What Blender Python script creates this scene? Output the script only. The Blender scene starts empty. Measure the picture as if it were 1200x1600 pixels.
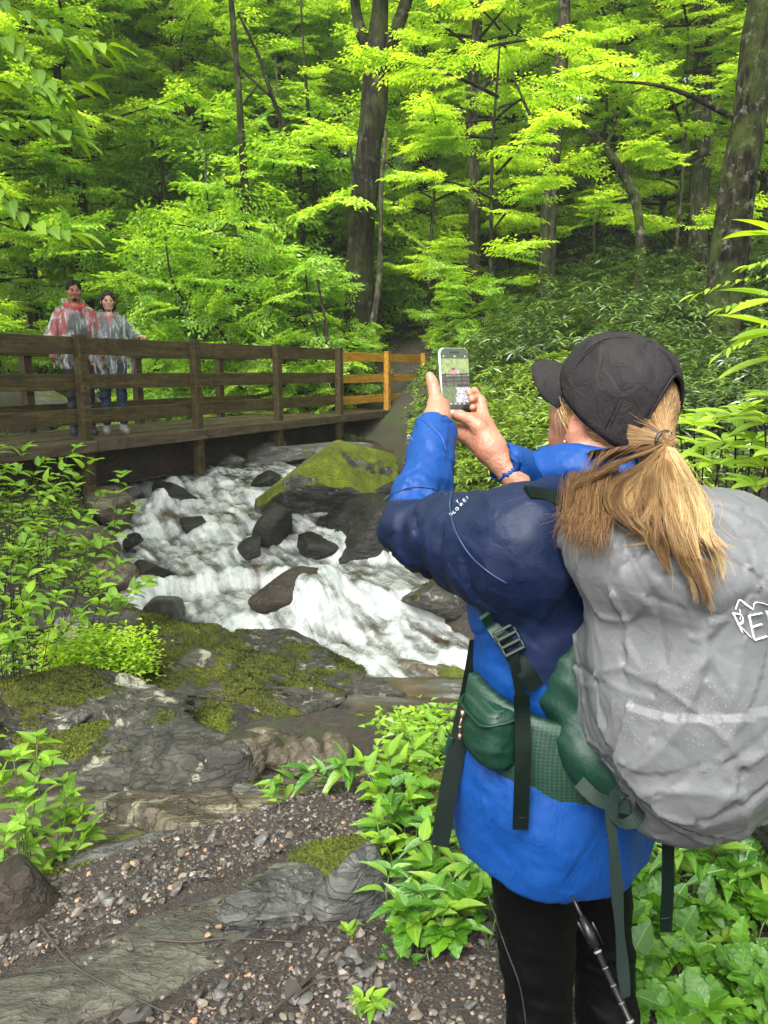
import bpy, math, random
import numpy as np
from mathutils import Vector, Matrix, Euler
random.seed(7); rng = np.random.default_rng(7)
S = bpy.context.scene
COL = S.collection
# ------------------------------------------------------------------ camera, sky, sun, exposure
EYE = 1.6; PITCH = math.radians(10.5)
cam_d = bpy.data.cameras.new('camera'); cam = bpy.data.objects.new('camera', cam_d); COL.objects.link(cam)
cam.location = (0, 0, EYE); cam.rotation_euler = (math.pi/2 - PITCH, 0, 0)
cam_d.sensor_fit = 'VERTICAL'; cam_d.sensor_height = 32.0; cam_d.lens = 24.0
cam_d.clip_start = 0.05; cam_d.clip_end = 600
S.camera = cam
wd = bpy.data.worlds.new('World'); S.world = wd; wd.use_nodes = True
wn, wl = wd.node_tree.nodes, wd.node_tree.links
SUN_EL, SUN_AZ = math.radians(52), math.radians(-160)
sky = wn.new('ShaderNodeTexSky'); sky.sky_type = 'NISHITA'; sky.sun_disc = False
sky.sun_elevation = SUN_EL; sky.sun_rotation = SUN_AZ; sky.air_density = 1.0; sky.dust_density = 4.0; sky.ozone_density = 1.0
hsv = wn.new('ShaderNodeHueSaturation'); hsv.inputs['Saturation'].default_value = 0.22; hsv.inputs['Value'].default_value = 1.0
wl.new(sky.outputs[0], hsv.inputs['Color']); wl.new(hsv.outputs[0], wn['Background'].inputs[0])
wn['Background'].inputs[1].default_value = 0.15
sun_d = bpy.data.lights.new('sun', 'SUN'); sun_d.energy = 1.5; sun_d.angle = math.radians(25); sun_d.color = (1.0, 0.97, 0.92)
sun = bpy.data.objects.new('sun', sun_d); COL.objects.link(sun)
sd = Vector((math.sin(SUN_AZ)*math.cos(SUN_EL), math.cos(SUN_AZ)*math.cos(SUN_EL), math.sin(SUN_EL)))
sun.rotation_euler = sd.to_track_quat('Z', 'Y').to_euler()
S.view_settings.view_transform = 'Standard'; S.view_settings.look = 'None'
S.view_settings.exposure = 2.08; S.view_settings.gamma = 1; S.view_settings.use_curve_mapping = False
S.render.engine = 'CYCLES'
S.cycles.max_bounces = 10; S.cycles.diffuse_bounces = 6; S.cycles.glossy_bounces = 3
S.cycles.transmission_bounces = 6; S.cycles.transparent_max_bounces = 8; S.cycles.caustics_reflective = False; S.cycles.caustics_refractive = False; S.cycles.volume_bounces = 1; S.cycles.volume_step_rate = 4

CP, SP = math.cos(PITCH), math.sin(PITCH)
def cz(px, py, z):
    """world point seen at photo pixel (px,py) at camera depth z"""
    a = (px-600)/1200.*z; b = (800-py)/1200.*z
    return np.array([a, z*CP + b*SP, EYE - z*SP + b*CP])
def at(px, py, Y):
    b = (800-py)/1200.
    return cz(px, py, Y/(CP + b*SP))
def atz(px, py, zz):
    b = (800-py)/1200.; k = -SP + b*CP
    return cz(px, py, (zz-EYE)/k)

# ------------------------------------------------------------------ noise
def _h(ix, iy, iz, s):
    n = (ix.astype(np.int64)*374761393 + iy.astype(np.int64)*668265263 + iz.astype(np.int64)*2147483647 + s*974634777) & 0xffffffff
    n = ((n ^ (n >> 13))*1274126177) & 0xffffffff
    n = ((n ^ (n >> 15))*2246822519) & 0xffffffff
    return ((n ^ (n >> 16)) & 0xffff)/65535.0
def vn(p, s=0):
    p = np.asarray(p, float); f = np.floor(p); i = f.astype(np.int64); t = p-f; t = t*t*t*(t*(t*6-15)+10)
    r = 0
    for dx in (0, 1):
        wx = t[..., 0] if dx else 1-t[..., 0]
        for dy in (0, 1):
            wy = t[..., 1] if dy else 1-t[..., 1]
            for dz in (0, 1):
                wz = t[..., 2] if dz else 1-t[..., 2]
                r = r + wx*wy*wz*_h(i[..., 0]+dx, i[..., 1]+dy, i[..., 2]+dz, s)
    return r*2-1
def fbm(p, o=4, s=0, g=0.5, lac=2.03):
    p = np.asarray(p, float); r = 0; a = 1; n = 0
    for k in range(o):
        r = r + a*vn(p*lac**k + k*17.3, s+k); n += a; a *= g
    return r/n
def ridged(p, o=4, s=0):
    r = 0; a = 1; n = 0
    for k in range(o):
        r = r + a*(1-np.abs(vn(p*2.1**k + k*9.1, s+k))*2); n += a; a *= .5
    return r/n
def sstep(a, b, x):
    t = np.clip((x-a)/(b-a), 0, 1); return t*t*(3-2*t)
def nrm(v):
    v = np.asarray(v, float); return v/np.maximum(np.linalg.norm(v, axis=-1, keepdims=True), 1e-9)

# ------------------------------------------------------------------ materials
class NT:
    def __init__(s, name):
        s.m = bpy.data.materials.new(name); s.m.use_nodes = True; s.n = s.m.node_tree.nodes; s.l = s.m.node_tree.links
        s.p = s.n['Principled BSDF']; s.out = s.n['Material Output']; s._pos = None
    def new(s, t, **k):
        n = s.n.new(t)
        for a, b in k.items(): setattr(n, a, b)
        return n
    def set(s, inp, v):
        if isinstance(v, bpy.types.NodeSocket): s.l.new(v, inp)
        elif isinstance(v, (tuple, list)) and len(v) == 3 and inp.type == 'RGBA': inp.default_value = (*v, 1)
        else: inp.default_value = v
    def P(s, **k):
        for a, b in k.items(): s.set(s.p.inputs[a.replace('_', ' ')], b)
        return s
    def coord(s, kind='Object', scale=(1, 1, 1), rot=(0, 0, 0)):
        tc = s.new('ShaderNodeTexCoord'); mp = s.new('ShaderNodeMapping'); mp.inputs['Scale'].default_value = scale; mp.inputs['Rotation'].default_value = rot
        s.l.new(tc.outputs[kind], mp.inputs[0]); return mp.outputs[0]
    def noise(s, v, scale, det=6, rough=.55, dist=0, out=0):
        n = s.new('ShaderNodeTexNoise'); s.set(n.inputs['Vector'], v)
        n.inputs['Scale'].default_value = scale; n.inputs['Detail'].default_value = det; n.inputs['Roughness'].default_value = rough; n.inputs['Distortion'].default_value = dist
        return n.outputs[out]
    def voro(s, v, scale, feat='F1', out=0):
        n = s.new('ShaderNodeTexVoronoi', feature=feat); s.set(n.inputs['Vector'], v); n.inputs['Scale'].default_value = scale; return n.outputs[out]
    def ramp(s, f, stops, interp='LINEAR'):
        r = s.new('ShaderNodeValToRGB'); e = r.color_ramp.elements; r.color_ramp.interpolation = interp
        while len(e) > 1: e.remove(e[-1])
        e[0].position = stops[0][0]; e[0].color = _c4(stops[0][1])
        for p, c in stops[1:]:
            k = e.new(p); k.color = _c4(c)
        s.set(r.inputs[0], f); return r.outputs[0]
    def mix(s, f, a, b, mode='MIX'):
        n = s.new('ShaderNodeMix', data_type='RGBA', blend_type=mode); s.set(n.inputs[0], f); s.set(n.inputs[6], a); s.set(n.inputs[7], b); return n.outputs[2]
    def math(s, op, a, b=0, c=0):
        n = s.new('ShaderNodeMath', operation=op); s.set(n.inputs[0], a); s.set(n.inputs[1], b); s.set(n.inputs[2], c); return n.outputs[0]
    def attr(s, name, out=2):
        n = s.new('ShaderNodeAttribute', attribute_name=name); return n.outputs[out]
    def bump(s, h, st=.3, d=.01, nrm_=None):
        b = s.new('ShaderNodeBump'); b.inputs['Strength'].default_value = st; b.inputs['Distance'].default_value = d; s.set(b.inputs['Height'], h)
        if nrm_ is not None: s.l.new(nrm_, b.inputs['Normal'])
        return b.outputs[0]
    def sep(s, v, i):
        n = s.new('ShaderNodeSeparateXYZ'); s.l.new(v, n.inputs[0]); return n.outputs[i]
def _c4(c): return (c, c, c, 1) if isinstance(c, (int, float)) else (*c, 1)

def leaf_mat(name, dark, mid, bright, trans=.45, rough=.35, tcol=1.0, spec=.5, pern=False):
    t = NT(name)
    f = t.attr('tint')
    if pern:
        oi = t.new('ShaderNodeObjectInfo'); f = t.math('ADD', t.math('MULTIPLY', oi.outputs['Random'], .8), .1)
        nz = t.noise(t.coord(), 14, 3); f = t.math('ADD', f, t.math('MULTIPLY_ADD', nz, .3, -.15))
    c = t.ramp(f, [(0, dark), (.5, mid), (1, bright)])
    t.P(Base_Color=c, Roughness=rough); t.p.inputs['Specular IOR Level'].default_value = spec
    tr = t.new('ShaderNodeBsdfTranslucent')
    tc = t.mix(1.0, c, (1.9*tcol, 1.75*tcol, .7*tcol), 'MULTIPLY'); t.l.new(tc, tr.inputs[0])
    mx = t.new('ShaderNodeMixShader'); mx.inputs[0].default_value = trans
    t.l.new(t.p.outputs[0], mx.inputs[1]); t.l.new(tr.outputs[0], mx.inputs[2]); t.l.new(mx.outputs[0], t.out.inputs[0])
    return t.m
def bark_mat(name, c1, c2, moss=0.0, lich=0.0, sc=1.0):
    t = NT(name); v = t.coord('Object', (1, 1, .22))
    n1 = t.noise(v, 14*sc, 8, .65, .6); n2 = t.noise(t.coord(), 2.2*sc, 5)
    c = t.ramp(n1, [(.36, tuple(x*.15 for x in c1)), (.5, c1), (.62, c2)])
    if lich: c = t.mix(t.ramp(t.noise(t.coord(), 5*sc, 6, .7), [(.55, 0), (.66, lich)]), c, (.34, .36, .30))
    if moss: c = t.mix(t.ramp(n2, [(.42, 0), (.62, moss)]), c, (.05, .075, .012))
    t.P(Base_Color=c, Roughness=.9, Normal=t.bump(n1, 1.0, .06)); t.p.inputs['Specular IOR Level'].default_value = .12; return t.m
def rock_mat(name, c1, c2, moss=.6, mcol=(.075, .10, .008), lich=.4, wet=.3, mlo=.35, strat=(1, 1, 3.5), msc=1.6, lcol=(.42, .42, .33), crack=.45):
    """stone with bedding, crust lichen, wet gloss and a moss cover where the stone faces up"""
    t = NT(name); v = t.coord('Object', strat, (.25, .3, .2)); o = t.coord()
    n1 = t.noise(v, 3.2, 10, .62, .8); n2 = t.noise(v, 22, 8, .7); n3 = t.noise(o, 1.7, 6, .6)
    c = t.ramp(n1, [(.3, tuple(x*.4 for x in c1)), (.48, c1), (.68, c2)])
    c = t.mix(t.math('MULTIPLY', t.ramp(n2, [(.35, 1), (.6, 0)]), .55), c, tuple(x*.3 for x in c1))
    if lich:
        lm = t.math('MULTIPLY', t.ramp(t.noise(o, 5.5, 9, .72, .5), [(.56, 0), (.6, 1)]), lich)
        c = t.mix(lm, c, lcol)
    cw = t.new('ShaderNodeVectorMath', operation='MULTIPLY_ADD'); t.l.new(t.noise(o, 2.5, 5, .6, 0, 1), cw.inputs[0]); cw.inputs[1].default_value = (.7,)*3; t.l.new(v, cw.inputs[2])
    ck = t.voro(cw.outputs[0], 2.3, 'DISTANCE_TO_EDGE'); ck2 = t.voro(cw.outputs[0], 7, 'DISTANCE_TO_EDGE')
    cr = t.math('MINIMUM', t.ramp(ck, [(0, 0), (.045, 1)]), t.ramp(ck2, [(0, .35), (.05, 1)])); cr = t.math('MAXIMUM', cr, 1-crack); c = t.mix(cr, tuple(x*.12 for x in c1), c)
    fine = t.noise(o, 60, 5, .7); mn = t.noise(o, 14, 6, .75)
    mm = t.math('MULTIPLY', t.ramp(t.math('ADD', t.attr('moss'), t.math('MULTIPLY_ADD', mn, .9, -.45)), [(.42, 0), (.58, 1)]), min(1, moss*3))
    mc = t.ramp(t.math('MULTIPLY_ADD', fine, .6, t.math('MULTIPLY', t.noise(o, 4, 5, .65), .5)), [(.36, tuple(x*.14 for x in mcol)), (.52, tuple(x*.7 for x in mcol)), (.72, (mcol[0]*1.9, mcol[1]*1.8, mcol[2]*1.5))])
    c = t.mix(mm, c, mc)
    rough = t.mix(mm, t.ramp(n3, [(.35, .72-.5*wet), (.65, .95-.4*wet)]), (.95, .95, .95)); t.p.inputs['Specular IOR Level'].default_value = .35
    b = t.bump(t.math('ADD', t.math('ADD', n1, t.math('MULTIPLY', cr, .35)), t.math('MULTIPLY', n2, .45)), .85, .035)
    b = t.bump(t.math('MULTIPLY', fine, mm), .9, .02, b)
    t.P(Base_Color=c, Roughness=rough, Normal=b); return t.m
def plain(name, col, rough=.6, metal=0, **k):
    t = NT(name); t.P(Base_Color=col, Roughness=rough, Metallic=metal); 
    for a, b in k.items(): t.p.inputs[a.replace('_', ' ')].default_value = b
    return t.m

# ------------------------------------------------------------------ mesh building
def mesh_from(name, V, F, mat=None, smooth=True, attrs=None):
    V = np.asarray(V, np.float32).reshape(-1, 3); me = bpy.data.meshes.new(name)
    if isinstance(F, np.ndarray): F = [F]
    F = [np.asarray(f, np.int32) for f in F if len(f)]
    tot = np.concatenate([np.full(len(f), f.shape[1], np.int32) for f in F]); idx = np.concatenate([f.ravel() for f in F])
    me.vertices.add(len(V)); me.vertices.foreach_set('co', V.ravel())
    me.loops.add(len(idx)); me.loops.foreach_set('vertex_index', idx)
    me.polygons.add(len(tot)); st = np.zeros(len(tot), np.int32); st[1:] = np.cumsum(tot)[:-1]
    me.polygons.foreach_set('loop_start', st)
    try: me.polygons.foreach_set('loop_total', tot)
    except Exception: pass
    me.polygons.foreach_set('use_smooth', np.full(len(tot), smooth))
    for k, a in (attrs or {}).items():
        at_ = me.attributes.new(k, 'FLOAT', 'POINT'); at_.data.foreach_set('value', np.asarray(a, np.float32))
    me.update(calc_edges=True)
    if mat: me.materials.append(mat)
    return me
def obj(name, me, parent=None, loc=None, rot=None, scale=None):
    o = bpy.data.objects.new(name, me); COL.objects.link(o)
    if parent: o.parent = parent
    if loc is not None: o.location = [float(x) for x in loc]
    if rot is not None: o.rotation_euler = [float(x) for x in rot]
    if scale is not None: o.scale = (scale,)*3 if isinstance(scale, (int, float)) else scale
    return o
def tag(o, label=None, cat=None, group=None, kind=None):
    if label: o['label'] = label
    if cat: o['category'] = cat
    if group: o['group'] = group
    if kind: o['kind'] = kind
    return o
def thing(name, label, cat, loc=(0, 0, 0), rz=0, group=None):
    o = bpy.data.objects.new(name, None); COL.objects.link(o); o.empty_display_size = .1
    o.location = [float(x) for x in loc]; o.rotation_euler = (0, 0, rz); return tag(o, label, cat, group)
def copy_tree(o, parent=None):
    c = o.copy(); COL.objects.link(c); c.parent = parent
    for ch in list(o.children): copy_tree(ch, c)
    return c
class MB:
    def __init__(s): s.V = []; s.Q = []; s.T = []; s.A = []; s.n = 0
    def add(s, V, Q=None, T=None, a=0.):
        V = np.asarray(V, float).reshape(-1, 3)
        if Q is not None and len(Q): s.Q.append(np.asarray(Q, np.int64)+s.n)
        if T is not None and len(T): s.T.append(np.asarray(T, np.int64)+s.n)
        s.V.append(V); s.A.append(np.broadcast_to(np.asarray(a, float), (len(V),))); s.n += len(V); return s
    def tube(s, pts, r, n=8, cap=True, flat=1.0, a=0., up=None):
        pts = np.asarray(pts, float); m = len(pts); r = np.broadcast_to(np.asarray(r, float), (m,))
        t = np.gradient(pts, axis=0); t = nrm(t)
        u = np.array([0, 0, 1.]) if up is None else np.asarray(up, float)
        if abs(t[0]@nrm(u)) > .95: u = np.array([1., 0, 0])
        us = []
        for k in range(m):
            u = u - t[k]*(u@t[k]); nn = np.linalg.norm(u)
            if nn < 1e-6: u = np.array([t[k][1], -t[k][0], .1]); u -= t[k]*(u@t[k]); nn = np.linalg.norm(u)
            u = u/nn; us.append(u)
        us = np.array(us); w = np.cross(t, us)
        an = np.arange(n)/n*2*np.pi
        V = pts[:, None] + r[:, None, None]*(np.cos(an)[None, :, None]*w[:, None] + flat*np.sin(an)[None, :, None]*us[:, None])
        i = np.arange(m-1)[:, None]*n + np.arange(n)[None]; j = np.arange(m-1)[:, None]*n + (np.arange(n)[None]+1) % n
        Q = np.stack([i, j, j+n, i+n], -1).reshape(-1, 4)
        V = V.reshape(-1, 3); T = None
        if cap:
            V = np.vstack([V, pts[0], pts[-1]]); k = np.arange(n); k2 = (k+1) % n; b = (m-1)*n
            T = np.vstack([np.stack([k2, k, np.full(n, m*n)], -1), np.stack([b+k, b+k2, np.full(n, m*n+1)], -1)])
        return s.add(V, Q, T, a)
    def box(s, c, size, R=None, a=0., bev=0.0):
        h = np.asarray(size, float)/2
        if bev > 0:
            # chamfered box: 24 corner verts
            V = []; 
            for sx in (-1, 1):
                for sy in (-1, 1):
                    for sz in (-1, 1):
                        sg = np.array([sx, sy, sz]); p = sg*h
                        for ax in range(3):
                            q = p - sg*bev; q[ax] = p[ax]; V.append(q)
            V = np.array(V); idx = lambda sx, sy, sz, ax: (((sx > 0)*4+(sy > 0)*2+(sz > 0))*3+ax)
            Q = []; T = []
            for ax in range(3):
                o1, o2 = [(1, 2), (2, 0), (0, 1)][ax]
                for sg in (-1, 1):
                    c4 = []
                    for a1, a2 in ((-1, -1), (1, -1), (1, 1), (-1, 1)):
                        v = [0, 0, 0]; v[ax] = sg; v[o1] = a1; v[o2] = a2; c4.append(idx(*v, ax))
                    Q.append(c4 if sg > 0 else c4[::-1])
                for a1 in (-1, 1):
                    for a2 in (-1, 1):   # edge along ax between faces o1,o2
                        v0 = [0, 0, 0]; v1 = [0, 0, 0]; v0[ax] = -1; v1[ax] = 1; v0[o1] = v1[o1] = a1; v0[o2] = v1[o2] = a2
                        q = [idx(*v0, o1), idx(*v1, o1), idx(*v1, o2), idx(*v0, o2)]
                        Q.append(q if a1*a2 < 0 else q[::-1])
            for sx in (-1, 1):
                for sy in (-1, 1):
                    for sz in (-1, 1):
                        t = [idx(sx, sy, sz, 0), idx(sx, sy, sz, 1), idx(sx, sy, sz, 2)]
                        T.append(t if sx*sy*sz > 0 else t[::-1])
        else:
            V = np.array([[x, y, z] for x in (-1, 1) for y in (-1, 1) for z in (-1, 1)])*h
            Q = [[0, 1, 3, 2], [4, 6, 7, 5], [0, 4, 5, 1], [2, 3, 7, 6], [0, 2, 6, 4], [1, 5, 7, 3]]; T = None
        if R is not None: V = V@np.asarray(R).T
        return s.add(V+np.asarray(c), Q, T, a)
    def mesh(s, name, mat=None, smooth=True):
        F = []
        if s.Q: F.append(np.vstack(s.Q))
        if s.T: F.append(np.vstack(s.T))
        return mesh_from(name, np.vstack(s.V), F, mat, smooth, {'tint': np.concatenate(s.A)})
    def obj(s, name, mat=None, parent=None, smooth=True, loc=None):
        """mesh given in world (or parent-local) coordinates; loc: origin to subtract"""
        if loc is not None:
            loc = np.asarray(loc, float); s.V = [v-loc for v in s.V]
        return obj(name, s.mesh(name, mat, smooth), parent, loc)
def Rz(a): c, s_ = math.cos(a), math.sin(a); return np.array([[c, -s_, 0], [s_, c, 0], [0, 0, 1.]])
def Rx(a): c, s_ = math.cos(a), math.sin(a); return np.array([[1., 0, 0], [0, c, -s_], [0, s_, c]])
def Ry(a): c, s_ = math.cos(a), math.sin(a); return np.array([[c, 0, s_], [0, 1., 0], [-s_, 0, c]])
def spline(pts, n, closed=False):
    """Catmull-Rom through pts (k,d) -> n samples"""
    P = np.asarray(pts, float); k = len(P)
    if k < 3: return P[0] + (P[-1]-P[0])*np.linspace(0, 1, n)[:, None]
    E = np.vstack([2*P[0]-P[1], P, 2*P[-1]-P[-2]]); u = np.linspace(0, k-1-1e-9, n); i = u.astype(int); t = (u-i)[:, None]
    a, b, c, d = E[i], E[i+1], E[i+2], E[i+3]
    return .5*((2*b)+(-a+c)*t+(2*a-5*b+4*c-d)*t**2+(-a+3*b-3*c+d)*t**3)
def sheet(name, pts, width, normal_hint, mat, parent=None, thick=.0018, n=24, wdir=None):
    """a strap: a ribbon with thickness swept along a curve"""
    P = spline(pts, n); t = nrm(np.gradient(P, axis=0)); 
    nh = np.asarray(normal_hint, float)
    nh = np.broadcast_to(nh, P.shape) if nh.ndim == 1 else spline(nh, n)
    w = nrm(np.cross(t, nh)); nn = nrm(np.cross(w, t)); hw = np.broadcast_to(np.asarray(width), (n,))[:, None]/2
    V = np.stack([P-w*hw-nn*thick/2, P+w*hw-nn*thick/2, P+w*hw+nn*thick/2, P-w*hw+nn*thick/2], 1).reshape(-1, 3)
    i = np.arange(n-1)[:, None]*4+np.arange(4)[None]; j = np.arange(n-1)[:, None]*4+(np.arange(4)[None]+1) % 4
    Q = np.stack([i, j, j+4, i+4], -1).reshape(-1, 4); Q = np.vstack([Q, [[3, 2, 1, 0], [4*n-4, 4*n-3, 4*n-2, 4*n-1]]])
    b = MB(); b.add(V, Q); return b.obj(name, mat, parent, smooth=False)

# ------------------------------------------------------------------ implicit surfaces
def surf_nets(F, lo, h):
    """naive surface nets of the scalar field F (negative inside)"""
    s = F < 0; nx, ny, nz = F.shape
    c = [(i, j, k) for i in (0, 1) for j in (0, 1) for k in (0, 1)]
    sl = lambda i, j, k: (slice(i, nx-1+i), slice(j, ny-1+j), slice(k, nz-1+k))
    cnt = sum(s[sl(*q)].astype(np.int8) for q in c); act = (cnt > 0) & (cnt < 8)
    I = np.argwhere(act); vid = np.full(act.shape, -1, np.int64); vid[act] = np.arange(len(I))
    acc = np.zeros((len(I), 3)); w = np.zeros(len(I))
    for a in c:
        for ax in range(3):
            if a[ax]: continue
            b = list(a); b[ax] = 1
            fa = F[I[:, 0]+a[0], I[:, 1]+a[1], I[:, 2]+a[2]]; fb = F[I[:, 0]+b[0], I[:, 1]+b[1], I[:, 2]+b[2]]
            m = (fa < 0) != (fb < 0); t = np.where(m, fa/np.where(m, fa-fb, 1), 0)
            p = np.tile(np.array(a, float), (len(I), 1)); p[:, ax] = t
            acc[m] += p[m]; w[m] += 1
    V = lo + (I + acc/np.maximum(w, 1)[:, None])*h
    Qs = []
    for ax in range(3):
        o1, o2 = (ax+1) % 3, (ax+2) % 3
        a = [slice(1, -1)]*3; a[ax] = slice(0, -1); b = list(a); b[ax] = slice(1, None)
        A = s[tuple(a)]; B = s[tuple(b)]; E = np.argwhere(A != B)
        off = np.array([0 if k == ax else 1 for k in range(3)]); E0 = E+off; fl = A[tuple(E.T)]
        def g(d1, d2):
            q = E0.copy(); q[:, o1] -= d1; q[:, o2] -= d2; return vid[tuple(q.T)]
        q = np.stack([g(1, 1), g(0, 1), g(0, 0), g(1, 0)], -1)
        q[~fl] = q[~fl][:, ::-1]; Qs.append(q)
    return V, np.vstack(Qs)
class SDF:
    """evaluates a list of blended primitives on a grid"""
    def __init__(s, lo, hi, h):
        s.lo = np.asarray(lo, float); s.h = h; n = np.ceil((np.asarray(hi)-s.lo)/h).astype(int)+1
        ax = [(s.lo[k]+np.arange(n[k])*h).astype(np.float32) for k in range(3)]
        s.P = np.stack(np.meshgrid(*ax, indexing='ij'), -1); s.F = np.full(s.P.shape[:3], 9., np.float32)
    def cap(s, a, b, ra, rb, flat=None):
        a = np.asarray(a, np.float32); b = np.asarray(b, np.float32); d = b-a
        t = np.clip(((s.P-a)@d)/max(float(d@d), 1e-9), 0, 1); q = s.P-a-t[..., None]*d
        if flat is not None:      # flat=(axis, k): squeeze along axis by k
            ax = np.asarray(nrm(flat[0]), np.float32); pr = q@ax; q = q + (pr*(1/flat[1]-1))[..., None]*ax
        return np.sqrt((q*q).sum(-1)) - (ra+(rb-ra)*t)
    def ell(s, c, r, R=None):
        q = s.P-np.asarray(c, np.float32)
        if R is not None: q = q@np.asarray(R, np.float32)     # columns of R = local axes
        r = np.asarray(r, np.float32); k0 = np.sqrt(((q/r)**2).sum(-1)); k1 = np.sqrt(((q/(r*r))**2).sum(-1))
        return k0*(k0-1)/np.maximum(k1, 1e-6)
    def rbox(s, c, hs, rad, R=None):
        q = s.P-np.asarray(c, np.float32)
        if R is not None: q = q@np.asarray(R, np.float32)
        d = np.abs(q)-(np.asarray(hs, np.float32)-rad)
        return np.sqrt((np.maximum(d, 0)**2).sum(-1)) + np.minimum(d.max(-1), 0) - rad
    def add(s, d, k=.02):
        hh = np.clip(.5+.5*(s.F-d)/k, 0, 1); s.F = s.F*(1-hh)+d*hh - k*hh*(1-hh); return s
    def sub(s, d, k=.01):
        hh = np.clip(.5-.5*(s.F+d)/k, 0, 1); s.F = s.F*(1-hh)-d*hh + k*hh*(1-hh); return s
    def inter(s, d, k=.01):
        hh = np.clip(.5-.5*(s.F-d)/k, 0, 1); s.F = s.F*(1-hh)+d*hh + k*hh*(1-hh); return s
    def mesh(s): 
        s.F[[0, -1]] = 1; s.F[:, [0, -1]] = 1; s.F[:, :, [0, -1]] = 1
        return surf_nets(s.F, s.lo, s.h)
def vnormals(V, Q):
    n = np.cross(V[Q[:, 2]]-V[Q[:, 0]], V[Q[:, 3]]-V[Q[:, 1]]); N = np.zeros_like(V)
    for k in range(4):
        for ax in range(3): N[:, ax] += np.bincount(Q[:, k], n[:, ax], len(V))
    return nrm(N)
def smooth(V, Q, it=1, lam=.5):
    for _ in range(it):
        A = np.zeros_like(V); c = np.zeros(len(V))
        for a, b in ((0, 1), (1, 2), (2, 3), (3, 0)):
            for i, j in ((a, b), (b, a)):
                for ax in range(3): A[:, ax] += np.bincount(Q[:, i], V[Q[:, j], ax], len(V))
                c += np.bincount(Q[:, i], minlength=len(V))
        V = V*(1-lam)+lam*A/np.maximum(c, 1)[:, None]
    return V
# ================================================================== LAND AND WATER
def W0(x, y): return np.interp(y, [3, 5, 6, 7, 8, 9.5, 11, 14, 20, 30], [-.55, -.5, -.43, -.33, -.2, -.02, .08, .2, .4, .9])
_ly = [2.6, 3.6, 4.3, 4.7, 5.2, 5.6, 6, 6.5, 7.5, 9, 11, 14, 18, 22, 30, 60]
_lx = [3.6, 1.4, .0, -.5, -.8, -1.15, -1.7, -2.35, -2.7, -3.4, -4.8, -7.2, -10, -13, -20, -40]
_ry = [3, 4.6, 5.4, 6, 6.5, 7, 7.5, 8, 9, 10, 11, 12, 14, 18, 22, 30, 60]
_rx = [6, 3.6, 2.0, 1.0, .55, .35, .1, -.2, -.8, -.9, -.4, -.3, -.9, -3.2, -6, -13, -32]
def XL(y): return np.interp(y, _ly, _lx)
def XR(y): return np.interp(y, _ry, _rx)
def YE(x): return np.clip(2.2+.64*(x+.98), 1.9, 3.2)
def G(x, y, detail=True):
    x, y = np.broadcast_arrays(np.asarray(x, float), np.asarray(y, float)); x = x+0.; y = y+0.
    w = W0(x, y); dl = XL(y)-x; dr = x-XR(y)
    # near platform, rock shelf and left bank
    bank = w + .08
    left = bank + .42*np.clip(-2.05-x-.12*(y-4), 0, 2.2) + .20*np.clip(-4-x, 0, 60)
    left = np.where(y > 7, np.maximum(left, w+.1+.30*np.clip(dl-.5, 0, 6)+.10*np.clip(dl, 0, 60)), left)
    near = .0 + .10*np.clip(-1.3-x, 0, 6)
    t = sstep(0, .75, y-YE(x)); gl = near*(1-t)+left*t
    # right bank (behind and right of the hiker)
    right = w + .1 + .32*np.clip(dr-.1, 0, 3.0)+.20*np.clip(dr-3, 0, 90)+.11*np.clip(y-14, 0, 60)
    inch = -.28
    ch = w+inch
    g = np.where(dl > 0, np.where(dr > 0, gl, gl), np.where(dr > 0, right, ch))
    # soft channel edges
    el = sstep(-.35, .25, dl); er = sstep(-.35, .25, dr)
    g = ch + (gl-ch)*el; g = np.where(dr > -.35, ch+(np.maximum(right, ch)-ch)*er, g); g = np.where(el > .99, gl, g)
    rs = .30*np.clip(x-1.0, 0, 1.2)+.10*np.clip(x-2.2, 0, 40)          # slope right of the platform
    nb = sstep(2.9, 4.6, y - .35*np.clip(x, 0, 3)); g2 = near + rs
    g = np.where((x > .0) & (y < 7), g*nb + g2*(1-nb), g)
    g = g + sstep(16, 22, y)*.10*np.clip(y-16, 0, 60)*sstep(1, 5, np.maximum(dl, dr))
    if detail:
        p = np.stack([x, y, x*0], -1); far = sstep(5, 12, y)
        g = g + .05*fbm(p*1.3, 3, 3)*np.where(np.maximum(dl, dr) > 0, 1, .5)*sstep(1.5, 4, y) + .012*fbm(p*6, 3, 5) + far*.25*fbm(p*.35, 3, 8)*sstep(.3, 2, np.maximum(dl, dr))
    return g
def G1(x, y): return float(G(np.array([x]), np.array([y]))[0])

gx = np.unique(np.concatenate([np.linspace(-90, -14, 40), np.linspace(-14, -5, 50), np.linspace(-5, 4, 260), np.linspace(4, 16, 70), np.linspace(16, 90, 40)]))
gy = np.unique(np.concatenate([np.linspace(-12, .3, 26), np.linspace(.3, 9, 300), np.linspace(9, 26, 130), np.linspace(26, 120, 60)]))
GX, GY = np.meshgrid(gx, gy, indexing='ij'); GZ = G(GX, GY)
nx, ny = GX.shape; ii = (np.arange(nx-1)[:, None]*ny+np.arange(ny-1)[None])
Qg = np.stack([ii, ii+ny, ii+ny+1, ii+1], -1).reshape(-1, 4)
t = NT('forest_soil'); o = t.coord()
n1 = t.noise(o, 2.2, 6, .6); n2 = t.noise(o, 26, 8, .75); n3 = t.noise(o, .6, 4)
c = t.ramp(n2, [(.3, (.006, .0045, .003)), (.5, (.022, .016, .010)), (.66, (.05, .036, .025)), (.8, (.10, .08, .06))])
c = t.mix(t.ramp(n1, [(.45, 0), (.6, .85)]), c, t.ramp(n2, [(.3, (.008, .012, .002)), (.7, (.035, .05, .006))]))
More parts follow.
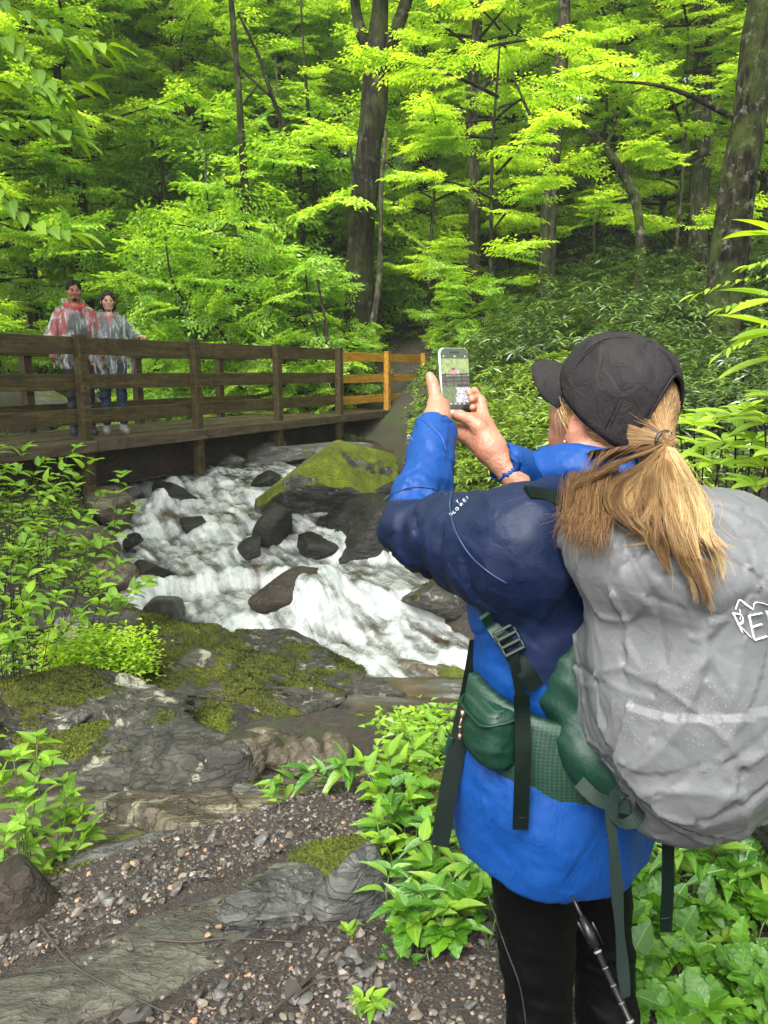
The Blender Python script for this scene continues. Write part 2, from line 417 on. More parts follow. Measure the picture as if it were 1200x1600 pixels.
t.P(Base_Color=c, Roughness=.8, Normal=t.bump(n2, .8, .03)); SOIL = t.m
ground = obj('ground', mesh_from('ground', np.stack([GX, GY, GZ], -1), Qg, SOIL)); tag(ground, kind='structure')

# ---- gravel of the trail we stand on: a skin of real small stones plus larger ones
t = NT('dark_wet_grit'); o = t.coord(); n2 = t.noise(o, 130, 8, .75); n3 = t.noise(o, 5, 5, .6); ve = t.voro(o, 120)
c = t.ramp(n2, [(.32, (.010, .008, .006)), (.5, (.032, .024, .018)), (.62, (.07, .056, .045)), (.75, (.14, .115, .09))]); c = t.mix(t.ramp(n3, [(.4, 0), (.65, .6)]), c, (.014, .010, .008))
t.P(Base_Color=c, Roughness=t.ramp(n3, [(.3, .5), (.7, .85)]), Normal=t.bump(t.math('ADD', n2, t.math('MULTIPLY', ve, .6)), .9, .012)); GRAV = t.m
t = NT('gravel_stones'); f = t.attr('tint'); o = t.coord(); n = t.noise(o, 120, 5, .7)
c = t.ramp(f, [(0, (.018, .015, .013)), (.35, (.055, .045, .038)), (.6, (.11, .094, .08)), (.82, (.20, .175, .15)), (.93, (.30, .26, .20)), (1, (.32, .19, .11))]); c = t.mix(t.ramp(n, [(.4, .5), (.6, 0)]), c, (.012, .010, .009))
t.P(Base_Color=c, Roughness=t.ramp(t.noise(o, 9, 3), [(.35, .35), (.65, .7)]), Normal=t.bump(n, .5, .004)); STONES = t.m
ax_ = np.linspace(-3.2, 1.9, 150); ay_ = np.linspace(.2, 1, 110)
AX = np.repeat(ax_[:, None], 110, 1); YT = np.minimum(YE(ax_)+.10+.08*vn(np.stack([ax_*3, ax_*0, ax_*0], -1), 3), 3.0)
AY = .15 + (YT[:, None]-.15)*ay_[None]
AZ = G(AX, AY)+.006
ii = (np.arange(149)[:, None]*110+np.arange(109)[None]); Qa = np.stack([ii, ii+110, ii+111, ii+1], -1).reshape(-1, 4)
tag(obj('gravel_trail', mesh_from('gravel_trail', np.stack([AX, AY, AZ], -1), Qa, GRAV)), kind='structure')

def rock_shape(seed, sub=4, planes=14, sharp=.03, rough=.10, fr=2.2, bed=.0):
    """star-shaped angular stone about 1 across; returns V, F"""
    r = np.random.default_rng(seed)
    import bmesh
    bm = bmesh.new(); bmesh.ops.create_icosphere(bm, subdivisions=sub, radius=1); bm.verts.ensure_lookup_table()
    d = np.array([v.co[:] for v in bm.verts]); F = np.array([[v.index for v in f.verts] for f in bm.faces]); bm.free(); d = nrm(d)
    n = nrm(r.normal(size=(planes, 3))); h = r.uniform(.36, .52, planes)
    q = d@n.T; rr = np.where(q > .05, h/np.maximum(q, .05), 9)
    k = 1/max(sharp, .01); R = -np.log(np.exp(-k*rr).sum(1))/k
    V = d*np.clip(R, .2, .8)[:, None]
    V = V + d*(rough*.5*fbm(V*fr+seed, 4, seed % 97)[:, None] + rough*.25*(ridged(V*fr*2.3+seed, 4, seed % 89+3)-.5)[:, None])
    if bed:
        ax = nrm(r.normal(size=3)*[.35, .35, 1]); q = V@ax*9 + 1.6*fbm(V*2.0+seed, 3, 5); f_ = np.floor(q); e = q-f_
        off = _h(f_.astype(np.int64), (fbm(V*1.7+3, 1, 2)*2.5).astype(np.int64), f_.astype(np.int64)*0, 5)-.5
        V = V + d*(bed*off*sstep(0, .18, e)*sstep(1, .82, e))[:, None] - d*(bed*.5*sstep(.12, 0, np.minimum(e, 1-e)))[:, None]
        cr = np.abs(vn(V*[3.2, 3.2, 1.4]+seed, 7)); V = V - d*(bed*.7*sstep(.07, 0, cr))[:, None]
    return V, F
_ri = {}
def rock_mesh(seed, mat, sub=4, **k):
    key = (seed, mat.name, sub)
    if key not in _ri:
        V, F = rock_shape(seed, sub, **k); _ri[key] = mesh_from('rock', V, F, mat)
    return _ri[key]
R_SLAB = rock_mat('wet_mossy_schist', (.032, .030, .024), (.085, .08, .062), moss=.95, mcol=(.05,.06,.004), lich=.75, wet=.7, mlo=.52, lcol=(.24,.24,.17))
R_MOSS = rock_mat('moss_covered_stone', (.03, .028, .022), (.07, .065, .05), moss=1.0, mcol=(.075, .095, .005), lich=.35, wet=.3, mlo=.22, lcol=(.24,.24,.17))
R_WET = rock_mat('dark_wet_river_stone', (.010, .009, .007), (.032, .027, .022), moss=.12, lich=.0, wet=1.0, mlo=.6)
R_GREY = rock_mat('grey_streaked_stone', (.075, .075, .07), (.17, .17, .16), moss=.45, mcol=(.06,.07,.005), lich=.3, lcol=(.27,.27,.2), crack=.5, wet=.7, mlo=.55, strat=(1, 1, 5))
R_TAN = rock_mat('tan_river_stone', (.085, .068, .045), (.18, .155, .11), moss=.25, mcol=(.06,.07,.005), lich=.5, lcol=(.24,.23,.15), wet=.5, mlo=.55)
R_BROWN = rock_mat('brown_wet_stone', (.025, .017, .011), (.055, .04, .028), moss=.5, lich=0, wet=.6, mlo=.45)

MOSSY = []
MREQ = {'R_SLAB': (.70, 2.6), 'R_MOSS': (.10, 2.0), 'R_WET': (1.3, 1), 'R_GREY': (.85, 1.5), 'R_TAN': (1.0, 1.2), 'R_BROWN': (.75, 1.0)}
def moss_mask(V, F, R, size, m0, nf, off):
    Vw = (V*size)@R.T; n = nrm(np.cross(Vw[F[:, 1]]-Vw[F[:, 0]], Vw[F[:, 2]]-Vw[F[:, 0]])); N = np.zeros_like(V)
    for k in range(3):
        for ax in range(3): N[:, ax] += np.bincount(F[:, k], n[:, ax], len(V))
    N = nrm(N); return np.clip(.5+1.1*(N[:, 2]-m0-.35+.8*nf*fbm(Vw*2.6+off, 4, 3)), 0, 1), Vw, N
def rock(px, py, zz, size, seed, mat, label, rot=(0, 0, 0), group=None, sub=4, cat='rock', name='rock', Y=None, **k):
    """stone centred where the photo shows it; zz: height of its centre in the world"""
    p = atz(px, py, zz) if Y is None else at(px, py, Y)
    V, F = rock_shape(seed, sub, **k); size = np.broadcast_to(np.asarray(size, float), (3,)); R = np.array(Euler(rot).to_matrix())
    m0, nf = (-.12, 1.5) if mat not in (R_SLAB, R_MOSS, R_WET, R_GREY, R_TAN, R_BROWN) else MREQ[{R_SLAB: 'R_SLAB', R_MOSS: 'R_MOSS', R_WET: 'R_WET', R_GREY: 'R_GREY', R_TAN: 'R_TAN', R_BROWN: 'R_BROWN'}[mat]]
    m, Vw, N = moss_mask(V, F, R, size, m0, nf, seed); me = mesh_from('rock', Vw, F, mat, True, {'moss': m})
    o = obj(name, me, None, p); tag(o, label, cat, group)
    if p[1] < 7 and m.max() > .6: MOSSY.append((o, Vw, F, N, m, p))
    return o
SL = 'rocks'
# bedrock shelf of the near shore: bedded slabs stepping down into the pool
hx = np.linspace(-3.3, 1.6, 330); hy = np.linspace(2.0, 6.2, 300); HX, HY = np.meshgrid(hx, hy, indexing='ij')
p_ = np.stack([HX, HY, 0*HX], -1)
dd = (HY-2.75)*.95 - (HX+.9)*.42 + 1.5*sstep(-.7, .5, HX) + .12*fbm(p_*1.2, 3, 50)      # distance outward from the gravel edge
hz = -.12 - .30*sstep(.0, 1.1, dd) - .30*sstep(.9, 2.2, dd) + .05*fbm(p_*1.5, 4, 51)
q_ = (HX*.5+HY*.9)*3.4 + 1.3*fbm(p_*1.1, 3, 52); e_ = q_-np.floor(q_); of = _h(np.floor(q_).astype(np.int64), np.floor(p_[..., 0]*1.3+fbm(p_*1.5, 2, 3)).astype(np.int64), np.zeros(q_.shape, np.int64), 9)-.5
hz = hz + .10*of*sstep(0, .15, e_)*sstep(1, .85, e_) - .05*sstep(.08, 0, np.minimum(e_, 1-e_)) + .02*(ridged(p_*[2.5, 5, 1], 4, 53)-.5)
lim = np.minimum(sstep(-3.3, -2.9, HX), sstep(1.6, .9, HX))*sstep(2.0, 2.5, HY); hz = hz - .5*(1-lim)
ii = (np.arange(329)[:, None]*300+np.arange(299)[None]); Qs_ = np.stack([ii, ii+300, ii+301, ii+1], -1).reshape(-1, 4)
R_SHELF = rock_mat('wet_bedrock_shelf', (.065, .052, .033), (.15, .128, .085), moss=.9, mcol=(.07, .09, .004), lich=.6, wet=1.05, strat=(1, 2.4, 1), lcol=(.28, .27, .18), crack=.45)
tag(obj('bedrock_shelf', mesh_from('bedrock_shelf', np.stack([HX, HY, hz], -1), Qs_, R_SHELF, True, {'moss': np.clip(.5+1.6*(fbm(p_*1.3+4, 4, 5)-.28+.25*sstep(-1.2, -2.4, HX)), 0, 1).ravel()})), 'wet tan bedrock shelf stepping down from the gravel to the creek', 'bedrock')
# big slab of the near shore
rock(265, 1078, -.62, (3.0, 1.12, .92), 11, R_SLAB, 'long low mossy rock ledge with pale lichen scabs beside the white water', (.03, -.07, -.42), sub=7, rough=.16, planes=18, bed=.045, cat='rock ledge', name='rock_ledge')
rock(465, 1062, -.72, (1.7, .85, .52), 23, R_SLAB, 'dark wet end of the ledge dipping into the churning pool', (.0, .10, -.18), sub=6, rough=.14, bed=.045, cat='rock ledge', name='rock_ledge')
rock(95, 1105, -.30, (.95, .6, .42), 31, R_SLAB, 'lichen spotted rock wedged under the overhang of the leafy bank', (.1, 0, -.2), sub=6, rough=.16, bed=.05)
rock(130, 1175, -.30, (.80, .42, .26), 37, R_MOSS, 'low bright moss covered rock with a black hollow under its edge', (-.05, -.18, .15), sub=6, rough=.12, bed=.03)
rock(290, 1165, -.60, (1.5, .9, .35), 41, R_MOSS, 'flat rock sheet under bright green moss between the ledge and the shelf', (0, 0, .1), sub=5, rough=.1)
rock(205, 1268, -.35, (.82, .58, .66), 43, R_SLAB, 'rounded boulder with a brown green moss coat and white lichen crown', (0, .05, .1), sub=6, rough=.12, bed=.03)
rock(345, 1285, -.43, (.95, .62, .58), 47, R_GREY, 'smooth pale grey boulder washed by a thin film of water', (.05, .05, .25), sub=5, rough=.07)
rock(470, 1275, -.60, (1.25, .7, .52), 53, R_GREY, 'grey whaleback rock with curved streaks below the row of blocky stones', (0, .05, .2), sub=5, rough=.08)
rock(440, 1200, -.62, (2.0, 1.1, .40), 59, R_TAN, 'broad flat tan shelf of wet bedrock between the ledge and the gravel', (0, 0, .12), sub=6, rough=.10, bed=.03)
rock(540, 1160, -.76, (1.5, .8, .34), 61, R_TAN, 'pale lichen crusted bedrock at the brown edge of the pool', (0, .03, .2), sub=6, rough=.12, bed=.03)
rock(700, 1210, -.75, (1.2, .9, .4), 67, R_TAN, 'tan bedrock hump behind the hanging leafy twig', (0, .03, .2), sub=6, rough=.12, bed=.03)
for k, (px, py, s) in enumerate([(332, 1207, .17), (368, 1200, .19), (402, 1194, .17), (432, 1190, .15), (462, 1186, .16), (492, 1183, .14), (518, 1180, .12)]):
    rock(px, py-4, -.31, (s*1.15, s*1.4, s*1.15), 71+k, R_TAN, ['first and squarest block of the row of stone blocks on the tan shelf', 'second stone block in the row on the tan shelf, broadest of them', 'third stone block in the row on the tan shelf', 'fourth stone block in the row, beside a dark gap on the tan shelf', 'fifth stone block in the row, reddish with a worn edge', 'sixth stone block in the row, small and low', 'last and smallest block of the row nearest the pool'][k],
         (.1, .1*((k % 3)-1), .25+.2*((k*7) % 3-1)), 'stone blocks in a row on the tan shelf', sub=3, rough=.05, planes=8)
# gravel bank rocks
rock(250, 1345, -.16, (.85, .30, .15), 83, R_GREY, 'thin dark slate like ledge sticking out of the gravel edge', (0, 0, .3), sub=4, rough=.12, strat=0) if False else rock(250, 1340, -.14, (.95, .34, .16), 83, R_GREY, 'thin dark slaty ledge sticking out above the gravel edge', (0, -.08, .25), sub=5, rough=.14, bed=.06)
rock(190, 1372, -.06, (.75, .24, .12), 89, R_GREY, 'long narrow slate step between the leafy plant and the gravel', (0, -.05, .3), sub=5, rough=.14, bed=.06)
rock(470, 1292, -.16, (.75, .30, .14), 97, R_TAN, 'flat brown stone ledge at the top of the gravel bank', (0, -.03, .35), sub=4, rough=.1)
rock(28, 1432, -.03, (.34, .25, .22), 101, R_BROWN, 'squared dark brown block with moss on top below the leafy plant', (0, 0, .1), sub=4, rough=.06, planes=7)
rock(480, 1428, -.03, (.36, .24, .17), 103, R_GREY, 'ribbed grey stone with a mossy cap in the gravel', (.1, .3, .3), sub=6, rough=.16, bed=.05)
rock(556, 1405, .00, (.24, .2, .22), 107, R_GREY, 'upright pointed grey stone leaning beside the ribbed one', (.1, -.5, .3), sub=4, rough=.08, planes=8)
rock(530, 1370, -.05, (.5, .34, .22), 109, R_MOSS, 'mossy lump behind the two ribbed grey stones', (0, 0, .3), sub=4, rough=.1)
rock(660, 1300, -.12, (.6, .42, .36), 113, R_MOSS, 'mossy boulder hidden among the leaves beside the hiker', (0, 0, .3), sub=4, rough=.1)
rock(1250, 1250, .28, (.6, .45, .28), 115, R_MOSS, 'dark moss covered bank rock below the grey pack', (0, 0, .3), sub=5, rough=.1)
# curved bedrock rib through the gravel
rib = spline([(-1.35, 1.42, .0), (-1.0, 1.62, .015), (-.72, 1.80, .025), (-.45, 2.02, .02), (-.15, 2.2, .0), (.15, 2.28, -.05)], 90)
NR = 40; an = np.linspace(-1, 1, NR); V = []
for k, p in enumerate(rib):
    wv = .21*(1-.35*abs(k/45-1)**2)+.015*math.sin(k*.33); tdir = nrm(rib[min(k+1, 89)]-rib[max(k-1, 0)]); sd_ = np.array([-tdir[1], tdir[0], 0])
    q = p + sd_*an[:, None]*wv; q[:, 2] = G(q[:, 0], q[:, 1]) + .062*(1-np.abs(an)**2.6)-.020; V.append(q)
V = np.array(V); V[..., 2] += .018*fbm(V*[3, 3, 1], 4, 4)+.016*(ridged(V*[5, 9, 1], 4, 5)-.5)-.012
ii = (np.arange(89)[:, None]*NR+np.arange(NR-1)[None]); Qr = np.stack([ii, ii+1, ii+NR+1, ii+NR], -1).reshape(-1, 4)[:, ::-1]
R_RIB = rock_mat('olive_grey_bedrock', (.062, .060, .042), (.135, .133, .10), moss=.0, lich=.25, wet=.6, strat=(1.4, 3.2, 1), lcol=(.14, .14, .10), crack=.3)
tag(obj('bedrock_rib', mesh_from('bedrock_rib', V, Qr, R_RIB)), 'smooth olive grey bedrock rib curving through the gravel', 'rock')

# ---- loose stones and litter lying on the trail
def stone_field(name, n, x0, x1, y0, y1, smin, smax, seed, mat, kind='stuff', edge=.08, flat=.55):
    r = np.random.default_rng(seed); x = r.uniform(x0, x1, n); y = r.uniform(y0, y1, n); k = (y < YE(x)+edge+.10*r.normal(size=n)); x, y = x[k], y[k]; n = len(x)
    dens = fbm(np.stack([x*2.2, y*2.2, x*0], -1), 3, 61)+r.normal(size=n)*.35; k = dens > -.45; x, y = x[k], y[k]; n = len(x)
    sz = smin*(smax/smin)**(r.random(n)**2.2); z = G(x, y)+.006
    # keep the rib bare
    dm = np.min(np.hypot(x[:, None]-rib[::3, 0][None], y[:, None]-rib[::3, 1][None]), 1); k = (dm > .185+.03*r.normal(size=n)) | (r.random(n) < .03); x, y, z, sz = x[k], y[k], z[k]+(dm[k] < .19)*.035, sz[k]; n = len(x)
    f = (1+5**.5)/2; I = nrm(np.array([[-1, f, 0], [1, f, 0], [-1, -f, 0], [1, -f, 0], [0, -1, f], [0, 1, f], [0, -1, -f], [0, 1, -f], [f, 0, -1], [f, 0, 1], [-f, 0, -1], [-f, 0, 1]]))
    T = np.array([[0, 11, 5], [0, 5, 1], [0, 1, 7], [0, 7, 10], [0, 10, 11], [1, 5, 9], [5, 11, 4], [11, 10, 2], [10, 7, 6], [7, 1, 8], [3, 9, 4], [3, 4, 2], [3, 2, 6], [3, 6, 8], [3, 8, 9], [4, 9, 5], [2, 4, 11], [6, 2, 10], [8, 6, 7], [9, 8, 1]])
    V = I[None]*(1+.28*r.normal(size=(n, 12, 1)).clip(-1.3, 1.3))*(sz[:, None]*r.uniform(.6, 1.25, (n, 3))*[1, 1, flat])[:, None]*.5
    a = r.uniform(0, 6.28, n); c, s_ = np.cos(a), np.sin(a); tlt = r.normal(size=n)*.35
    X = V[..., 0]*c[:, None]-V[..., 1]*s_[:, None]; Y = V[..., 0]*s_[:, None]+V[..., 1]*c[:, None]; Z = V[..., 2]+X*np.sin(tlt)[:, None]*.6
    V = np.stack([X+x[:, None], Y+y[:, None], Z+(z+sz*flat*.18)[:, None]], -1).reshape(-1, 3); F = (np.arange(n)[:, None, None]*12+T[None]).reshape(-1, 3)
    tn = np.clip(.38+.24*r.normal(size=n), 0, 1); tn = np.where(r.random(n) < .04, 1.0, tn)
    o = obj(name, mesh_from(name, V, F, mat, False, {'tint': np.repeat(tn, 12)})); tag(o, kind='stuff'); return o
stone_field('gravel', 52000, -2.6, 1.7, .9, 3.3, .009, .026, 3, STONES)
rg = np.random.default_rng(17); ps_ = []
SM = []
for k in range(6):
    V, F = rock_shape(900+k, 2, planes=9, rough=.06); SM.append([mesh_from('pebble', V*[1, 1, .6], F, plain('pebble_%s' % nm, cl, .5), False) for nm, cl in (('grey', (.06, .057, .054)), ('tan', (.10, .08, .06)), ('dark', (.03, .026, .023)))][k % 3])
LBP = ['grey stone loose on the gravel trail', 'tan stone loose on the gravel trail', 'dark stone loose on the gravel trail']
nP = 0
while nP < 130:
    px, py = rg.uniform(0, 800), rg.uniform(1300, 1600); q = atz(px, py, 0.0); 
    if q[1] > YE(q[0]) or np.min(np.hypot(q[0]-rib[:, 0], q[1]-rib[:, 1])) < .17: continue
    m = nP % 6; s_ = rg.uniform(.018, .036)*(1.7 if nP % 17 == 0 else 1)
    o = obj('pebble', SM[m], None, (q[0], q[1], G1(q[0], q[1])+.010+s_*.1), (rg.normal()*.2, rg.normal()*.2, rg.uniform(0, 6.28)), (s_, s_*rg.uniform(.7, 1), s_)); tag(o, LBP[m % 3], 'stone', LBP[m % 3].split(' stone')[0]+' stones of the trail'); nP += 1
# dark leaf litter
r = np.random.default_rng(8); n = 9000; x = r.uniform(-2.4, 1.6, n); y = r.uniform(1.0, 3.2, n); k = (y < YE(x)+.1)&(fbm(np.stack([x*1.6, y*1.6, x*0], -1), 3, 71) > -.12); x, y = x[k], y[k]; n = len(x); z = G(x, y)+.014+r.uniform(0, .008, n)
a = r.uniform(0, 6.28, n); L = r.uniform(.008, .026, n); d = np.stack([np.cos(a), np.sin(a), r.normal(size=n)*.25], -1); w = np.stack([-np.sin(a), np.cos(a), r.normal(size=n)*.25], -1)*r.uniform(.15, .6, (n, 1))
p = np.stack([x, y, z], -1); V = np.stack([p-d*L[:, None]*.5, p+w*L[:, None]*.4, p+d*L[:, None]*.5, p-w*L[:, None]*.4], 1).reshape(-1, 3)
t = NT('leaf_litter'); t.P(Base_Color=t.ramp(t.attr('tint'), [(0, (.010, .006, .005)), (.6, (.035, .020, .014)), (.9, (.08, .05, .03)), (1, (.16, .10, .05))]), Roughness=.6)
tag(obj('leaf_litter', mesh_from('leaf_litter', V, np.arange(n*4).reshape(-1, 4), t.m, False, {'tint': np.repeat(r.random(n), 4)})), kind='stuff')
# thin fallen twigs on the gravel
for k, (pts, lb) in enumerate((([(400, 1600), (450, 1560), (520, 1490), (570, 1440)], 'long thin fallen twig lying across the gravel towards the pointed stone'), ([(60, 1440), (110, 1500), (180, 1545), (300, 1600)], 'dark twig lying over the bedrock rib to the bottom edge'), ([(240, 1465), (300, 1470), (360, 1466), (480, 1472)], 'straight dark twig below the ribbed grey stone'), ([(460, 1560), (500, 1530), (560, 1520)], 'short crooked twig in the gravel'))):
    q = np.array([atz(x, y, .03) for x, y in pts]); q[:, 2] = G(q[:, 0], q[:, 1])+.03; b = MB(); b.tube(spline(q, 16)-q[0], np.linspace(.004, .0018, 16), 5); o = b.obj('fallen_twig', plain('twig_brown_%d' % k, (.03, .02, .014), .7)); o.location = q[0]; tag(o, lb, 'twig', None)

# mossy boulder under the bridge with the pale split face
R_MOSSB = rock_mat('bright_mossy_boulder', (.035, .033, .028), (.12, .118, .108), moss=1.0, mcol=(.10, .125, .004), lich=.5, wet=.6, lcol=(.26, .26, .24))
Rb = [(522, 768, 9.1, (1.30, 1.12, .98), 211, R_MOSSB, 'huge boulder with bright green moss on its sloping top beside the bridge', (.25, -.50, -.35), 6)]
for px, py, Y, s, sd_, m, lab, ro, sb in Rb: rock(px, py, 0, s, sd_, m, lab, ro, Y=Y, sub=sb, rough=.07, planes=9, cat='boulder', name='boulder')
rock(585, 810, 0, (1.3, 1.0, .75), 223, R_WET, 'black undercut rock below the huge mossy boulder', (0, -.45, .2), Y=8.9, sub=5, rough=.1, planes=9)
rock(610, 860, 0, (1.6, 1.0, .75), 227, R_WET, 'dark shaded rock at the foot of the far bank by the pool', (0, .2, .1), Y=8.2, sub=5, rough=.1)
rock(432, 820, 0, (.42, .5, .52), 229, R_WET, 'smooth black boulder leaning on the mossy one at the rapids', (.2, 0, .1), Y=8.15, sub=5, rough=.05)
# stones in the rapids
RIV = [(275, 790, 9.0, (.75, .5, .50), 'dark rock with water veiling over it below the bridge'), (265, 757, 9.9, (.95, .5, .22), 'flat black rock breaking the rapids under the bridge'),
       (383, 868, 7.75, (.50, .34, .30), 'wedge shaped dark rock slanting in the middle of the rapids'), (462, 930, 6.75, (.95, .58, .44), 'rounded brown rock with a curtain of falling water'),
       (232, 893, 7.1, (.34, .3, .22), 'jagged black rock tip at the leafy shore of the rapids'), (204, 848, 7.7, (.20, .2, .14), 'small black stone ringed by foam'),
       (418, 755, 9.6, (.55, .4, .26), 'squared dark stone beside the huge mossy boulder'), (705, 940, 6.5, (.75, .5, .36), 'moss edged brown rock at the quiet side of the pool'),
       (140, 855, 7.4, (.75, .6, .55), 'round tan rock behind the leafy bush at the water'), (165, 790, 8.3, (1.1, .6, .34), 'long tan rock at the foot of the first bridge post'),
       (175, 910, 6.9, (.7, .5, .4), 'lichen spotted rock half hidden by twigs at the shore'), (400, 704, 11.6, (1.5, .6, .22), 'long flat pale stone in the shade under the bridge'),
       (480, 708, 11.2, (1.9, 1.0, .28), 'grey slab sloping into the water under the bridge'), (355, 722, 10.8, (.5, .4, .2), 'grey stone in the calm water under the bridge'),
       (500, 862, 7.7, (.5, .4, .3), 'dark rock swirled round by foam beside the black boulder'), (330, 822, 8.5, (.6, .4, .25), 'submerged dark rock under thin white water'), 
       (250, 955, 6.35, (.5, .35, .25), 'low rock washed by foam above the mossy ledge'), (225,700,12.6,(1.0,.6,.3),'pale rock upstream seen between the bridge rails'),
       (60, 640, 15.5, (1.9, 1.2, .9), 'large pale boulder upstream seen between the rails'), (25, 700, 13.0, (1.4, .8, .5), 'grey boulder at the far side of the stream'), (130, 648, 16.5, (1.2, .8, .6), 'mossy boulder upstream behind the couple'),
       (190, 655, 17, (1.0, .7, .4), 'light stone upstream behind the woman on the bridge'), (300, 668, 15.5, (1.2, .7, .45), 'dark wet boulder upstream between rail posts'), (360, 662, 16, (1.2, .7, .4), 'flat wet stone on the far shore behind the bridge')]
for k, (px, py, Y, s, lab) in enumerate(RIV):
    m = R_TAN if k in (8, 9, 10, 11, 17, 19, 21) else R_GREY if k in (12, 13, 18) else R_SLAB if k in (7, 20) else R_BROWN if k == 3 else R_WET
    rock(px, py, 0, s, 300+k*3, m, lab, (.1*math.sin(k), (.5 if k == 2 else .2*math.cos(k*2)), k*1.3), Y=Y, sub=5 if k in (0, 2, 3, 4) else 4, rough=.08 if k != 3 else .05)

# ---- water
wx = np.arange(-4.4, 3.2, .024); wy = np.arange(4.0, 13.2, .030)
def water_grid(wx, wy, fine):
    X, Y = np.meshgrid(wx, wy, indexing='ij'); p = np.stack([X, Y, 0*X], -1)
    # flow-aligned coordinates (flow runs from far-left to near-right)
    fx = .52*X - .85*Y; fy = .85*X+.52*Y; q = np.stack([fx*1.0, fy*2.2, 0*X], -1)
    wob = .35*fbm(p*1.1, 3, 21); turb = sstep(11.8, 10.0, Y)*sstep(4.7, 5.6, Y+.30*X+.10*fbm(p*2, 3, 60))
    mid = np.clip(np.minimum(X-XL(Y), XR(Y)-X)/.35, 0, 1)
    z = W0(X, Y)
    for yc, h in ((9.1, .10), (8.0, .12), (6.85, .16), (6.1, .07)):      # small falls
        yy = Y+.45*np.sin(X*1.7+yc)+.25*fbm(p*1.6, 2, int(yc*7)); z = z + h*(sstep(-.14, .10, yy-yc)-.5)*1.0
    n1 = fbm(q*1.6+wob[..., None], 4, 31); n2 = ridged(np.stack([fx*2.2+wob, fy*5.0, 0*X], -1), 4, 33)-.5; n3 = fbm(np.stack([fx*9, fy*16, 0*X], -1), 3, 37)
    amp = .25+.75*turb; st0 = fbm(np.stack([fx*2.0+wob*2, fy*10+wob*4, 0*X], -1), 4, 41, .62)
    z = z + amp*(.085*n1 + .060*st0*turb*.55 + .030*n2*turb + .007*n3*turb + .030*turb*fbm(p*4.5, 3, 63)) + (.008*fbm(q*3, 3, 39))
    # foam standing over the hump of the veiled rock
    for cx, cy, r, h in ((-.68, 6.66, .42, .30), (-2.5, 8.9, .38, .20), (-1.55, 7.75, .25, .04), (-1.9, 8.3, .3, .12)):
        d2 = ((X-cx)/r)**2+((Y-cy)/(r*.8))**2; z = z+h*np.exp(-d2*1.2)
    gy_, gx_ = np.gradient(z, wy, wx, axis=(1, 0)) if False else (np.gradient(z, wy, axis=1), np.gradient(z, wx, axis=0))
    sl = np.sqrt(gx_**2+gy_**2)
    st = fbm(np.stack([fx*2.0+wob*2, fy*10+wob*4, 0*X], -1), 4, 41, .62)        # streaks along the flow
    foam = .40*turb + .62*turb*st + .22*turb*n1 + .34*sl*turb + .22*n3*turb
    quiet = sstep(.2, .9, X-(.1+.5*(Y-6.2)))*sstep(6.0, 6.6, Y)            # brown quiet side under the far bank
    foam = foam - .6*quiet
    up = sstep(12.8, 14.5, Y); foam = foam + up*(.45+.4*st+.25*n1)
    return X, Y, z, np.clip(foam, 0, 1), fx+wob*.35, fy+wob*.25
t = NT('stream_water'); fo = t.attr('foam'); o = t.coord('Object', (1, 1, 1), (0, 0, .55))
cb = t.new('ShaderNodeCombineXYZ'); t.set(cb.inputs[0], t.math('MULTIPLY', t.attr('fu'), .9)); t.set(cb.inputs[1], t.math('MULTIPLY', t.attr('fv'), 5.5)); nz = t.noise(cb.outputs[0], 2.6, 7, .6, .5)
cb2 = t.new('ShaderNodeCombineXYZ'); t.set(cb2.inputs[0], t.math('MULTIPLY', t.attr('fu'), 5)); t.set(cb2.inputs[1], t.math('MULTIPLY', t.attr('fv'), 22)); nf = t.noise(cb2.outputs[0], 2.4, 5, .6, .4)
ni = t.noise(t.coord(), 7, 9, .68, .6); m = t.math('ADD', fo, t.math('MULTIPLY_ADD', nz, .55, -.275)); m = t.math('ADD', m, t.math('MULTIPLY_ADD', ni, .75, -.375)); m = t.math('ADD', m, t.math('MULTIPLY_ADD', nf, .22, -.11))
fm = t.ramp(m, [(.26, 0), (.84, 1)])
wc = t.ramp(t.noise(o, 2.5, 5), [(.35, (.016, .011, .006)), (.6, (.05, .033, .017)), (.75, (.09, .062, .035))])
wc = t.mix(t.ramp(fo, [(.12, 0), (.30, 1)]), wc, t.ramp(nz, [(.3, (.035, .034, .028)), (.7, (.11, .115, .11))]))
c = t.mix(fm, wc, t.mix(t.ramp(t.math('ADD', t.math('MULTIPLY', nz, .5), t.math('MULTIPLY', ni, .5)), [(.38, 0), (.6, 1)]), (.17, .195, .195), (.44, .45, .43)))
t.P(Base_Color=c, Roughness=t.mix(fm, (.06,)*3, (.55,)*3), Normal=t.bump(t.math('ADD', t.math('MULTIPLY', nz, .6), t.math('ADD', t.math('MULTIPLY', ni, .8), t.math('MULTIPLY', nf, .25))), .45, .03))
t.p.inputs['Specular IOR Level'].default_value = .5; WATER = t.m
def add_water(name, wx, wy, fine):
    X, Y, z, f, fu, fv = water_grid(wx, wy, fine); keep = (X > XL(Y)-.45) & (X < XR(Y)+.5)
    nx, ny = X.shape; ii = (np.arange(nx-1)[:, None]*ny+np.arange(ny-1)[None]); Q = np.stack([ii, ii+ny, ii+ny+1, ii+1], -1).reshape(-1, 4)
    Q = Q[keep.ravel()[Q].all(1)]; u = np.unique(Q); mp = np.full(X.size, -1); mp[u] = np.arange(len(u))
    V = np.stack([X, Y, z], -1).reshape(-1, 3)[u]
    o = obj(name, mesh_from(name, V, mp[Q], WATER, True, {'foam': f.ravel()[u], 'fu': fu.ravel()[u], 'fv': fv.ravel()[u]})); tag(o, kind='structure'); return o
add_water('water', wx, wy, True)
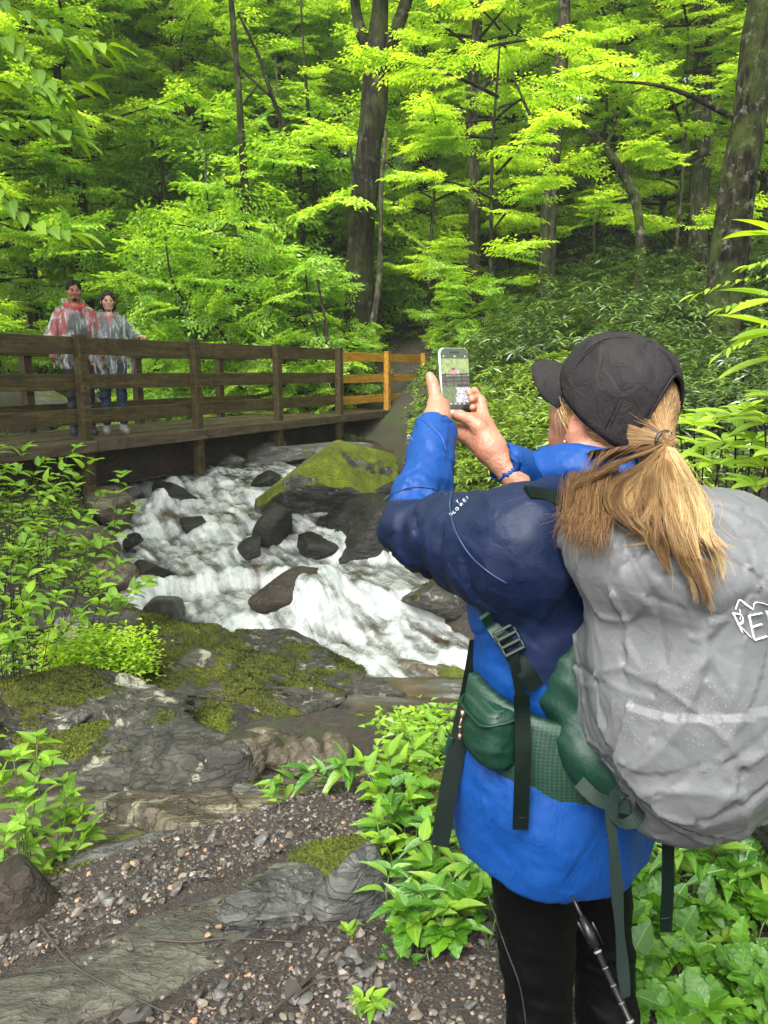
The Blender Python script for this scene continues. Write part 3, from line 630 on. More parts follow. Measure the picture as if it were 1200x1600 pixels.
PX, PY = np.meshgrid(np.arange(-2.2, 1.6, .03), np.arange(3.1, 5.3, .03), indexing='ij'); pq_ = np.stack([PX, PY, 0*PX], -1)
PZ = -.468+.006*fbm(pq_*[5, 9, 1], 3, 70)+.003*fbm(pq_*14, 2, 72)-.14*sstep(4.35, 4.95, PY+.22*PX+.45*fbm(pq_*1.6, 3, 74)); n0, n1_ = PX.shape; ii = (np.arange(n0-1)[:, None]*n1_+np.arange(n1_-1)[None]); Qw = np.stack([ii, ii+n1_, ii+n1_+1, ii+1], -1).reshape(-1, 4)
fz = np.clip(.0+.38*sstep(4.0, 4.7, PY+.22*PX+.45*fbm(pq_*1.6, 3, 74))*(.35+.8*fbm(pq_*[2, 6, 1], 4, 73)), 0, .6)
tag(obj('calm_pool', mesh_from('calm_pool', np.stack([PX, PY, PZ], -1), Qw, WATER, True, {'foam': fz.ravel(), 'fu': PX.ravel(), 'fv': (PY*.8).ravel()})), kind='structure')
add_water('water_upstream', np.arange(-26, 2, .12), np.arange(13.17, 30, .12), False)
# ================================================================== FOOTBRIDGE
BD = np.array([.451, .8925, 0]); BN = np.array([-.8925, .451, 0])      # along, across (to the far rail)
BA = -BN*0
P0 = at(133, 690, 8.3); DZ = .84; P0[2] = DZ
def wood(name, dark, mid, lite, green=.5, gloss=.5):
    t = NT(name); tc = t.new('ShaderNodeTexCoord'); oi = t.new('ShaderNodeObjectInfo')
    mp = t.new('ShaderNodeMapping'); mp.inputs['Scale'].default_value = (.9, 9, 9); t.l.new(tc.outputs['Object'], mp.inputs[0])
    cmb = t.new('ShaderNodeCombineXYZ'); t.set(cmb.inputs[0], t.math('MULTIPLY', oi.outputs['Random'], 37)); t.l.new(cmb.outputs[0], mp.inputs['Location'])
    v = mp.outputs[0]; n1 = t.noise(v, 3.2, 8, .65, .7); n2 = t.noise(t.coord(), 3.0, 6, .7); n3 = t.noise(v, 18, 4, .6)
    c = t.ramp(n1, [(.28, dark), (.5, mid), (.72, lite)])
    c = t.mix(t.ramp(n2, [(.42, 0), (.62, green)]), c, (.040, .036, .009))
    c = t.mix(t.ramp(t.noise(t.coord(), 1.7, 7, .75), [(.36, .85), (.5, 0)]), c, tuple(x*.5 for x in dark))
    t.p.inputs['Specular IOR Level'].default_value = .22; t.P(Base_Color=c, Roughness=t.ramp(n2, [(.3, .35), (.7, .75)]), Normal=t.bump(t.math('ADD', n1, t.math('MULTIPLY', n3, .4)), .5, .008)); return t.m
W_OLD = wood('weathered_wet_timber', (.009, .005, .002), (.046, .031, .013), (.11, .080, .034), .5)
W_NEW = wood('new_orange_timber', (.17, .078, .010), (.32, .16, .018), (.43, .24, .035), 0.0)
W_DECK = wood('wet_deck_planks', (.018, .012, .008), (.06, .043, .028), (.12, .092, .064), .35)
STEEL = rock_mat('rusty_dark_steel', (.018, .010, .008), (.05, .024, .015), moss=0, lich=0, wet=.4)
RB = np.stack([BD, BN, [0, 0, 1.]], 1)            # columns: local x along, y across, z up
br_e = thing('footbridge', 'wooden footbridge with dark plank rails and a new orange rail end over the creek', 'bridge', P0, math.atan2(BD[1], BD[0]))
def bpart(name, mb, mat, label=None, sm=False, loc=(0, 0, 0)):
    loc = np.asarray(loc, float); mb.V = [v-loc for v in mb.V]
    o = obj(name, mb.mesh(name, mat, sm), br_e, loc)
    if label: o['label'] = label
    return o
SP_ = 1.815; HW = 1.42
def post(t, y, new, top=1.115, bot=-.57):
    b = MB(); b.box((t, y, (top+bot)/2), (.115, .10, top-bot), None, 0, .006)
    o = bpart('post', b, W_NEW if new else W_OLD, 'new orange timber post' if new else None, loc=(t, y, .3))
    s = MB()
    for zb in (.98, .62, .26):
        for dz in (-.045, .045):
            if 'm' not in BM: BM['m'] = MB().tube([(0, 0, 0), (0, -.010, 0)], .011, 6).mesh('bolt', BOLT, True)
            obj('bolt', BM['m'], o, (-.01, -.052 if y < 1 else .062, zb+dz-.3))
BM = {}
BOLT = plain('dark_bolt_heads', (.02, .018, .016), .5, .6)
# near rail, posts outside the boards
near_t = [-2*SP_, -SP_, 0, SP_, 2*SP_, 3*SP_, 4*SP_, 5*SP_-.12]
for k, tt in enumerate(near_t): post(tt, -.02, k >= 6, 1.125 if k < 6 else 1.10, -.57 if k < 7 else -.1)
for k in range(len(near_t)-1):
    new = k >= 5; a, c_ = near_t[k], near_t[k+1]
    for z, h in ((1.01, .185), (.63, .165), (.26, .165)):
        b = MB(); L = c_-a-.006; b.box(((a+c_)/2, .052+.001*k, z-.03*(new)), (L, .04, h*(.85 if new else 1)), None, 0, .004)
        bpart('rail_board', b, W_NEW if new else W_OLD, 'new orange rail board' if new else None, loc=((a+c_)/2, .05, z))
    if False:
        b = MB(); b.box(((a+c_)/2, .0355+.0, 1.128), (c_-a-.006, .15, .034), None, 0, .004)
        bpart('cap_board', b, W_OLD, loc=((a+c_)/2, .04, 1.12))
# far rail
def far_t(px):     # param along the bridge where the far rail crosses photo column px
    k = (px-600)/1200.
    for tt in np.linspace(-4, 12, 1601):
        q = P0+BD*tt+BN*HW
        if q[0]-k*(q[1]*CP+(EYE-DZ-.5)*SP) > 0: return tt
ft = [far_t(45)-SP_, far_t(45)]; ft = [ft[0], ft[1], ft[1]+SP_, ft[1]+2*SP_, ft[1]+3*SP_, ft[1]+4*SP_, ft[1]+5*SP_]
for k, tt in enumerate(ft): post(tt, HW+.02, False, 1.115, -.5)
for k in range(len(ft)-1):
    a, c_ = ft[k], ft[k+1]
    for z, h in ((1.01, .185), (.63, .165), (.26, .165)):
        b = MB(); b.box(((a+c_)/2, HW-.052, z), (c_-a-.006, .04, h), None, 0, .004); bpart('rail_board', b, W_OLD, loc=((a+c_)/2, HW-.05, z))
# deck planks run along the bridge, fascia on the edge, steel girders below
NP = 9; pw = (HW+.10)/NP
for k in range(NP):
    for j, (a, c_) in enumerate([(-5.6, -1.2+.3*(k % 3)), (-1.2+.3*(k % 3), 3.1-.25*(k % 2)), (3.1-.25*(k % 2), 8.35)]):
        b = MB(); y = -.05+pw*(k+.5)+.0; b.box(((a+c_)/2, y, -.02+.003*((k*5+j) % 3)), (c_-a-.008, pw-.012, .045), None, 0, .004)
        bpart('deck_plank', b, W_DECK, loc=((a+c_)/2, y, 0))
edges = [-5.6, -SP_+.06, .06, SP_+.06, 2*SP_+.06, 3*SP_+.06, 4*SP_+.06, 8.35]
for k in range(len(edges)-1):
    a, c_ = edges[k], edges[k+1]; b = MB(); b.box(((a+c_)/2, -.098, -.055), (c_-a-.008, .06, .125), None, 0, .006)
    bpart('edge_beam', b, W_DECK, loc=((a+c_)/2, -.1, -.05))
    b = MB(); b.box(((a+c_)/2, HW+.105, -.055), (c_-a-.008, .05, .125), None, 0, .006); bpart('edge_beam', b, W_OLD, loc=((a+c_)/2, HW, -.05))
for y in (.22, HW-.2):
    b = MB(); b.box((1.35, y, -.10-.005), (13.9, .20, .02)); b.box((1.35, y, -.33), (13.9, .016, .42)); b.box((1.35, y, -.545), (13.9, .20, .02))
    bpart('girder', b, STEEL, loc=(1.35, y, -.3))
for tt in near_t[1:7]:
    b = MB(); b.box((tt, .67, -.24), (.08, HW-.05, .12)); bpart('cross_beam', b, STEEL, loc=(tt, .67, -.24))
br_e.matrix_basis = Matrix.Translation(Vector(P0)) @ Matrix(((BD[0], BN[0], 0, 0), (BD[1], BN[1], 0, 0), (0, 0, 1, 0), (0, 0, 0, 1)))
# dry-stone abutment at the far end
ab = thing('stone_abutment', 'dark dry stacked stone abutment carrying the far end of the bridge', 'abutment', P0+BD*7.6+np.array([0, 0, -.7]))
rr = np.random.default_rng(5)
for row in range(9):
    for k in range(9):
        q = P0+BD*(7.05+.02*row+rr.uniform(0, .08)) + BN*(-.55+k*.25+rr.uniform(-.06, .06)+(row % 2)*.12) + np.array([0, 0, -.62-row*.125+rr.uniform(-.015, .015)])
        o = obj('stone', rock_mesh(400+(row*9+k) % 7, R_WET if (row+k) % 3 else R_GREY, 2, rough=.05, planes=9), ab, q-np.array(ab.location), (rr.uniform(-.1, .1), rr.uniform(-.1, .1), rr.uniform(-.3, .3)+.45), (.42, .34, .15))
# the side wall of the abutment facing us
for row in range(9):
    for k in range(6):
        q = P0+BD*(7.1+k*.3+rr.uniform(-.06, .06)) + BN*(-.62+rr.uniform(-.05, .03)) + np.array([0, 0, -.62-row*.125+rr.uniform(-.015, .015)])
        obj('stone', rock_mesh(400+(row*5+k) % 7, R_WET if (row+k) % 4 else R_GREY, 2), ab, q-np.array(ab.location), (rr.uniform(-.1, .1), rr.uniform(-.1, .1), rr.uniform(-.3, .3)+1.1), (.42, .3, .15))
# trail beyond the bridge
tp = spline([(P0+BD*8.0)+BN*.7, (1.0, 18, 0), (1.15, 21, 0), (2.4, 24, 0), (5, 27, 0)], 50); V = []
for k, p in enumerate(tp):
    d = nrm(tp[min(k+1, 49)]-tp[max(k-1, 0)])*[1, 1, 0]; s_ = np.array([d[1], -d[0], 0]); w = np.linspace(-1.0, 1.0, 9)
    q = p+s_*w[:, None]; q[:, 2] = G(q[:, 0], q[:, 1])+.10 if k > 3 else DZ-.03; V.append(q)
V = np.array(V); V[4:, :, 2] = np.maximum(V[4:, :, 2], DZ-.03)
ii = (np.arange(49)[:, None]*9+np.arange(8)[None]); Qp = np.stack([ii, ii+9, ii+10, ii+1], -1).reshape(-1, 4)
tag(obj('trail_path', mesh_from('trail_path', V, Qp[:, ::-1], GRAV)), kind='structure')
# ================================================================== FOREST
M_BEECH = leaf_mat('spring_beech_leaf', (.13, .25, .02), (.26, .42, .035), (.42, .55, .06), trans=.58, rough=.45, tcol=1.0)
M_LIME = leaf_mat('lime_maple_leaf', (.17, .32, .02), (.32, .48, .04), (.50, .60, .07), trans=.58, rough=.45, tcol=1.0)
M_MID = leaf_mat('green_sapling_leaf', (.08, .18, .016), (.18, .34, .028), (.34, .50, .05), trans=.5, rough=.30, tcol=1.0)
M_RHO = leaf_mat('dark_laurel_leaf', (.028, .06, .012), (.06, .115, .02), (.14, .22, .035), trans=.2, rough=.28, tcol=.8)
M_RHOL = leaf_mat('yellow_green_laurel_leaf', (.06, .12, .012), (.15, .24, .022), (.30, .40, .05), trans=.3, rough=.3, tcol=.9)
M_HEM = leaf_mat('hemlock_needles', (.015, .04, .010), (.03, .075, .02), (.06, .12, .03), trans=.2, rough=.5)
B_DARK = bark_mat('dark_wet_bark', (.006, .0045, .003), (.022, .017, .011), moss=.3, lich=.12)
B_PALE = bark_mat('pale_pinkish_bark', (.13, .10, .08), (.27, .22, .185), moss=.1, lich=.3)
B_GREY = bark_mat('grey_brown_bark', (.03, .025, .018), (.085, .072, .055), moss=.3, lich=.3)
B_MOSS = bark_mat('mossy_bark', (.009, .007, .004), (.034, .027, .016), moss=.7, lich=.35, sc=1.4)
B_TWIG = bark_mat('thin_dark_twig', (.02, .016, .012), (.06, .05, .04))

def leaf_geo(P, D, N, L, W, fold=.18, droop=.12, kind=0):
    P = np.asarray(P, float); D = nrm(D); Sd = nrm(np.cross(D, N)); N = np.cross(Sd, D); n = len(P)
    L = np.broadcast_to(np.asarray(L, float), (n,))[:, None]; W = np.broadcast_to(np.asarray(W, float), (n,))[:, None]
    if kind == 0:
        V = np.stack([P, P+D*L*.42+Sd*W/2+N*W*fold, P+D*L-N*L*droop, P+D*L*.42-Sd*W/2+N*W*fold], 1)
        T = np.array([[0, 1, 2], [0, 2, 3]])
    else:
        f = lambda u, s_, w_: P+D*L*u+Sd*W*.5*w_*s_+N*(W*fold*w_*abs(s_)-L*droop*u*u)
        V = np.stack([P, f(.25, 1, .75), f(.55, 1, .95), f(.82, 1, .5), f(1, 0, 0), f(.82, -1, .5), f(.55, -1, .95), f(.25, -1, .75), f(.5, 0, 0)], 1)
        T = np.array([[0, 1, 8], [1, 2, 8], [2, 3, 8], [3, 4, 8], [4, 5, 8], [5, 6, 8], [6, 7, 8], [7, 0, 8]])
    k = V.shape[1]; F = (np.arange(n)[:, None, None]*k+T[None]).reshape(-1, 3)
    return V.reshape(-1, 3), F, k
def flat_spray(r, length=.8, n_side=7, leaf_gap=.075, wid=.45, droop=.15):
    """layered fan of leaves on a twig along +x ; returns P,D,N"""
    P = []; D = []; N = []
    def twig(p0, ang, L):
        m = max(2, int(L/leaf_gap)); d = np.array([math.cos(ang), math.sin(ang), 0])
        for k in range(m):
            s_ = (k+.6)/m; p = p0+d*L*s_; p[2] -= droop*(np.linalg.norm(p[:2])**2)*.6
            for sg in ((1, -1) if k < m-1 else (0,)):
                a = ang+sg*r.uniform(.7, 1.15)+r.normal()*.12
                P.append(p+r.normal(size=3)*.008); D.append([math.cos(a), math.sin(a), r.uniform(-.45, .05)])
                N.append([r.normal()*.22, r.normal()*.22, 1])
    twig(np.zeros(3), 0, length)
    for k in range(n_side):
        s_ = (k+.5)/n_side; L = wid*math.sin(math.pi*(.25+.7*s_))*r.uniform(.75, 1.1); sg = 1 if k % 2 else -1
        p = np.array([length*s_*.9, 0, 0]); twig(p, sg*r.uniform(.65, .95), L)
    return np.array(P), np.array(D), np.array(N)
def place_sprays(tmpl, pos, yaw, pitch, roll, sc):
    """pos (m,3)... -> stacked P,D,N, spray id"""
    Ps, Ds, Ns, ids = [], [], [], []
    cy, sy = np.cos(yaw), np.sin(yaw); cp, sp = np.cos(pitch), np.sin(pitch); cr, sr = np.cos(roll), np.sin(roll)
    R = np.empty((len(yaw), 3, 3))
    R[:, 0] = np.stack([cy*cp, -sy*cr-cy*sp*sr, sy*sr-cy*sp*cr], -1); R[:, 1] = np.stack([sy*cp, cy*cr-sy*sp*sr, -cy*sr-sy*sp*cr], -1); R[:, 2] = np.stack([sp, cp*sr, cp*cr], -1)
    w = np.arange(len(yaw)) % len(tmpl)
    for k, (P, D, N) in enumerate(tmpl):
        m = w == k
        if not m.any(): continue
        Ps.append((np.einsum('aij,bj->abi', R[m]*sc[m, None, None], P)+pos[m][:, None]).reshape(-1, 3))
        Ds.append(np.einsum('aij,bj->abi', R[m], D).reshape(-1, 3)); Ns.append(np.einsum('aij,bj->abi', R[m], N).reshape(-1, 3))
        ids.append(np.repeat(np.where(m)[0], len(P)))
    return np.vstack(Ps), np.vstack(Ds), np.vstack(Ns), np.concatenate(ids)
def leaf_mesh(name, P, D, N, ids, L, W, mat, r, kind=0, fold=.18, droop=.15, tvar=.22, keep=None):
    n = len(P); V, F, k = leaf_geo(P, D, N, L*r.uniform(.7, 1.2, n), W*r.uniform(.75, 1.15, n), fold, droop, kind)
    t_ = .5 + tvar*r.normal(size=n) + (r.normal(size=ids.max()+1)*.16)[ids]
    return mesh_from(name, V, F, mat, False, {'tint': np.repeat(np.clip(t_, 0, 1), k)})
rs = np.random.default_rng(11)
T_FLAT = [flat_spray(rs) for _ in range(5)]
T_BIG = [flat_spray(rs, 1.0, 9, .11, .55, .2) for _ in range(4)]
def whorl(r, n=9, up=.25):
    a = np.arange(n)/n*2*np.pi+r.uniform(0, .4, n); e = r.uniform(-.35, up+.3, n)
    D = np.stack([np.cos(a)*np.cos(e), np.sin(a)*np.cos(e), np.sin(e)], -1); N = np.stack([-np.cos(a)*np.sin(e), -np.sin(a)*np.sin(e), np.cos(e)], -1)+r.normal(size=(n, 3))*.12
    return D*.012, D, N
T_WH = [whorl(rs) for _ in range(6)]

def crown_mesh(seed, R, zb, zt, mat, leaf=.095, per=4.6, tmpl=None, gap=.62, name='crown', flat=1.0, sparse=1.0, limbs=None, jit=1.0):
    """tiers of branches carrying flat sprays; also returns the limb mesh builder"""
    r = np.random.default_rng(seed); pos = []; yaw = []; pit = []; sc = []; rol = []; tw = MB()
    z = zb; az = r.uniform(0, 6)
    while z < zt:
        u = (z-zb)/(zt-zb); prof = (math.sin(math.pi*(.18+.75*u)))**.7
        for b in range(int(per)+(r.random() < per % 1)):
            az += 2.4+r.normal()*.25; L = R*prof*r.uniform(.55, 1.12); rise = r.uniform(.10, .42)*L*(1-.3*u); z0 = z+r.normal()*.3*jit
            s_ = np.linspace(0, 1, 7); lat = r.normal()*.12*L
            q = np.stack([s_*L, lat*s_**2, rise*(s_-.55*s_**2)*1.6], -1)@Rz(az).T+[0, 0, z0]
            tw.tube(q, np.linspace(.012+.012*L, .006, 7), 4, False)
            m = max(2, int(L/.33*sparse))
            for k in range(m):
                f = .22+.78*(k+r.random())/m; p = np.array([np.interp(f, s_, q[:, j]) for j in range(3)])
                for sg in (-1, 1):
                    if r.random() < .88:
                        pos.append(p); yaw.append(az+lat*.5+sg*r.uniform(.45, 1.05)*(1-.5*f)); pit.append(r.normal()*.20*jit-.02); rol.append(r.normal()*.26*jit); sc.append(r.uniform(.7, 1.15))
        z += gap*r.uniform(.75, 1.25)
    pos, yaw, pit, rol, sc = map(np.array, (pos, yaw, pit, rol, sc))
    P, D, N, ids = place_sprays(tmpl or T_FLAT, pos, yaw, pit, rol, sc)
    return leaf_mesh(name, P, D, N, ids, leaf, leaf*.56, mat, r), tw.mesh('limbs', B_DARK)
CR = {}
CR['a'] = crown_mesh(1, 3.6, 2.6, 11, M_BEECH, .10)
CR['b'] = crown_mesh(2, 3.2, 3.2, 12, M_LIME, .10)
CR['c'] = crown_mesh(3, 4.2, 3.0, 10, M_LIME, .11, gap=.75)
CR['d'] = crown_mesh(4, 3.4, 2.2, 11, M_BEECH, .12, gap=.6)
CR['u'] = crown_mesh(5, 1.7, .5, 4.2, M_MID, .10, per=4, gap=.36, jit=2.0)
CR['v'] = crown_mesh(6, 1.5, .3, 3.2, M_BEECH, .10, per=4, gap=.36, jit=1.6)
CR['w'] = crown_mesh(7, 2.0, .5, 3.6, M_MID, .11, per=4, gap=.34, jit=2.2)
CR['h'] = crown_mesh(8, 3.0, 3.0, 14, M_HEM, .055, per=6, gap=.55, tmpl=[flat_spray(rs, .8, 10, .04, .4, .3) for _ in range(3)])
CR['e'] = crown_mesh(9, 2.7, 2.2, 7.6, M_LIME, .105, per=3.6, gap=.95, jit=.75, sparse=1.15)
CR['f'] = crown_mesh(10, 2.2, 1.4, 5.6, M_BEECH, .10, per=3.6, gap=.8, jit=1.1)
print('crown tris', {k: len(v[0].polygons) for k, v in CR.items()})
def shrub_mesh(seed, R, H, mat, leaf=.13, n=520, wr=.26, inner=.55):
    """laurel: leaf whorls over an uneven dome"""
    r = np.random.default_rng(seed); u = nrm(r.normal(size=(n, 3))); u[:, 2] = np.abs(u[:, 2])*1.1-.12; u = nrm(u)
    rad = (1+.28*fbm(u*2.1+seed, 3, seed))*r.uniform(inner, 1.0, n)**.6
    pos = u*rad[:, None]*[R, R, H]; pos[:, 2] = np.maximum(pos[:, 2], .06*H)
    yaw = r.uniform(0, 6.28, n); tilt = np.arctan2(np.linalg.norm(u[:, :2], axis=1), u[:, 2]+.9)*.55; az = np.arctan2(u[:, 1], u[:, 0])
    P, D, N, ids = [], [], [], []
    for k in range(n):
        p, d, nn = T_WH[k % 6]; M = Rz(az[k])@Ry(tilt[k])@Rz(yaw[k]); P.append(p@M.T+pos[k]); D.append(d@M.T); N.append(nn@M.T); ids.append(np.full(len(p), k))
    P, D, N, ids = map(np.concatenate, (P, D, N, ids))
    lm = leaf_mesh('foliage', P, D, N, ids, leaf, leaf*wr, mat, r, kind=0, fold=.12, droop=.16)
    tw = MB()
    for k in range(14):
        q = pos[k*7 % n]*.9; tw.tube(spline([(q[0]*.12, q[1]*.12, -.3), (q[0]*.4, q[1]*.4, q[2]*.5), q], 8), np.linspace(.03, .008, 8), 5, False)
    return lm, tw.mesh('stems', B_TWIG)
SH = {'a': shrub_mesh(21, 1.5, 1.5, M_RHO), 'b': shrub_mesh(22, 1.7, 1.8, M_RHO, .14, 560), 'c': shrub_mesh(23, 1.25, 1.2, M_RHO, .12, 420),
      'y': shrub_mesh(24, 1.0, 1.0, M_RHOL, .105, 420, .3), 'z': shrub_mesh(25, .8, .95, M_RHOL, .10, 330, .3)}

def trunk(pts, Y, w, mat, label, cat='tree', base=None, flare=1.5, crown=None, cs=1.0, limbs=(), group=None, name='tree', n=14, crot=0, dY=0, top_ext=0):
    """pts: photo pixels from the base upwards at distance Y (dY: lean away); w: widths in photo pixels"""
    P = [at(x, y, Y+dY*k/max(len(pts)-1, 1)) for k, (x, y) in enumerate(pts)]
    if top_ext: P.append(P[-1]+nrm(P[-1]-P[-2])*top_ext)
    P = np.array(P); zb = G1(P[0][0], P[0][1])
    if P[0][2] > zb: P = np.vstack([P[0]*[1, 1, 0]+[0, 0, zb-.15]+(P[0]-P[1])*[.1, .1, 0], P])
    loc = P[0].copy(); 
    W = np.interp(np.linspace(0, 1, len(P)), np.linspace(0, 1, len(w)), w)/2/1200*Y
    s_ = spline(P, 26)-loc; rad = spline(np.c_[W, W*0, W*0], 26)[:, 0]; z_ = s_[:, 2]
    rad = rad*(1+(flare-1)*np.exp(-z_/.35)); rad = rad*(1+.06*vn(np.c_[z_*2, z_*0, z_*0+Y], 3))
    mb = MB(); mb.tube(s_, rad, n)
    V = mb.V[0]; V[:] += nrm(V-np.repeat(s_, n, 0) if False else np.r_[V[:-2]-np.repeat(s_, n, 0), V[-2:]*0+1])*(fbm(V*[5, 5, 1.2], 3, 9)[:, None]*W.mean()*.22)
    e = thing(name, label, cat, loc, 0, group)
    mb.obj('trunk', mat, e)
    for lp, lw in limbs:
        q = np.array([at(x, y, Y+(dy if len(l) > 2 else 0)) for l in lp for x, y, *rest in [l] for dy in [rest[0] if rest else 0]])-loc
        b = MB(); b.tube(spline(q, 16), np.linspace(lw[0], lw[1], 16)/2/1200*Y, 8); b.obj('limb', mat, e)
    if crown:
        c_, l_ = CR[crown]; top = s_[-1]*[1, 1, 0]*.5+[0, 0, 3.4]
        obj('crown', c_, e, top, (0, 0, crot), cs); obj('limbs', l_, e, top, (0, 0, crot), cs)
    return e
# ---- the trunks one can tell apart
trunk([(558, 590), (562, 470), (563, 400), (572, 280), (583, 180), (588, 90), (592, 30), (598, -60)], 16.5, (52, 46, 44, 40, 38, 34, 26, 20), B_DARK, 'tall dark forked tree with lichen streaks standing behind the middle of the bridge',
      limbs=[([(584, 130), (604, 90), (622, 40), (645, -30)], (26, 16)), ([(584, 90), (566, 55), (557, 20), (552, -30)], (20, 12)), ([(578, 330), (556, 300), (548, 230)], (9, 4))], crown=None, name='forked_tree')
trunk([(574, 545), (588, 480), (594, 400), (596, 300), (604, 200)], 16.0, (18, 13, 10, 7, 4), B_GREY, 'pale slim trunk pressed against the tall dark forked tree')
trunk([(306, 420), (300, 330), (294, 230), (285, 150), (275, 60), (268, -30)], 19.5, (24, 22, 20, 20, 16, 14), B_PALE, 'pale pinkish trunk with broken limb stubs far beyond the couple', crown='b', cs=1.0,
      limbs=[([(288, 200), (262, 175), (245, 160)], (7, 3)), ([(290, 230), (276, 220), (272, 190)], (8, 4))])
trunk([(356, 380), (352, 300), (352, 200), (350, 130), (348, 0)], 20, (16, 15, 14, 13, 10), B_PALE, 'pale grey upright trunk beside the thin dark one', crown='a')
trunk([(316, 260), (313, 200), (311, 140), (310, 0)], 20.6, (12, 12, 11, 8), B_PALE, 'short visible stretch of pale trunk between two taller pale ones', crown='b')
trunk([(337, 280), (335, 200), (334, 100), (333, -20)], 20.9, (12, 11, 10, 8), B_DARK, 'thin dark trunk deep in the forest between pale trunks', crown='c')
trunk([(394, 450), (386, 340), (378, 230), (371, 120), (362, 10), (358, -60)], 16.2, (15, 13, 11, 10, 8, 7), B_DARK, 'slender dark tree rising above the second bridge post', limbs=[([(386, 330), (370, 300), (350, 280)], (4, 2)), ([(374, 170), (390, 150), (405, 130)], (4, 2))])
trunk([(42, 370), (38, 290), (34, 230), (30, 120)], 18.5, (16, 15, 13, 12), B_GREY, 'short grey brown trunk above the end of the rail', crown='a')
trunk([(128, 360), (118, 300), (106, 255), (96, 180), (88, 100)], 18, (24, 22, 18, 14, 10), B_DARK, 'dark burly trunk with crooked limbs above the man', limbs=[([(112, 270), (90, 262), (74, 268), (60, 245)], (9, 4)), ([(122, 320), (132, 290), (126, 250)], (8, 4))], crown='d')
trunk([(255, 290), (238, 220), (215, 180), (200, 170)], 18, (7, 6, 5, 3), B_DARK, 'thin bare leaning sapling stem above the woman')
trunk([(250, 300), (244, 250), (240, 190), (228, 160)], 19, (7, 6, 5, 4), B_DARK, 'thin dark stem crossing the leaning sapling')
trunk([(470, 290), (448, 210), (425, 150), (405, 90), (372, 20)], 17, (8, 7, 6, 5, 4), B_DARK, 'thin leaning dark stem reaching up to the left of the forked tree'.replace('to the left of', 'beside'), limbs=[([(428, 155), (400, 130), (370, 100), (330, 60)], (5, 2))])
trunk([(492, 285), (485, 210), (478, 130), (473, 60), (470, 0)], 17.5, (7, 6, 5, 4, 3), B_DARK, 'thin straight dark stem next to the leaning one', limbs=[([(487, 275), (515, 268), (545, 262)], (4, 2)), ([(484, 200), (495, 185), (503, 172)], (4, 2))])
trunk([(742, 300), (738, 240), (737, 150), (744, 60), (748, -30)], 17.6, (18, 16, 16, 15, 12), B_GREY, 'straight brown trunk between the forked tree and the hiker', crown='c', limbs=[([(740, 150), (765, 125), (790, 112)], (12, 5))])
trunk([(612, 250), (618, 120), (648, 75), (690, 62), (720, 80)], 20, (11, 12, 12, 10, 5), B_GREY, 'arching grey branch tree bent over beside the forked trunk')
trunk([(856, 400), (860, 300), (866, 220), (874, 130), (880, 40), (884, -40)], 16, (27, 24, 22, 20, 17, 14), B_GREY, 'grey scaly trunk standing above the visor of the cap', crown=None)
trunk([(1000, 430), (1000, 360), (992, 310), (968, 262), (940, 225), (905, 190), (880, 170)], 14, (13, 13, 13, 13, 12, 9, 6), B_MOSS, 'curving mossy trunk arching out over the thicket', limbs=[([(945, 235), (958, 200), (962, 170)], (6, 3)), ([(828, 180), (815, 150), (801, 118)], (5, 3))])
trunk([(1085, 470), (1090, 400), (1094, 300), (1097, 150), (1100, 40), (1102, -40)], 16.8, (34, 30, 28, 27, 24, 20), B_GREY, 'tall light brown hemlock trunk beside the big mossy one', crown='h')
trunk([(1076, 430), (1082, 300), (1086, 200)], 18, (12, 11, 9), B_DARK, 'thin dark trunk almost hidden behind the hemlock', crown='h', cs=.9)
trunk([(1105, 680), (1122, 560), (1130, 470), (1148, 340), (1168, 200), (1185, 60), (1196, -40)], 11, (76, 62, 54, 50, 48, 44, 40), B_MOSS, 'thick mossy tree leaning out at the edge above the grey pack', flare=1.2,
      limbs=[([(1178, 185), (1140, 180), (1075, 148), (1020, 132), (955, 127)], (12, 3)), ([(1176, 205), (1200, 195), (1230, 190)], (9, 5))], n=20, name='mossy_tree')
# stems of the thicket behind the bridge
for pts, lab in (([(498, 545), (492, 510), (483, 470), (478, 430)], 'first of the thin black stems behind the third rail post'), ([(512, 540), (508, 500), (500, 460), (494, 430)], 'second thin black stem behind the third rail post'),
                 ([(355, 540), (305, 490), (270, 440), (258, 370)], 'long thin bent stem sweeping down behind the bridge rail'), ([(520, 560), (512, 540), (505, 505)], 'short crooked stem low behind the third rail post')):
    trunk(pts, 14.5, (5, 4, 4, 3), B_TWIG, lab, flare=1.1, n=6, name='sapling')
ANCH = [(60, 'beyond the end of the rail'), (115, 'above the man in the poncho'), (185, 'above the woman in the poncho'), (260, 'beyond the pale pinkish trunk'), (330, 'beside the slender dark tree'), (400, 'above the second rail post'), (470, 'beside the thin leaning stems'), (540, 'next to the forked tree'), (610, 'just past the forked tree'), (680, 'above the trail end'),
        (750, 'behind the straight brown trunk'), (830, 'above the visor of the cap'), (900, 'beside the grey scaly trunk'), (970, 'under the curving mossy trunk'), (1050, 'beyond the curving mossy trunk'), (1130, 'beside the hemlock trunk'), (1190, 'behind the thick mossy tree'), (9999, 'past the thick mossy tree')]
def anchor(px):
    for a, s_ in ANCH:
        if px < a: return s_
ROWN = {0: 'in the farthest row', 1: 'in the middle row', 2: 'in the near row', 3: 'in front'}
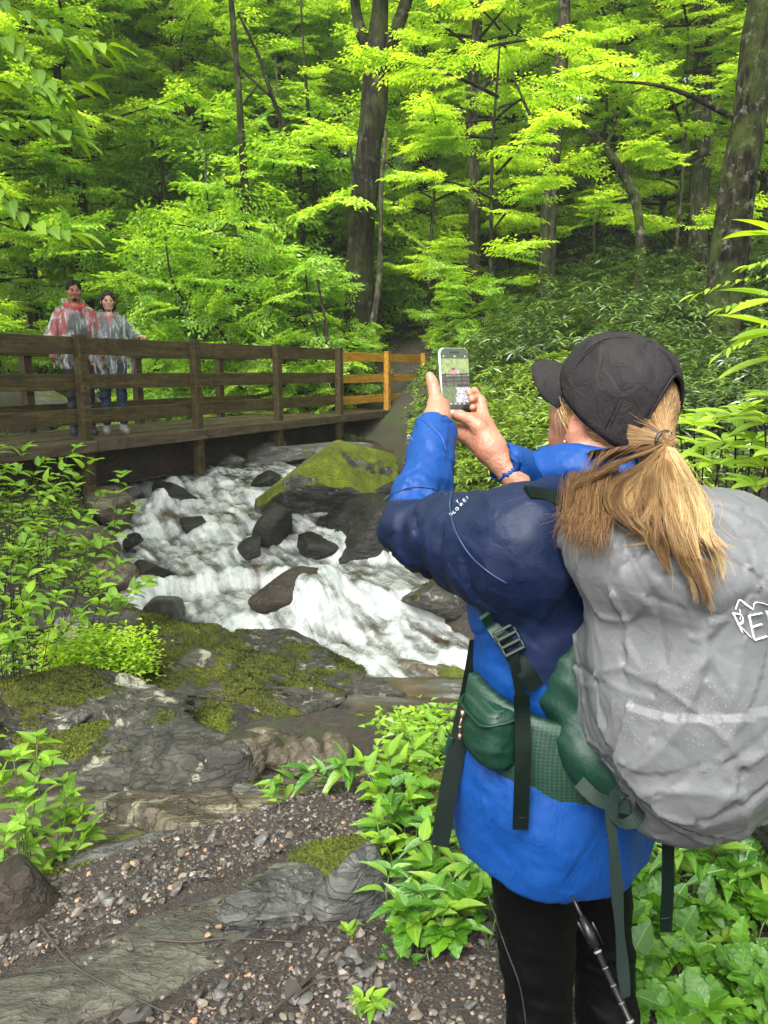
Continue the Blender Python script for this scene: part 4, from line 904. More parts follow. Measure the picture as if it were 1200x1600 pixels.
# ---- filler trees: crowns standing on the hillside
rt = np.random.default_rng(77); cnt = 0
FT = []
def filler(px, Y, crown, cs, dz=0.0, w=.10, tone={'a': 'spring green', 'b': 'lime green', 'c': 'broad lime', 'd': 'wide spring green', 'h': 'dark', 'e': 'layered lime', 'f': 'loose spring green'}):
    x = at(px, 500, Y)[0]; z = G1(x, Y)-.1; c_, l_ = CR[crown]
    e = thing('tree', '%s leafy tree %s, %s' % (tone[crown], 'in the farthest row' if Y > 38 else 'in the middle row' if Y > 29.5 else 'in the near row' if Y > 22.5 else 'nearer and young' if crown in 'ef' else 'nearer and taller', anchor(px)), 'tree', (x, Y, z+dz), rt.uniform(0, 6.28), 'leafy trees filling the deep forest')
    b = MB(); H = (11 if crown not in 'ef' else 6.5)*cs; w = w*(1 if crown not in 'ef' else .45); b.tube([(0, 0, -dz-.2), (.1, .05, H*.35), (-.05, .1, H*.7), (0, 0, H)], np.array([w*1.3, w, w*.7, .02])*cs, 8); b.obj('trunk', B_GREY if rt.random() < .6 else B_DARK, e)
    obj('crown', c_, e, None, None, cs); obj('limbs', l_, e, None, None, cs)
NEARC = [(-5.2, 1.5, 'a', 1.0, 'tree beside the leafy bank whose crown overhangs the creek'), (5.6, 4.0, 'b', .9, 'tree on the slope beyond the pack'), (-7.6, 6.0, 'c', .9, 'tree on the creek bank before the bridge'), (7.5, 8.0, 'a', .85, 'tree on the slope beyond the whorled laurels'), (-9, -1, 'b', 1.1, 'tree far along the bank of the creek'), (2.2, -9, 'd', .9, 'tree standing over the trail behind the hiker')]
for k, (x, y, c_, s_, lb_) in enumerate(NEARC):
    e = thing('tree', lb_, 'tree', (x, y, G1(x, y)-.1), rt.uniform(0, 6), None)
    b = MB(); b.tube([(0, 0, -.2), (.05, .05, 4), (-.05, .1, 8), (0, 0, 12)], np.array([.2, .17, .12, .03]), 12); b.obj('trunk', B_DARK, e)
    obj('crown', CR[c_][0], e, (0, 0, 3.4), None, s_); obj('limbs', CR[c_][1], e, (0, 0, 3.4), None, s_)
for k in [q for q in range(17) if q not in (2, 4, 9, 13)]: filler(-60+80*k+rt.uniform(-30, 30), rt.uniform(40, 46), 'abcd'[k % 4], rt.uniform(1.5, 1.9))
for k in range(15): filler(-60+92*k+rt.uniform(-35, 35), rt.uniform(31, 37), 'bdca'[k % 4], rt.uniform(1.1, 1.5), -.8)
for k in range(10): filler(-40+135*k+rt.uniform(-35, 35), rt.uniform(24, 28), 'dbac'[k % 4], rt.uniform(.9, 1.15), -.4)
for px, Y, c_, s_ in ((-20, 17, 'd', .8), (190, 21, 'a', .8), (450, 20, 'a', .8), (660, 20.5, 'b', .85), (800, 19.5, 'c', .75), (950, 18.5, 'b', .8), (1030, 19, 'c', .7), (1180, 17, 'a', .7), (230, 23, 'b', .8), (330, 23, 'c', .8), (520, 22, 'b', .8)):
    filler(px, Y, c_, s_)
for px, Y, c_, s_ in ((672, 17.4, 'e', .9), (770, 15.0, 'e', .9), (1045, 16.2, 'e', .85), (925, 17.6, 'e', .95), (330, 16.6, 'f', .9), (235, 16.4, 'f', .8), (60, 18.5, 'e', .9), (440, 17.8, 'f', 1.1)):
    filler(px, Y, c_, s_)
# ---- understory and laurel thickets
USEDL = set()
def under(px, Y, kind, cs, label, group, dz=-.1, py=None):
    p = at(px, 600, Y); z = G1(p[0], Y)+dz
    src = CR[kind] if kind in 'uvw' else SH[kind]
    if group == gS: label = ('small ' if cs < .6 else 'young ' if cs < .95 else 'tall ' if cs > 1.25 else '')+{'u': 'drooping leafy sapling', 'v': 'pale leafy sapling', 'w': 'broad leafy sapling'}[kind]
    if group in (gL, gS, gY, 'dark laurels behind the couple', 'laurels around the mossy tree') : label = {'a': 'rounded ', 'b': 'large ', 'c': 'low ', 'y': 'spreading ', 'z': 'narrow '}.get(kind, '')+label+' '+anchor(px)+(', far up the slope' if Y > 25 else ', midway up' if Y > 19.7 else ', low down' if Y > 15.2 else ', close to the creek' if Y > 9.5 else ', nearest the water')
    if label in USEDL: return None
    USEDL.add(label)
    e = thing('shrub' if kind in 'abcyz' else 'sapling', label, 'shrub' if kind in 'abcyz' else 'sapling', (p[0], Y, z), rt.uniform(0, 6.28), group)
    obj('foliage', src[0], e, None, None, cs); obj('stems', src[1], e, None, None, cs)
    return e
gL = 'dark laurel shrubs of the hillside thicket'; lL = 'dark laurel shrub'; gS = 'leafy saplings behind the bridge'; gY = 'yellow green laurels behind the phone'
for row, (Y, n) in enumerate(((12.3, 7), (14.3, 8), (16.5, 10), (19.5, 11), (23, 12), (27, 13), (32, 14))):
    for k in range(n):
        px = 660+(k+.5*(row % 2))*600/n*1.05+rt.uniform(-25, 25)
        if px < (765 if Y < 16 else 715): continue
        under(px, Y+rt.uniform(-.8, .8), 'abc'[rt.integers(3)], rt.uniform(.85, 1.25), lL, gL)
for px, Y, k_, s_ in ((30, 24, 'b', 1.3), (90, 22, 'a', 1.3), (150, 23, 'b', 1.3), (-10, 19, 'a', 1.2), (60, 20, 'c', 1.3), (130, 20, 'b', 1.0), (210, 21, 'a', 1.1), (260, 24, 'b', 1.3), (330, 26, 'a', 1.4), (420, 25, 'b', 1.4), (500, 24, 'b', 1.3), (600, 25, 'a', 1.3)):
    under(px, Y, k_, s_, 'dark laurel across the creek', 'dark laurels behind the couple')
gS = 'leafy saplings behind the bridge'
for px, Y, k_, s_ in ((240, 17.5, 'u', 1.2), (300, 16, 'w', 1.0), (355, 15.5, 'u', 1.0), (405, 15.5, 'w', 1.0), (448, 15.2, 'v', .85), (480, 15.8, 'u', .75), (538, 15.4, 'w', .42), (270, 20, 'u', 1.5), (340, 19, 'w', 1.5), (420, 18.5, 'u', 1.5), (480, 18.5, 'v', 1.6), (520, 19, 'u', 1.3),
                      (190, 20, 'w', 1.2), (20, 21, 'v', 1.5), (95, 26, 'v', 2.0), (180, 27, 'v', 2.2), (10, 28, 'v', 2.2), (250, 14.6, 'v', .55), (320, 14.3, 'u', .5), (430, 14.2, 'w', .5), (480, 14.0, 'v', .45), (380, 14.2, 'v', .5)):
    under(px, Y, k_, s_, 'bright leafy sapling', gS)
for px, Y, k_, s_, lab in ((655, 19.5, 'v', .8, 'maple like sapling with flat lime leaves above the trail end of the bridge'), (700, 16.4, 'v', .28, 'small fresh green plant beside the orange rail'), (735, 14.5, 'u', .5, 'leafy sapling beyond the orange rail')):
    under(px, Y, k_, s_, lab, None)
gY = 'yellow green laurels behind the phone'
for px, Y, k_, s_ in ((750, 9.2, 'y', .85), (800, 8.6, 'z', .9), (850, 8.0, 'y', .9), (775, 7.6, 'z', .7), (735, 8.3, 'z', .62), (900, 8.0, 'y', 1.0), (730, 9.6, 'z', .55), (960, 7.8, 'y', .9), (740, 10.8, 'y', .9), (820, 10.2, 'y', 1.0), (880, 10.2, 'z', 1.0), (760, 12.0, 'z', .7)):
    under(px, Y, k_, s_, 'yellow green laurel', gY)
for px, Y, k_, s_ in ((1010, 9.0, 'c', 1.0), (1080, 8.0, 'a', .8), (1150, 8.2, 'c', .9), (1200, 7.0, 'b', .7), (1060, 6.4, 'z', .8), (1000, 6.6, 'y', .8)):
    under(px, Y, k_, s_, 'laurel with upright leaf whorls', 'laurels around the mossy tree')
# ================================================================== THE HIKER TAKING THE PICTURE
from mathutils.bvhtree import BVHTree
def bvh_of(V, Q): return BVHTree.FromPolygons([tuple(v) for v in V], [tuple(int(i) for i in q) for q in Q])
def hit(px, py, b, lift=.003, zdef=1.3):
    o = Vector((0, 0, EYE)); d = Vector(cz(px, py, 1.0))-o; dn = d.normalized()
    r = b.ray_cast(o, dn)
    if r[0] is None: return cz(px, py, zdef)
    return np.array(r[0]-dn*lift)
F_ = nrm(np.array([-.72, .69, 0])); L_ = np.array([-F_[1], F_[0], 0]); U_ = np.array([0, 0, 1.])
T0 = np.array([.312, 1.267, 0]); BR = np.stack([F_, L_, U_], 1)        # local: forward, left, up
def B(f, l, u): return T0+F_*f+L_*l+U_*u
def skin(name, col):
    t = NT(name); o = t.coord(); n = t.noise(o, 22, 6, .7); n2 = t.noise(o, 160, 4, .6); n3 = t.noise(o, 7, 3)
    c = t.ramp(n, [(.3, tuple(np.array(col)*[.80, .62, .58])), (.55, col), (.75, tuple(np.minimum(1, np.array(col)*[1.12, 1.1, 1.05])))])
    c = t.mix(t.ramp(n3, [(.4, 0), (.7, .5)]), c, tuple(np.array(col)*[1.03, .80, .74]))
    t.P(Base_Color=c, Roughness=.5, Normal=t.bump(t.math('ADD', n2, t.math('MULTIPLY', t.noise(t.coord('Object', (1, 1, .4)), 45, 4, .6), .8)), .35, .004))
    t.p.inputs['Subsurface Weight'].default_value = .12; t.p.inputs['Subsurface Radius'].default_value = (.02, .008, .004); t.p.inputs['Subsurface Scale'].default_value = .3
    return t.m
SKIN = skin('fair_skin', (.30, .145, .090))
def fabric(name, c1, c2, rough=.5, bump=.25, sc=700, crease=0., spec=.4, sheen=0.):
    t = NT(name); o = t.coord(); z = t.attr('zone'); n = t.noise(o, 16, 6, .6); w = t.noise(o, sc, 2, .5); m = t.ramp(z, [(.48, 0), (.52, 1)])
    c = t.mix(m, c1, c2); c = t.mix(t.ramp(n, [(.3, .35), (.7, 0)]), c, t.mix(m, tuple(x*.6 for x in c1), tuple(x*.6 for x in c2)))
    h = t.math('MULTIPLY', w, .12)
    if crease: h = t.math('ADD', h, t.math('MULTIPLY', t.voro(t.noise(o, 6, 3, .5, 0, 1) if False else o, crease, 'DISTANCE_TO_EDGE'), 1.2))
    h = t.math('ADD', h, t.math('MULTIPLY', t.noise(t.coord('Object', (1, 1, .6), (.4, .3, .2)), 24, 5, .55, 1.2), .9))
    t.P(Base_Color=c, Roughness=t.ramp(n, [(.3, rough-.06), (.7, rough+.1)]), Normal=t.bump(h, bump, .012)); t.p.inputs['Specular IOR Level'].default_value = spec
    t.p.inputs['Sheen Weight'].default_value = sheen
    return t.m
M_JKT = fabric('jacket_shell', (.0024, .0078, .031), (.0010, .038, .175), .52, .40, spec=.25)
hk = thing('person', 'hiker in blue and navy rain jacket and dark cap holding up a phone', 'person', (T0[0], T0[1], 0.0))
def hobj(name, V, Q, mat, parent=hk, attrs=None, sm=True):
    base = np.array([T0[0], T0[1], 0.]) if parent is hk else None
    return obj(name, mesh_from(name, np.asarray(V)-base, Q, mat, sm, attrs), parent)
# ---- arm joints
SLp, ELp, WLp = cz(812, 848, 1.19), cz(650, 832, 1.42), cz(679, 668, 1.60)
SRp, ERp, WRp = cz(958, 805, 1.46), cz(905, 772, 1.72), cz(783, 722, 1.635)
# ---- head frame
tl = math.radians(23); FA = nrm(np.array([-.62, .785, 0])); LA = np.array([-FA[1], FA[0], 0]); Fh = FA*math.cos(tl)+U_*math.sin(tl); Uh = U_*math.cos(tl)-FA*math.sin(tl)
HC = cz(952, 640, 1.35); HR = np.stack([Fh, LA, Uh], 1)
def H(f, l, u): return HC+Fh*f+LA*l+Uh*u
g = SDF(HC-.17, HC+.17, .0042)
g.F = g.ell(H(-.008, 0, .02), (.097, .077, .098), HR)
g.add(g.ell(H(.030, 0, -.045), (.066, .058, .075), HR), .03); g.add(g.ell(H(.055, 0, -.088), (.033, .032, .028), HR), .03)
for s_ in (-1, 1):
    g.add(g.ell(H(.052, s_*.034, -.035), (.036, .026, .028), HR), .02)
    g.add(g.ell(H(.078, s_*.03, .005), (.018, .026, .012), HR), .012)                 # brow
    g.sub(g.ell(H(.093, s_*.031, -.014), (.012, .017, .010), HR), .008)
    g.add(g.ell(H(.080, s_*.031, -.014), (.013, .013, .012), HR), .004)               # eyeball with lid
    g.add(g.ell(H(-.006, s_*.079, -.022), (.018, .010, .031), HR@Rz(s_*.35)), .006); g.sub(g.ell(H(-.002, s_*.090, -.018), (.009, .006, .017), HR), .005)
    g.add(g.ell(H(.002, s_*.078, -.050), (.009, .006, .010), HR), .006)               # lobe
g.add(g.cap(H(.094, 0, .0), H(.113, 0, -.036), .008, .012), .010); g.add(g.ell(H(.103, 0, -.040), (.010, .016, .009), HR), .008)
g.add(g.ell(H(.092, 0, -.066), (.012, .023, .006), HR), .006); g.add(g.ell(H(.090, 0, -.074), (.012, .020, .006), HR), .005)
NB = B(-.01, 0, 1.36)
g.add(g.cap(H(-.02, 0, -.06), NB, .052, .058), .03); hv, hq = g.mesh()
# ---- hands
def hand_sdf(lo, hi, parts, k=.007, h=.0019):
    g = SDF(lo, hi, h)
    for q in parts:
        pts, rr, kk = q[0], q[1], (q[2] if len(q) > 2 else k)
        for a in range(len(pts)-1):
            d = g.cap(pts[a], pts[a+1], rr[a], rr[a+1]); g.F = d if (q is parts[0] and a == 0) else g.add(d, kk).F
    V, Q = g.mesh(); V = smooth(V, Q, 1, .4)
    N = vnormals(V, Q); V = V+N*(.0006*ridged(V*[160, 160, 160], 2, 3)[:, None]-.0003)
    return V, Q
lh = [([WLp+(WLp-cz(679, 655, 1.60))*2.6, WLp, cz(682, 655, 1.625)], [.027, .025, .026]),
      ([cz(684, 652, 1.63), cz(689, 636, 1.665)], [.026, .021], .02), ([cz(684, 655, 1.63), cz(681, 632, 1.650)], [.022, .0175], .015),
      ([cz(682, 634, 1.648), cz(678.5, 610, 1.66), cz(675.5, 598, 1.664), cz(671.5, 587, 1.667)], [.0165, .0122, .0118, .0092], .008)]
for k in range(4):
    y0 = 612+8.5*k; lh.append(([cz(691, 640+2*k, 1.68), cz(696-1*k, y0+2, 1.705), cz(712-2*k, y0-4, 1.712), cz(722-3*k, y0-2, 1.705)], [.012, .0095, .0085, .0072], .005))
rh = [([WRp+(WRp-cz(770, 706, 1.64))*3.0, WRp, cz(768, 703, 1.642)], [.029, .027, .029]),
      ([cz(770, 700, 1.645), cz(758, 668, 1.668)], [.027, .020], .02), ([cz(764, 703, 1.648), cz(742, 678, 1.668)], [.027, .021], .02), ([cz(760, 690, 1.65), cz(752, 650, 1.688)], [.022, .015], .02),
      ([cz(762, 694, 1.645), cz(748, 667, 1.643), cz(735, 656, 1.648), cz(719, 650, 1.656), cz(707.5, 646, 1.661)], [.0215, .0165, .0128, .0112, .0085], .009),
      ([cz(757, 655, 1.685), cz(751, 627, 1.700), cz(741, 612, 1.700), cz(733.5, 615, 1.682)], [.014, .0108, .0090, .0076], .006)]
for k, (yy, xx) in enumerate(((624, 737.5), (637, 738.5), (649.5, 736.5))):
    rh.append(([cz(752, yy+22, 1.690), cz(754-k, yy+5, 1.706), cz(745, yy-2, 1.706), cz(xx, yy, 1.680)], [.013, .0100, .0092, .0084-.0006*k], .0035))
rh.append(([cz(750, 694, 1.665), cz(722, 676, 1.688), cz(699, 664, 1.705)], [.022, .0165, .012], .014))
lV, lQ = hand_sdf(cz(650, 720, 1.66)-[.06, .16, .06], cz(735, 575, 1.66)+[.02, .10, .03], lh)
rV, rQ = hand_sdf(cz(690, 740, 1.66)-[.03, .14, .08], cz(800, 590, 1.66)+[.03, .12, .02], rh)
# ---- body below the clothes, continuous with neck and arms
g = SDF(np.array([-.08, .82, .02]), np.array([.62, 1.78, 1.48]), .010)
g.F = g.ell(B(0, 0, 1.19), (.105, .16, .20), BR); g.add(g.ell(B(0, 0, .92), (.115, .16, .14), BR), .06); g.add(g.cap(B(0, 0, 1.3), NB, .06, .055), .05)
g.add(g.cap(B(-.01, .15, 1.32), SLp, .06, .055), .04); g.add(g.cap(SLp, ELp, .050, .040), .02); g.add(g.cap(ELp, WLp, .040, .026), .02)
g.add(g.cap(B(-.01, -.15, 1.32), SRp, .06, .055), .04); g.add(g.cap(SRp, ERp, .050, .040), .02); g.add(g.cap(ERp, WRp, .040, .027), .02)
HL, HRt = B(0, .075, .86), B(0, -.08, .86)
KL, KR = cz(838, 1490, 1.40), cz(938, 1475, 1.55); AL, AR = np.array([KL[0]+.005, KL[1]-.03, .09]), np.array([KR[0]+.02, KR[1]-.02, .09])
for h_, k_, a_ in ((HL, KL, AL), (HRt, KR, AR)): g.add(g.cap(h_, k_, .075, .05), .03); g.add(g.cap(k_, a_, .05, .032), .02)
bv, bq = g.mesh()
V = np.vstack([hv, lV, rV, bv]); Q = np.vstack([hq, lQ+len(hv), rQ+len(hv)+len(lV), bq+len(hv)+len(lV)+len(rV)])
hobj('body', V, Q, SKIN)
# nails
nail = plain('pale_nail', (.75, .62, .60), .25); pinkn = plain('pink_nail', (.48, .20, .17), .35)
def add_nail(p, d, n, w, l, mat):
    d = nrm(d); n = nrm(n-d*(n@d)); s_ = np.cross(d, n); q = []
    for a in np.linspace(0, 1, 5):
        for b_ in np.linspace(-1, 1, 5): q.append(p+d*l*(a-.5)*1.0+s_*w/2*b_*(1-.35*(2*a-1)**4)+n*(-.25*w*b_*b_-.10*l*(2*a-1)**2))
    i = np.arange(4)[:, None]*5+np.arange(4)[None]; hobj('nail', np.array(q), np.stack([i, i+1, i+6, i+5], -1).reshape(-1, 4), mat)
cam_dir = lambda p: nrm(np.array([0, 0, EYE])-p)
p = cz(672.5, 592, 1.6565); add_nail(p, cz(671, 585, 1.66)-cz(675, 600, 1.66), cam_dir(p), .0125, .0145, pinkn)
p = cz(708.5, 644.5, 1.6525); add_nail(p, cz(706, 643, 1.66)-cz(716, 649, 1.66), cam_dir(p)+[0, 0, .4], .0115, .0145, nail)

def facet(v, s):          # crumpled cloth: facets meeting in sharp creases
    c = np.floor(v); best = np.full(v.shape[0], -9.)
    for dx in (-1, 0, 1):
        for dy in (-1, 0, 1):
            for dz in (-1, 0, 1):
                cc = c+[dx, dy, dz]; ci = cc.astype(np.int64); h = [_h(ci[:, 0], ci[:, 1], ci[:, 2], s+k) for k in range(6)]
                pt = cc+np.stack(h[:3], -1); sl = (np.stack(h[3:], -1)-.5)*2.2; dd_ = v-pt
                best = np.maximum(best, (dd_*sl).sum(-1)-.55*(dd_*dd_).sum(-1))
    return best
# ---- jacket
JL, JH = np.array([-.13, .80, .70]), np.array([.64, 1.86, 1.56])
g = SDF(JL, JH, .0056)
g.F = g.ell(B(.0, 0, 1.19), (.142, .182, .24), BR)
g.add(g.ell(B(.0, .0, 1.30), (.115, .20, .11), BR), .05)
g.add(g.ell(B(.004, 0, .88), (.178, .205, .30), BR), .07); g.add(g.cap(B(-.01, 0, 1.30), NB+[0, 0, -.02], .10, .07), .04)
g.add(g.cap(B(-.01, .13, 1.31), SLp, .080, .090), .05); g.add(g.cap(SLp, ELp, .088, .062), .03); g.add(g.cap(SLp+[0, 0, -.035], ELp+[0.03, -.02, -.008], .075, .05), .04)
g.add(g.cap(ELp, WLp+(ELp-WLp)*.02, .066, .044), .018); g.add(g.cap(B(-.01, -.13, 1.31), SRp, .085, .085), .05); g.add(g.cap(SRp, ERp, .082, .064), .03)
wr2 = WRp+nrm(ERp-WRp)*.012; g.add(g.cap(ERp, wr2, .064, .045), .02)
# folds that gather at elbow, cuffs and armpit
P = g.P; wp = P+.02*np.stack([vn(P*7, 1), vn(P*7, 2), vn(P*7, 3)], -1).astype(np.float32)
def along(a, b): d = nrm(b-a); return (P-a.astype(np.float32))@d.astype(np.float32)
band = np.abs(g.F) < .03; idx = np.where(band); Pb = P[idx].astype(float); Fb = g.F[idx].astype(float)
n1 = ridged(Pb*[7, 7, 5]+2, 2, 5)-.5; n2 = ridged(Pb@Ry(.6)*[9, 14, 26], 3, 8)-.5; n3 = fbm(Pb*5, 3, 4)
dEl = np.linalg.norm(Pb-ELp, axis=1); dSl = np.linalg.norm(Pb-(SLp+[0.03, 0, -.03]), axis=1); dW = np.minimum(np.linalg.norm(Pb-WLp, axis=1), np.linalg.norm(Pb-WRp, axis=1))
amp = .0045+.011*np.exp(-(dEl/.13)**2)+.006*np.exp(-(dSl/.12)**2)+.004*np.exp(-(dW/.1)**2)
tA = np.clip((Pb-SLp)@nrm(ELp-SLp)/np.linalg.norm(ELp-SLp), -1, 2)
rad_f = ridged(np.stack([tA*5.5+1.2*vn(Pb*9, 4), Pb[:, 2]*3, Pb[:, 1]*2], -1), 2, 12)-.5
skirt = sstep(1.05, .95, Pb[:, 2])*(Pb[:, 1] < 1.5)
Fb = Fb - amp*(n1*.6+n2*.55) - .005*n3 - .008*rad_f*np.exp(-(dEl/.17)**2) + skirt*.0035*np.sin(np.arctan2(Pb[:, 1]-T0[1], Pb[:, 0]-T0[0])*7+4*vn(Pb*3, 2)+Pb[:, 2]*9)
cin = .018*np.exp(-((Pb[:, 2]-1.035)/.05)**2)*(np.linalg.norm(Pb[:, :2]-T0[:2], axis=1) < .24); Fb = Fb+cin
g.F[idx] = Fb
# openings: neck, cuffs, hem
hem = (g.P[..., 2]-.775-.020*((g.P-T0.astype(np.float32))@F_.astype(np.float32)/.15)).astype(np.float32)
g.F = np.maximum(g.F, np.where(g.P[..., 1] < 1.75, -hem, g.F)) if True else g.F
for a, b_, r_ in ((WLp, ELp, .038), (WRp, ERp, .039)):
    d = nrm(a-b_); g.sub(g.cap(a+d*.02, a-d*.03, r_, r_-.004), .004)
    pl = ((g.P-(a+d*.004).astype(np.float32))@d.astype(np.float32)); near = ((g.P-a.astype(np.float32))**2).sum(-1) < .0095; g.F = np.where(near, np.maximum(g.F, pl), g.F)
jv, jq = g.mesh(); jv = smooth(jv, jq, 1, .3); jn = vnormals(jv, jq)
def ridge(v, seed, wd):        # thin creases, some raised and some sunk, along the borders of random flats
    c = np.floor(v); d1 = np.full(len(v), 9.); d2 = d1.copy(); h1 = np.zeros(len(v)); h2 = h1.copy()
    for dx in (-1, 0, 1):
        for dy in (-1, 0, 1):
            for dz in (-1, 0, 1):
                cc = c+[dx, dy, dz]; ci = cc.astype(np.int64); h = [_h(ci[:, 0], ci[:, 1], ci[:, 2], seed+k) for k in range(4)]
                d = np.linalg.norm(v-cc-np.stack(h[:3], -1), axis=1); m = d < d1; m2 = (~m) & (d < d2)
                d2 = np.where(m, d1, np.where(m2, d, d2)); h2 = np.where(m, h1, np.where(m2, h[3], h2)); d1 = np.where(m, d, d1); h1 = np.where(m, h[3], h1)
    sg = np.cos((h1+h2)*19); return sg*np.exp(-np.abs(d2-d1)/wd)
def crump(v, sc, seed): a = facet(v*sc, seed)-facet((v@Ry(.9)@Rx(.6))*sc+7.7, seed+9); return a-a.mean()
aj = .0055+.015*np.exp(-(np.linalg.norm(jv-ELp, axis=1)/.16)**2)+.004*np.exp(-(np.minimum(np.linalg.norm(jv-WLp, axis=1), np.linalg.norm(jv-WRp, axis=1))/.12)**2)
aj = aj*(.35+.65*sstep(.92, 1.08, jv[:, 2]))*np.minimum(1, .15+np.minimum(np.linalg.norm(jv-WLp, axis=1), np.linalg.norm(jv-WRp, axis=1))/.07)
jv = jv+jn*((aj+.004)*crump(jv@Ry(.5), np.array([7, 7, 6.]), 71)+aj*.55*crump(jv@Rx(.4), np.array([15, 15, 12.]), 75)+.0016*crump(jv, np.array([32, 32, 28.]), 79)+(.0012+aj*.40)*ridge((jv+.02*vn(jv*9, 2)[:, None])@Ry(.5)*[7, 7, 3.5], 95, .07))[:, None]
tE = (jv-ELp)@nrm(WLp-ELp); onL = (np.linalg.norm(jv-ELp-np.clip(tE, 0, .4)[:, None]*nrm(WLp-ELp), axis=1) < .10)
foreL = onL & (tE > .012+.018*np.sin(np.arctan2(jv[:, 2]-ELp[2], jv[:, 0]-ELp[0]))) & (jv[:, 2] > ELp[2]-.03)
foreR = (jv[:, 1] > 1.50)&(jv[:, 2] > 1.25); fr = (jv-T0)@F_
bodyz = (np.linalg.norm((jv-T0)[:, :2], axis=1) < .26)
low = bodyz & ((jv[:, 2] < 1.03) | ((jv[:, 2] < 1.235) & (jv[:, 0] < .155+(1.22-jv[:, 2])*.95) & (jv[:, 1] < 1.35)) & (jv[:, 2] < 1.235))
zone = (foreL | foreR | low).astype(float)
hobj('jacket', jv, jq, M_JKT, attrs={'zone': zone}); JB = bvh_of(jv, jq)
# hood bunched round the neck
hp = spline([H(.03, .094, -.098), H(-.0, .100, -.092), H(-.055, .085, -.090), H(-.098, .03, -.088), H(-.098, -.04, -.082), H(-.05, -.095, -.078), H(.04, -.09, -.095), H(.07, -.05, -.115)], 60)
g = SDF(HC-[.22, .2, .24], HC+[.2, .22, .06], .0045); g.F = np.full_like(g.F, 1)
for k in range(0, 59, 2):
    a, b_ = hp[k], hp[k+2] if k+2 < 60 else hp[59]; r_ = .015+.005*math.sin(k*.5)**2; g.add(g.cap(a, b_, r_, r_), .012)
g.add(g.cap(H(-.09, .0, -.11), B(-.12, 0, 1.30), .05, .05), .03)
g.sub(g.cap(H(-.02, 0, -.02), NB+[0, 0, .01], .070, .056), .008)
ov, oq = g.mesh(); ov = ov+vnormals(ov, oq)*(.0065*crump(ov, np.array([11, 11, 14.]), 85)+.0032*crump(ov, np.array([24, 24, 30.]), 87))[:, None]; hobj('hood', ov, oq, M_JKT, attrs={'zone': np.ones(len(ov))})
rows = [[(850, 726, 1.345), (880, 716, 1.325), (915, 716, 1.305), (955, 722, 1.285), (1000, 726, 1.265)], [(829, 706, 1.318), (868, 693, 1.295), (905, 694, 1.28), (945, 702, 1.262), (990, 712, 1.245)],
        [(838, 732, 1.288), (873, 724, 1.262), (910, 722, 1.248), (950, 728, 1.238), (995, 730, 1.228)], [(850, 756, 1.286), (882, 752, 1.262), (915, 752, 1.246), (955, 754, 1.236), (1005, 750, 1.226)], [(862, 778, 1.292), (890, 776, 1.272), (925, 780, 1.258), (960, 780, 1.25), (1005, 772, 1.24)]]
Gd = np.array([[cz(*p_) for p_ in r_] for r_ in rows]); A_ = np.array([spline(r_, 46) for r_ in Gd]); A_ = np.array([spline(A_[:, k], 34) for k in range(46)])
fl = A_.reshape(-1, 3); i = np.arange(45)[:, None]*34+np.arange(33)[None]; qf = np.stack([i, i+1, i+35, i+34], -1).reshape(-1, 4); nf_ = vnormals(fl, qf)
if (nf_.mean(0)@np.array([0, -1, .2])) < 0: qf = qf[:, ::-1]; nf_ = -nf_
fl = fl+nf_*(.0085*crump(fl, np.array([11, 9, 15.]), 91)+.0035*crump(fl, np.array([26, 24, 34.]), 93))[:, None]
fo_ = hobj('hood_fold', fl, qf, M_JKT, attrs={'zone': np.ones(len(fl))}); m_ = fo_.modifiers.new('thick', 'SOLIDIFY'); m_.thickness = .003; m_.offset = -1
# sleeve piping seam, cuff tab, logo marks
def piping(pts, r, mat, name, n=40, lift=.002):
    q = [hit(x, y, JB, lift) for x, y in spline([(a, b_) for a, b_ in pts], n)]; b = MB(); b.tube(np.array(q)-[T0[0], T0[1], 0], r, 5); return b.obj(name, mat, hk)
M_NAVY = plain('navy_piping', (.008, .022, .075), .5); M_BLUE = plain('bright_blue_tape', (.0015, .045, .23), .5); M_WHITE = plain('reflective_print', (.75, .78, .8), .4)
piping([(707, 762), (703, 790), (712, 830), (735, 868), (765, 895), (792, 912)], .0014, M_NAVY, 'sleeve_seam')
piping([(655, 652), (668, 662), (684, 676), (693, 690), (697, 705)], .0013, M_BLUE, 'cuff_seam'); piping([(598, 783), (612, 772), (640, 762), (670, 762), (697, 772)], .0010, M_NAVY, 'elbow_seam')
def marks(strokes, bvh, w, mat, name, lift=.0016, parent=None, n=6):
    b = MB()
    for st in strokes:
        q = np.array([hit(x, y, bvh, lift) for x, y in spline(st, n)]); b.tube(q-[T0[0], T0[1], 0] if parent is hk else q, w, 4, flat=.35)
    return b
def glyph(ch, x, y, s, ang):
    G_ = {'O': [[(0, 0), (1, 0), (1, 1), (0, 1), (0, 0)]], 'S': [[(1, 0), (.2, 0), (.1, .5), (.9, .5), (.9, 1), (0, 1)]], 'R': [[(0, 1), (0, 0), (1, .1), (.9, .5), (0, .5)], [(.4, .5), (1, 1)]], 'T': [[(0, 0), (1, 0)], [(.5, 0), (.5, 1)]],
          'C': [[(1, .1), (.3, 0), (0, .5), (.3, 1), (1, .9)]], 'E': [[(1, 0), (0, 0), (0, 1), (1, 1)], [(0, .5), (.8, .5)]], 'I': [[(.5, 0), (.5, 1)]], 'H': [[(0, 0), (0, 1)], [(1, 0), (1, 1)], [(0, .5), (1, .5)]]}
    c, s_ = math.cos(ang), math.sin(ang); return [[(x+s*(c*(u-.5)-s_*(v-.5)*1.3), y+s*(s_*(u-.5)+c*(v-.5)*1.3)) for u, v in st] for st in G_[ch]]
st = []
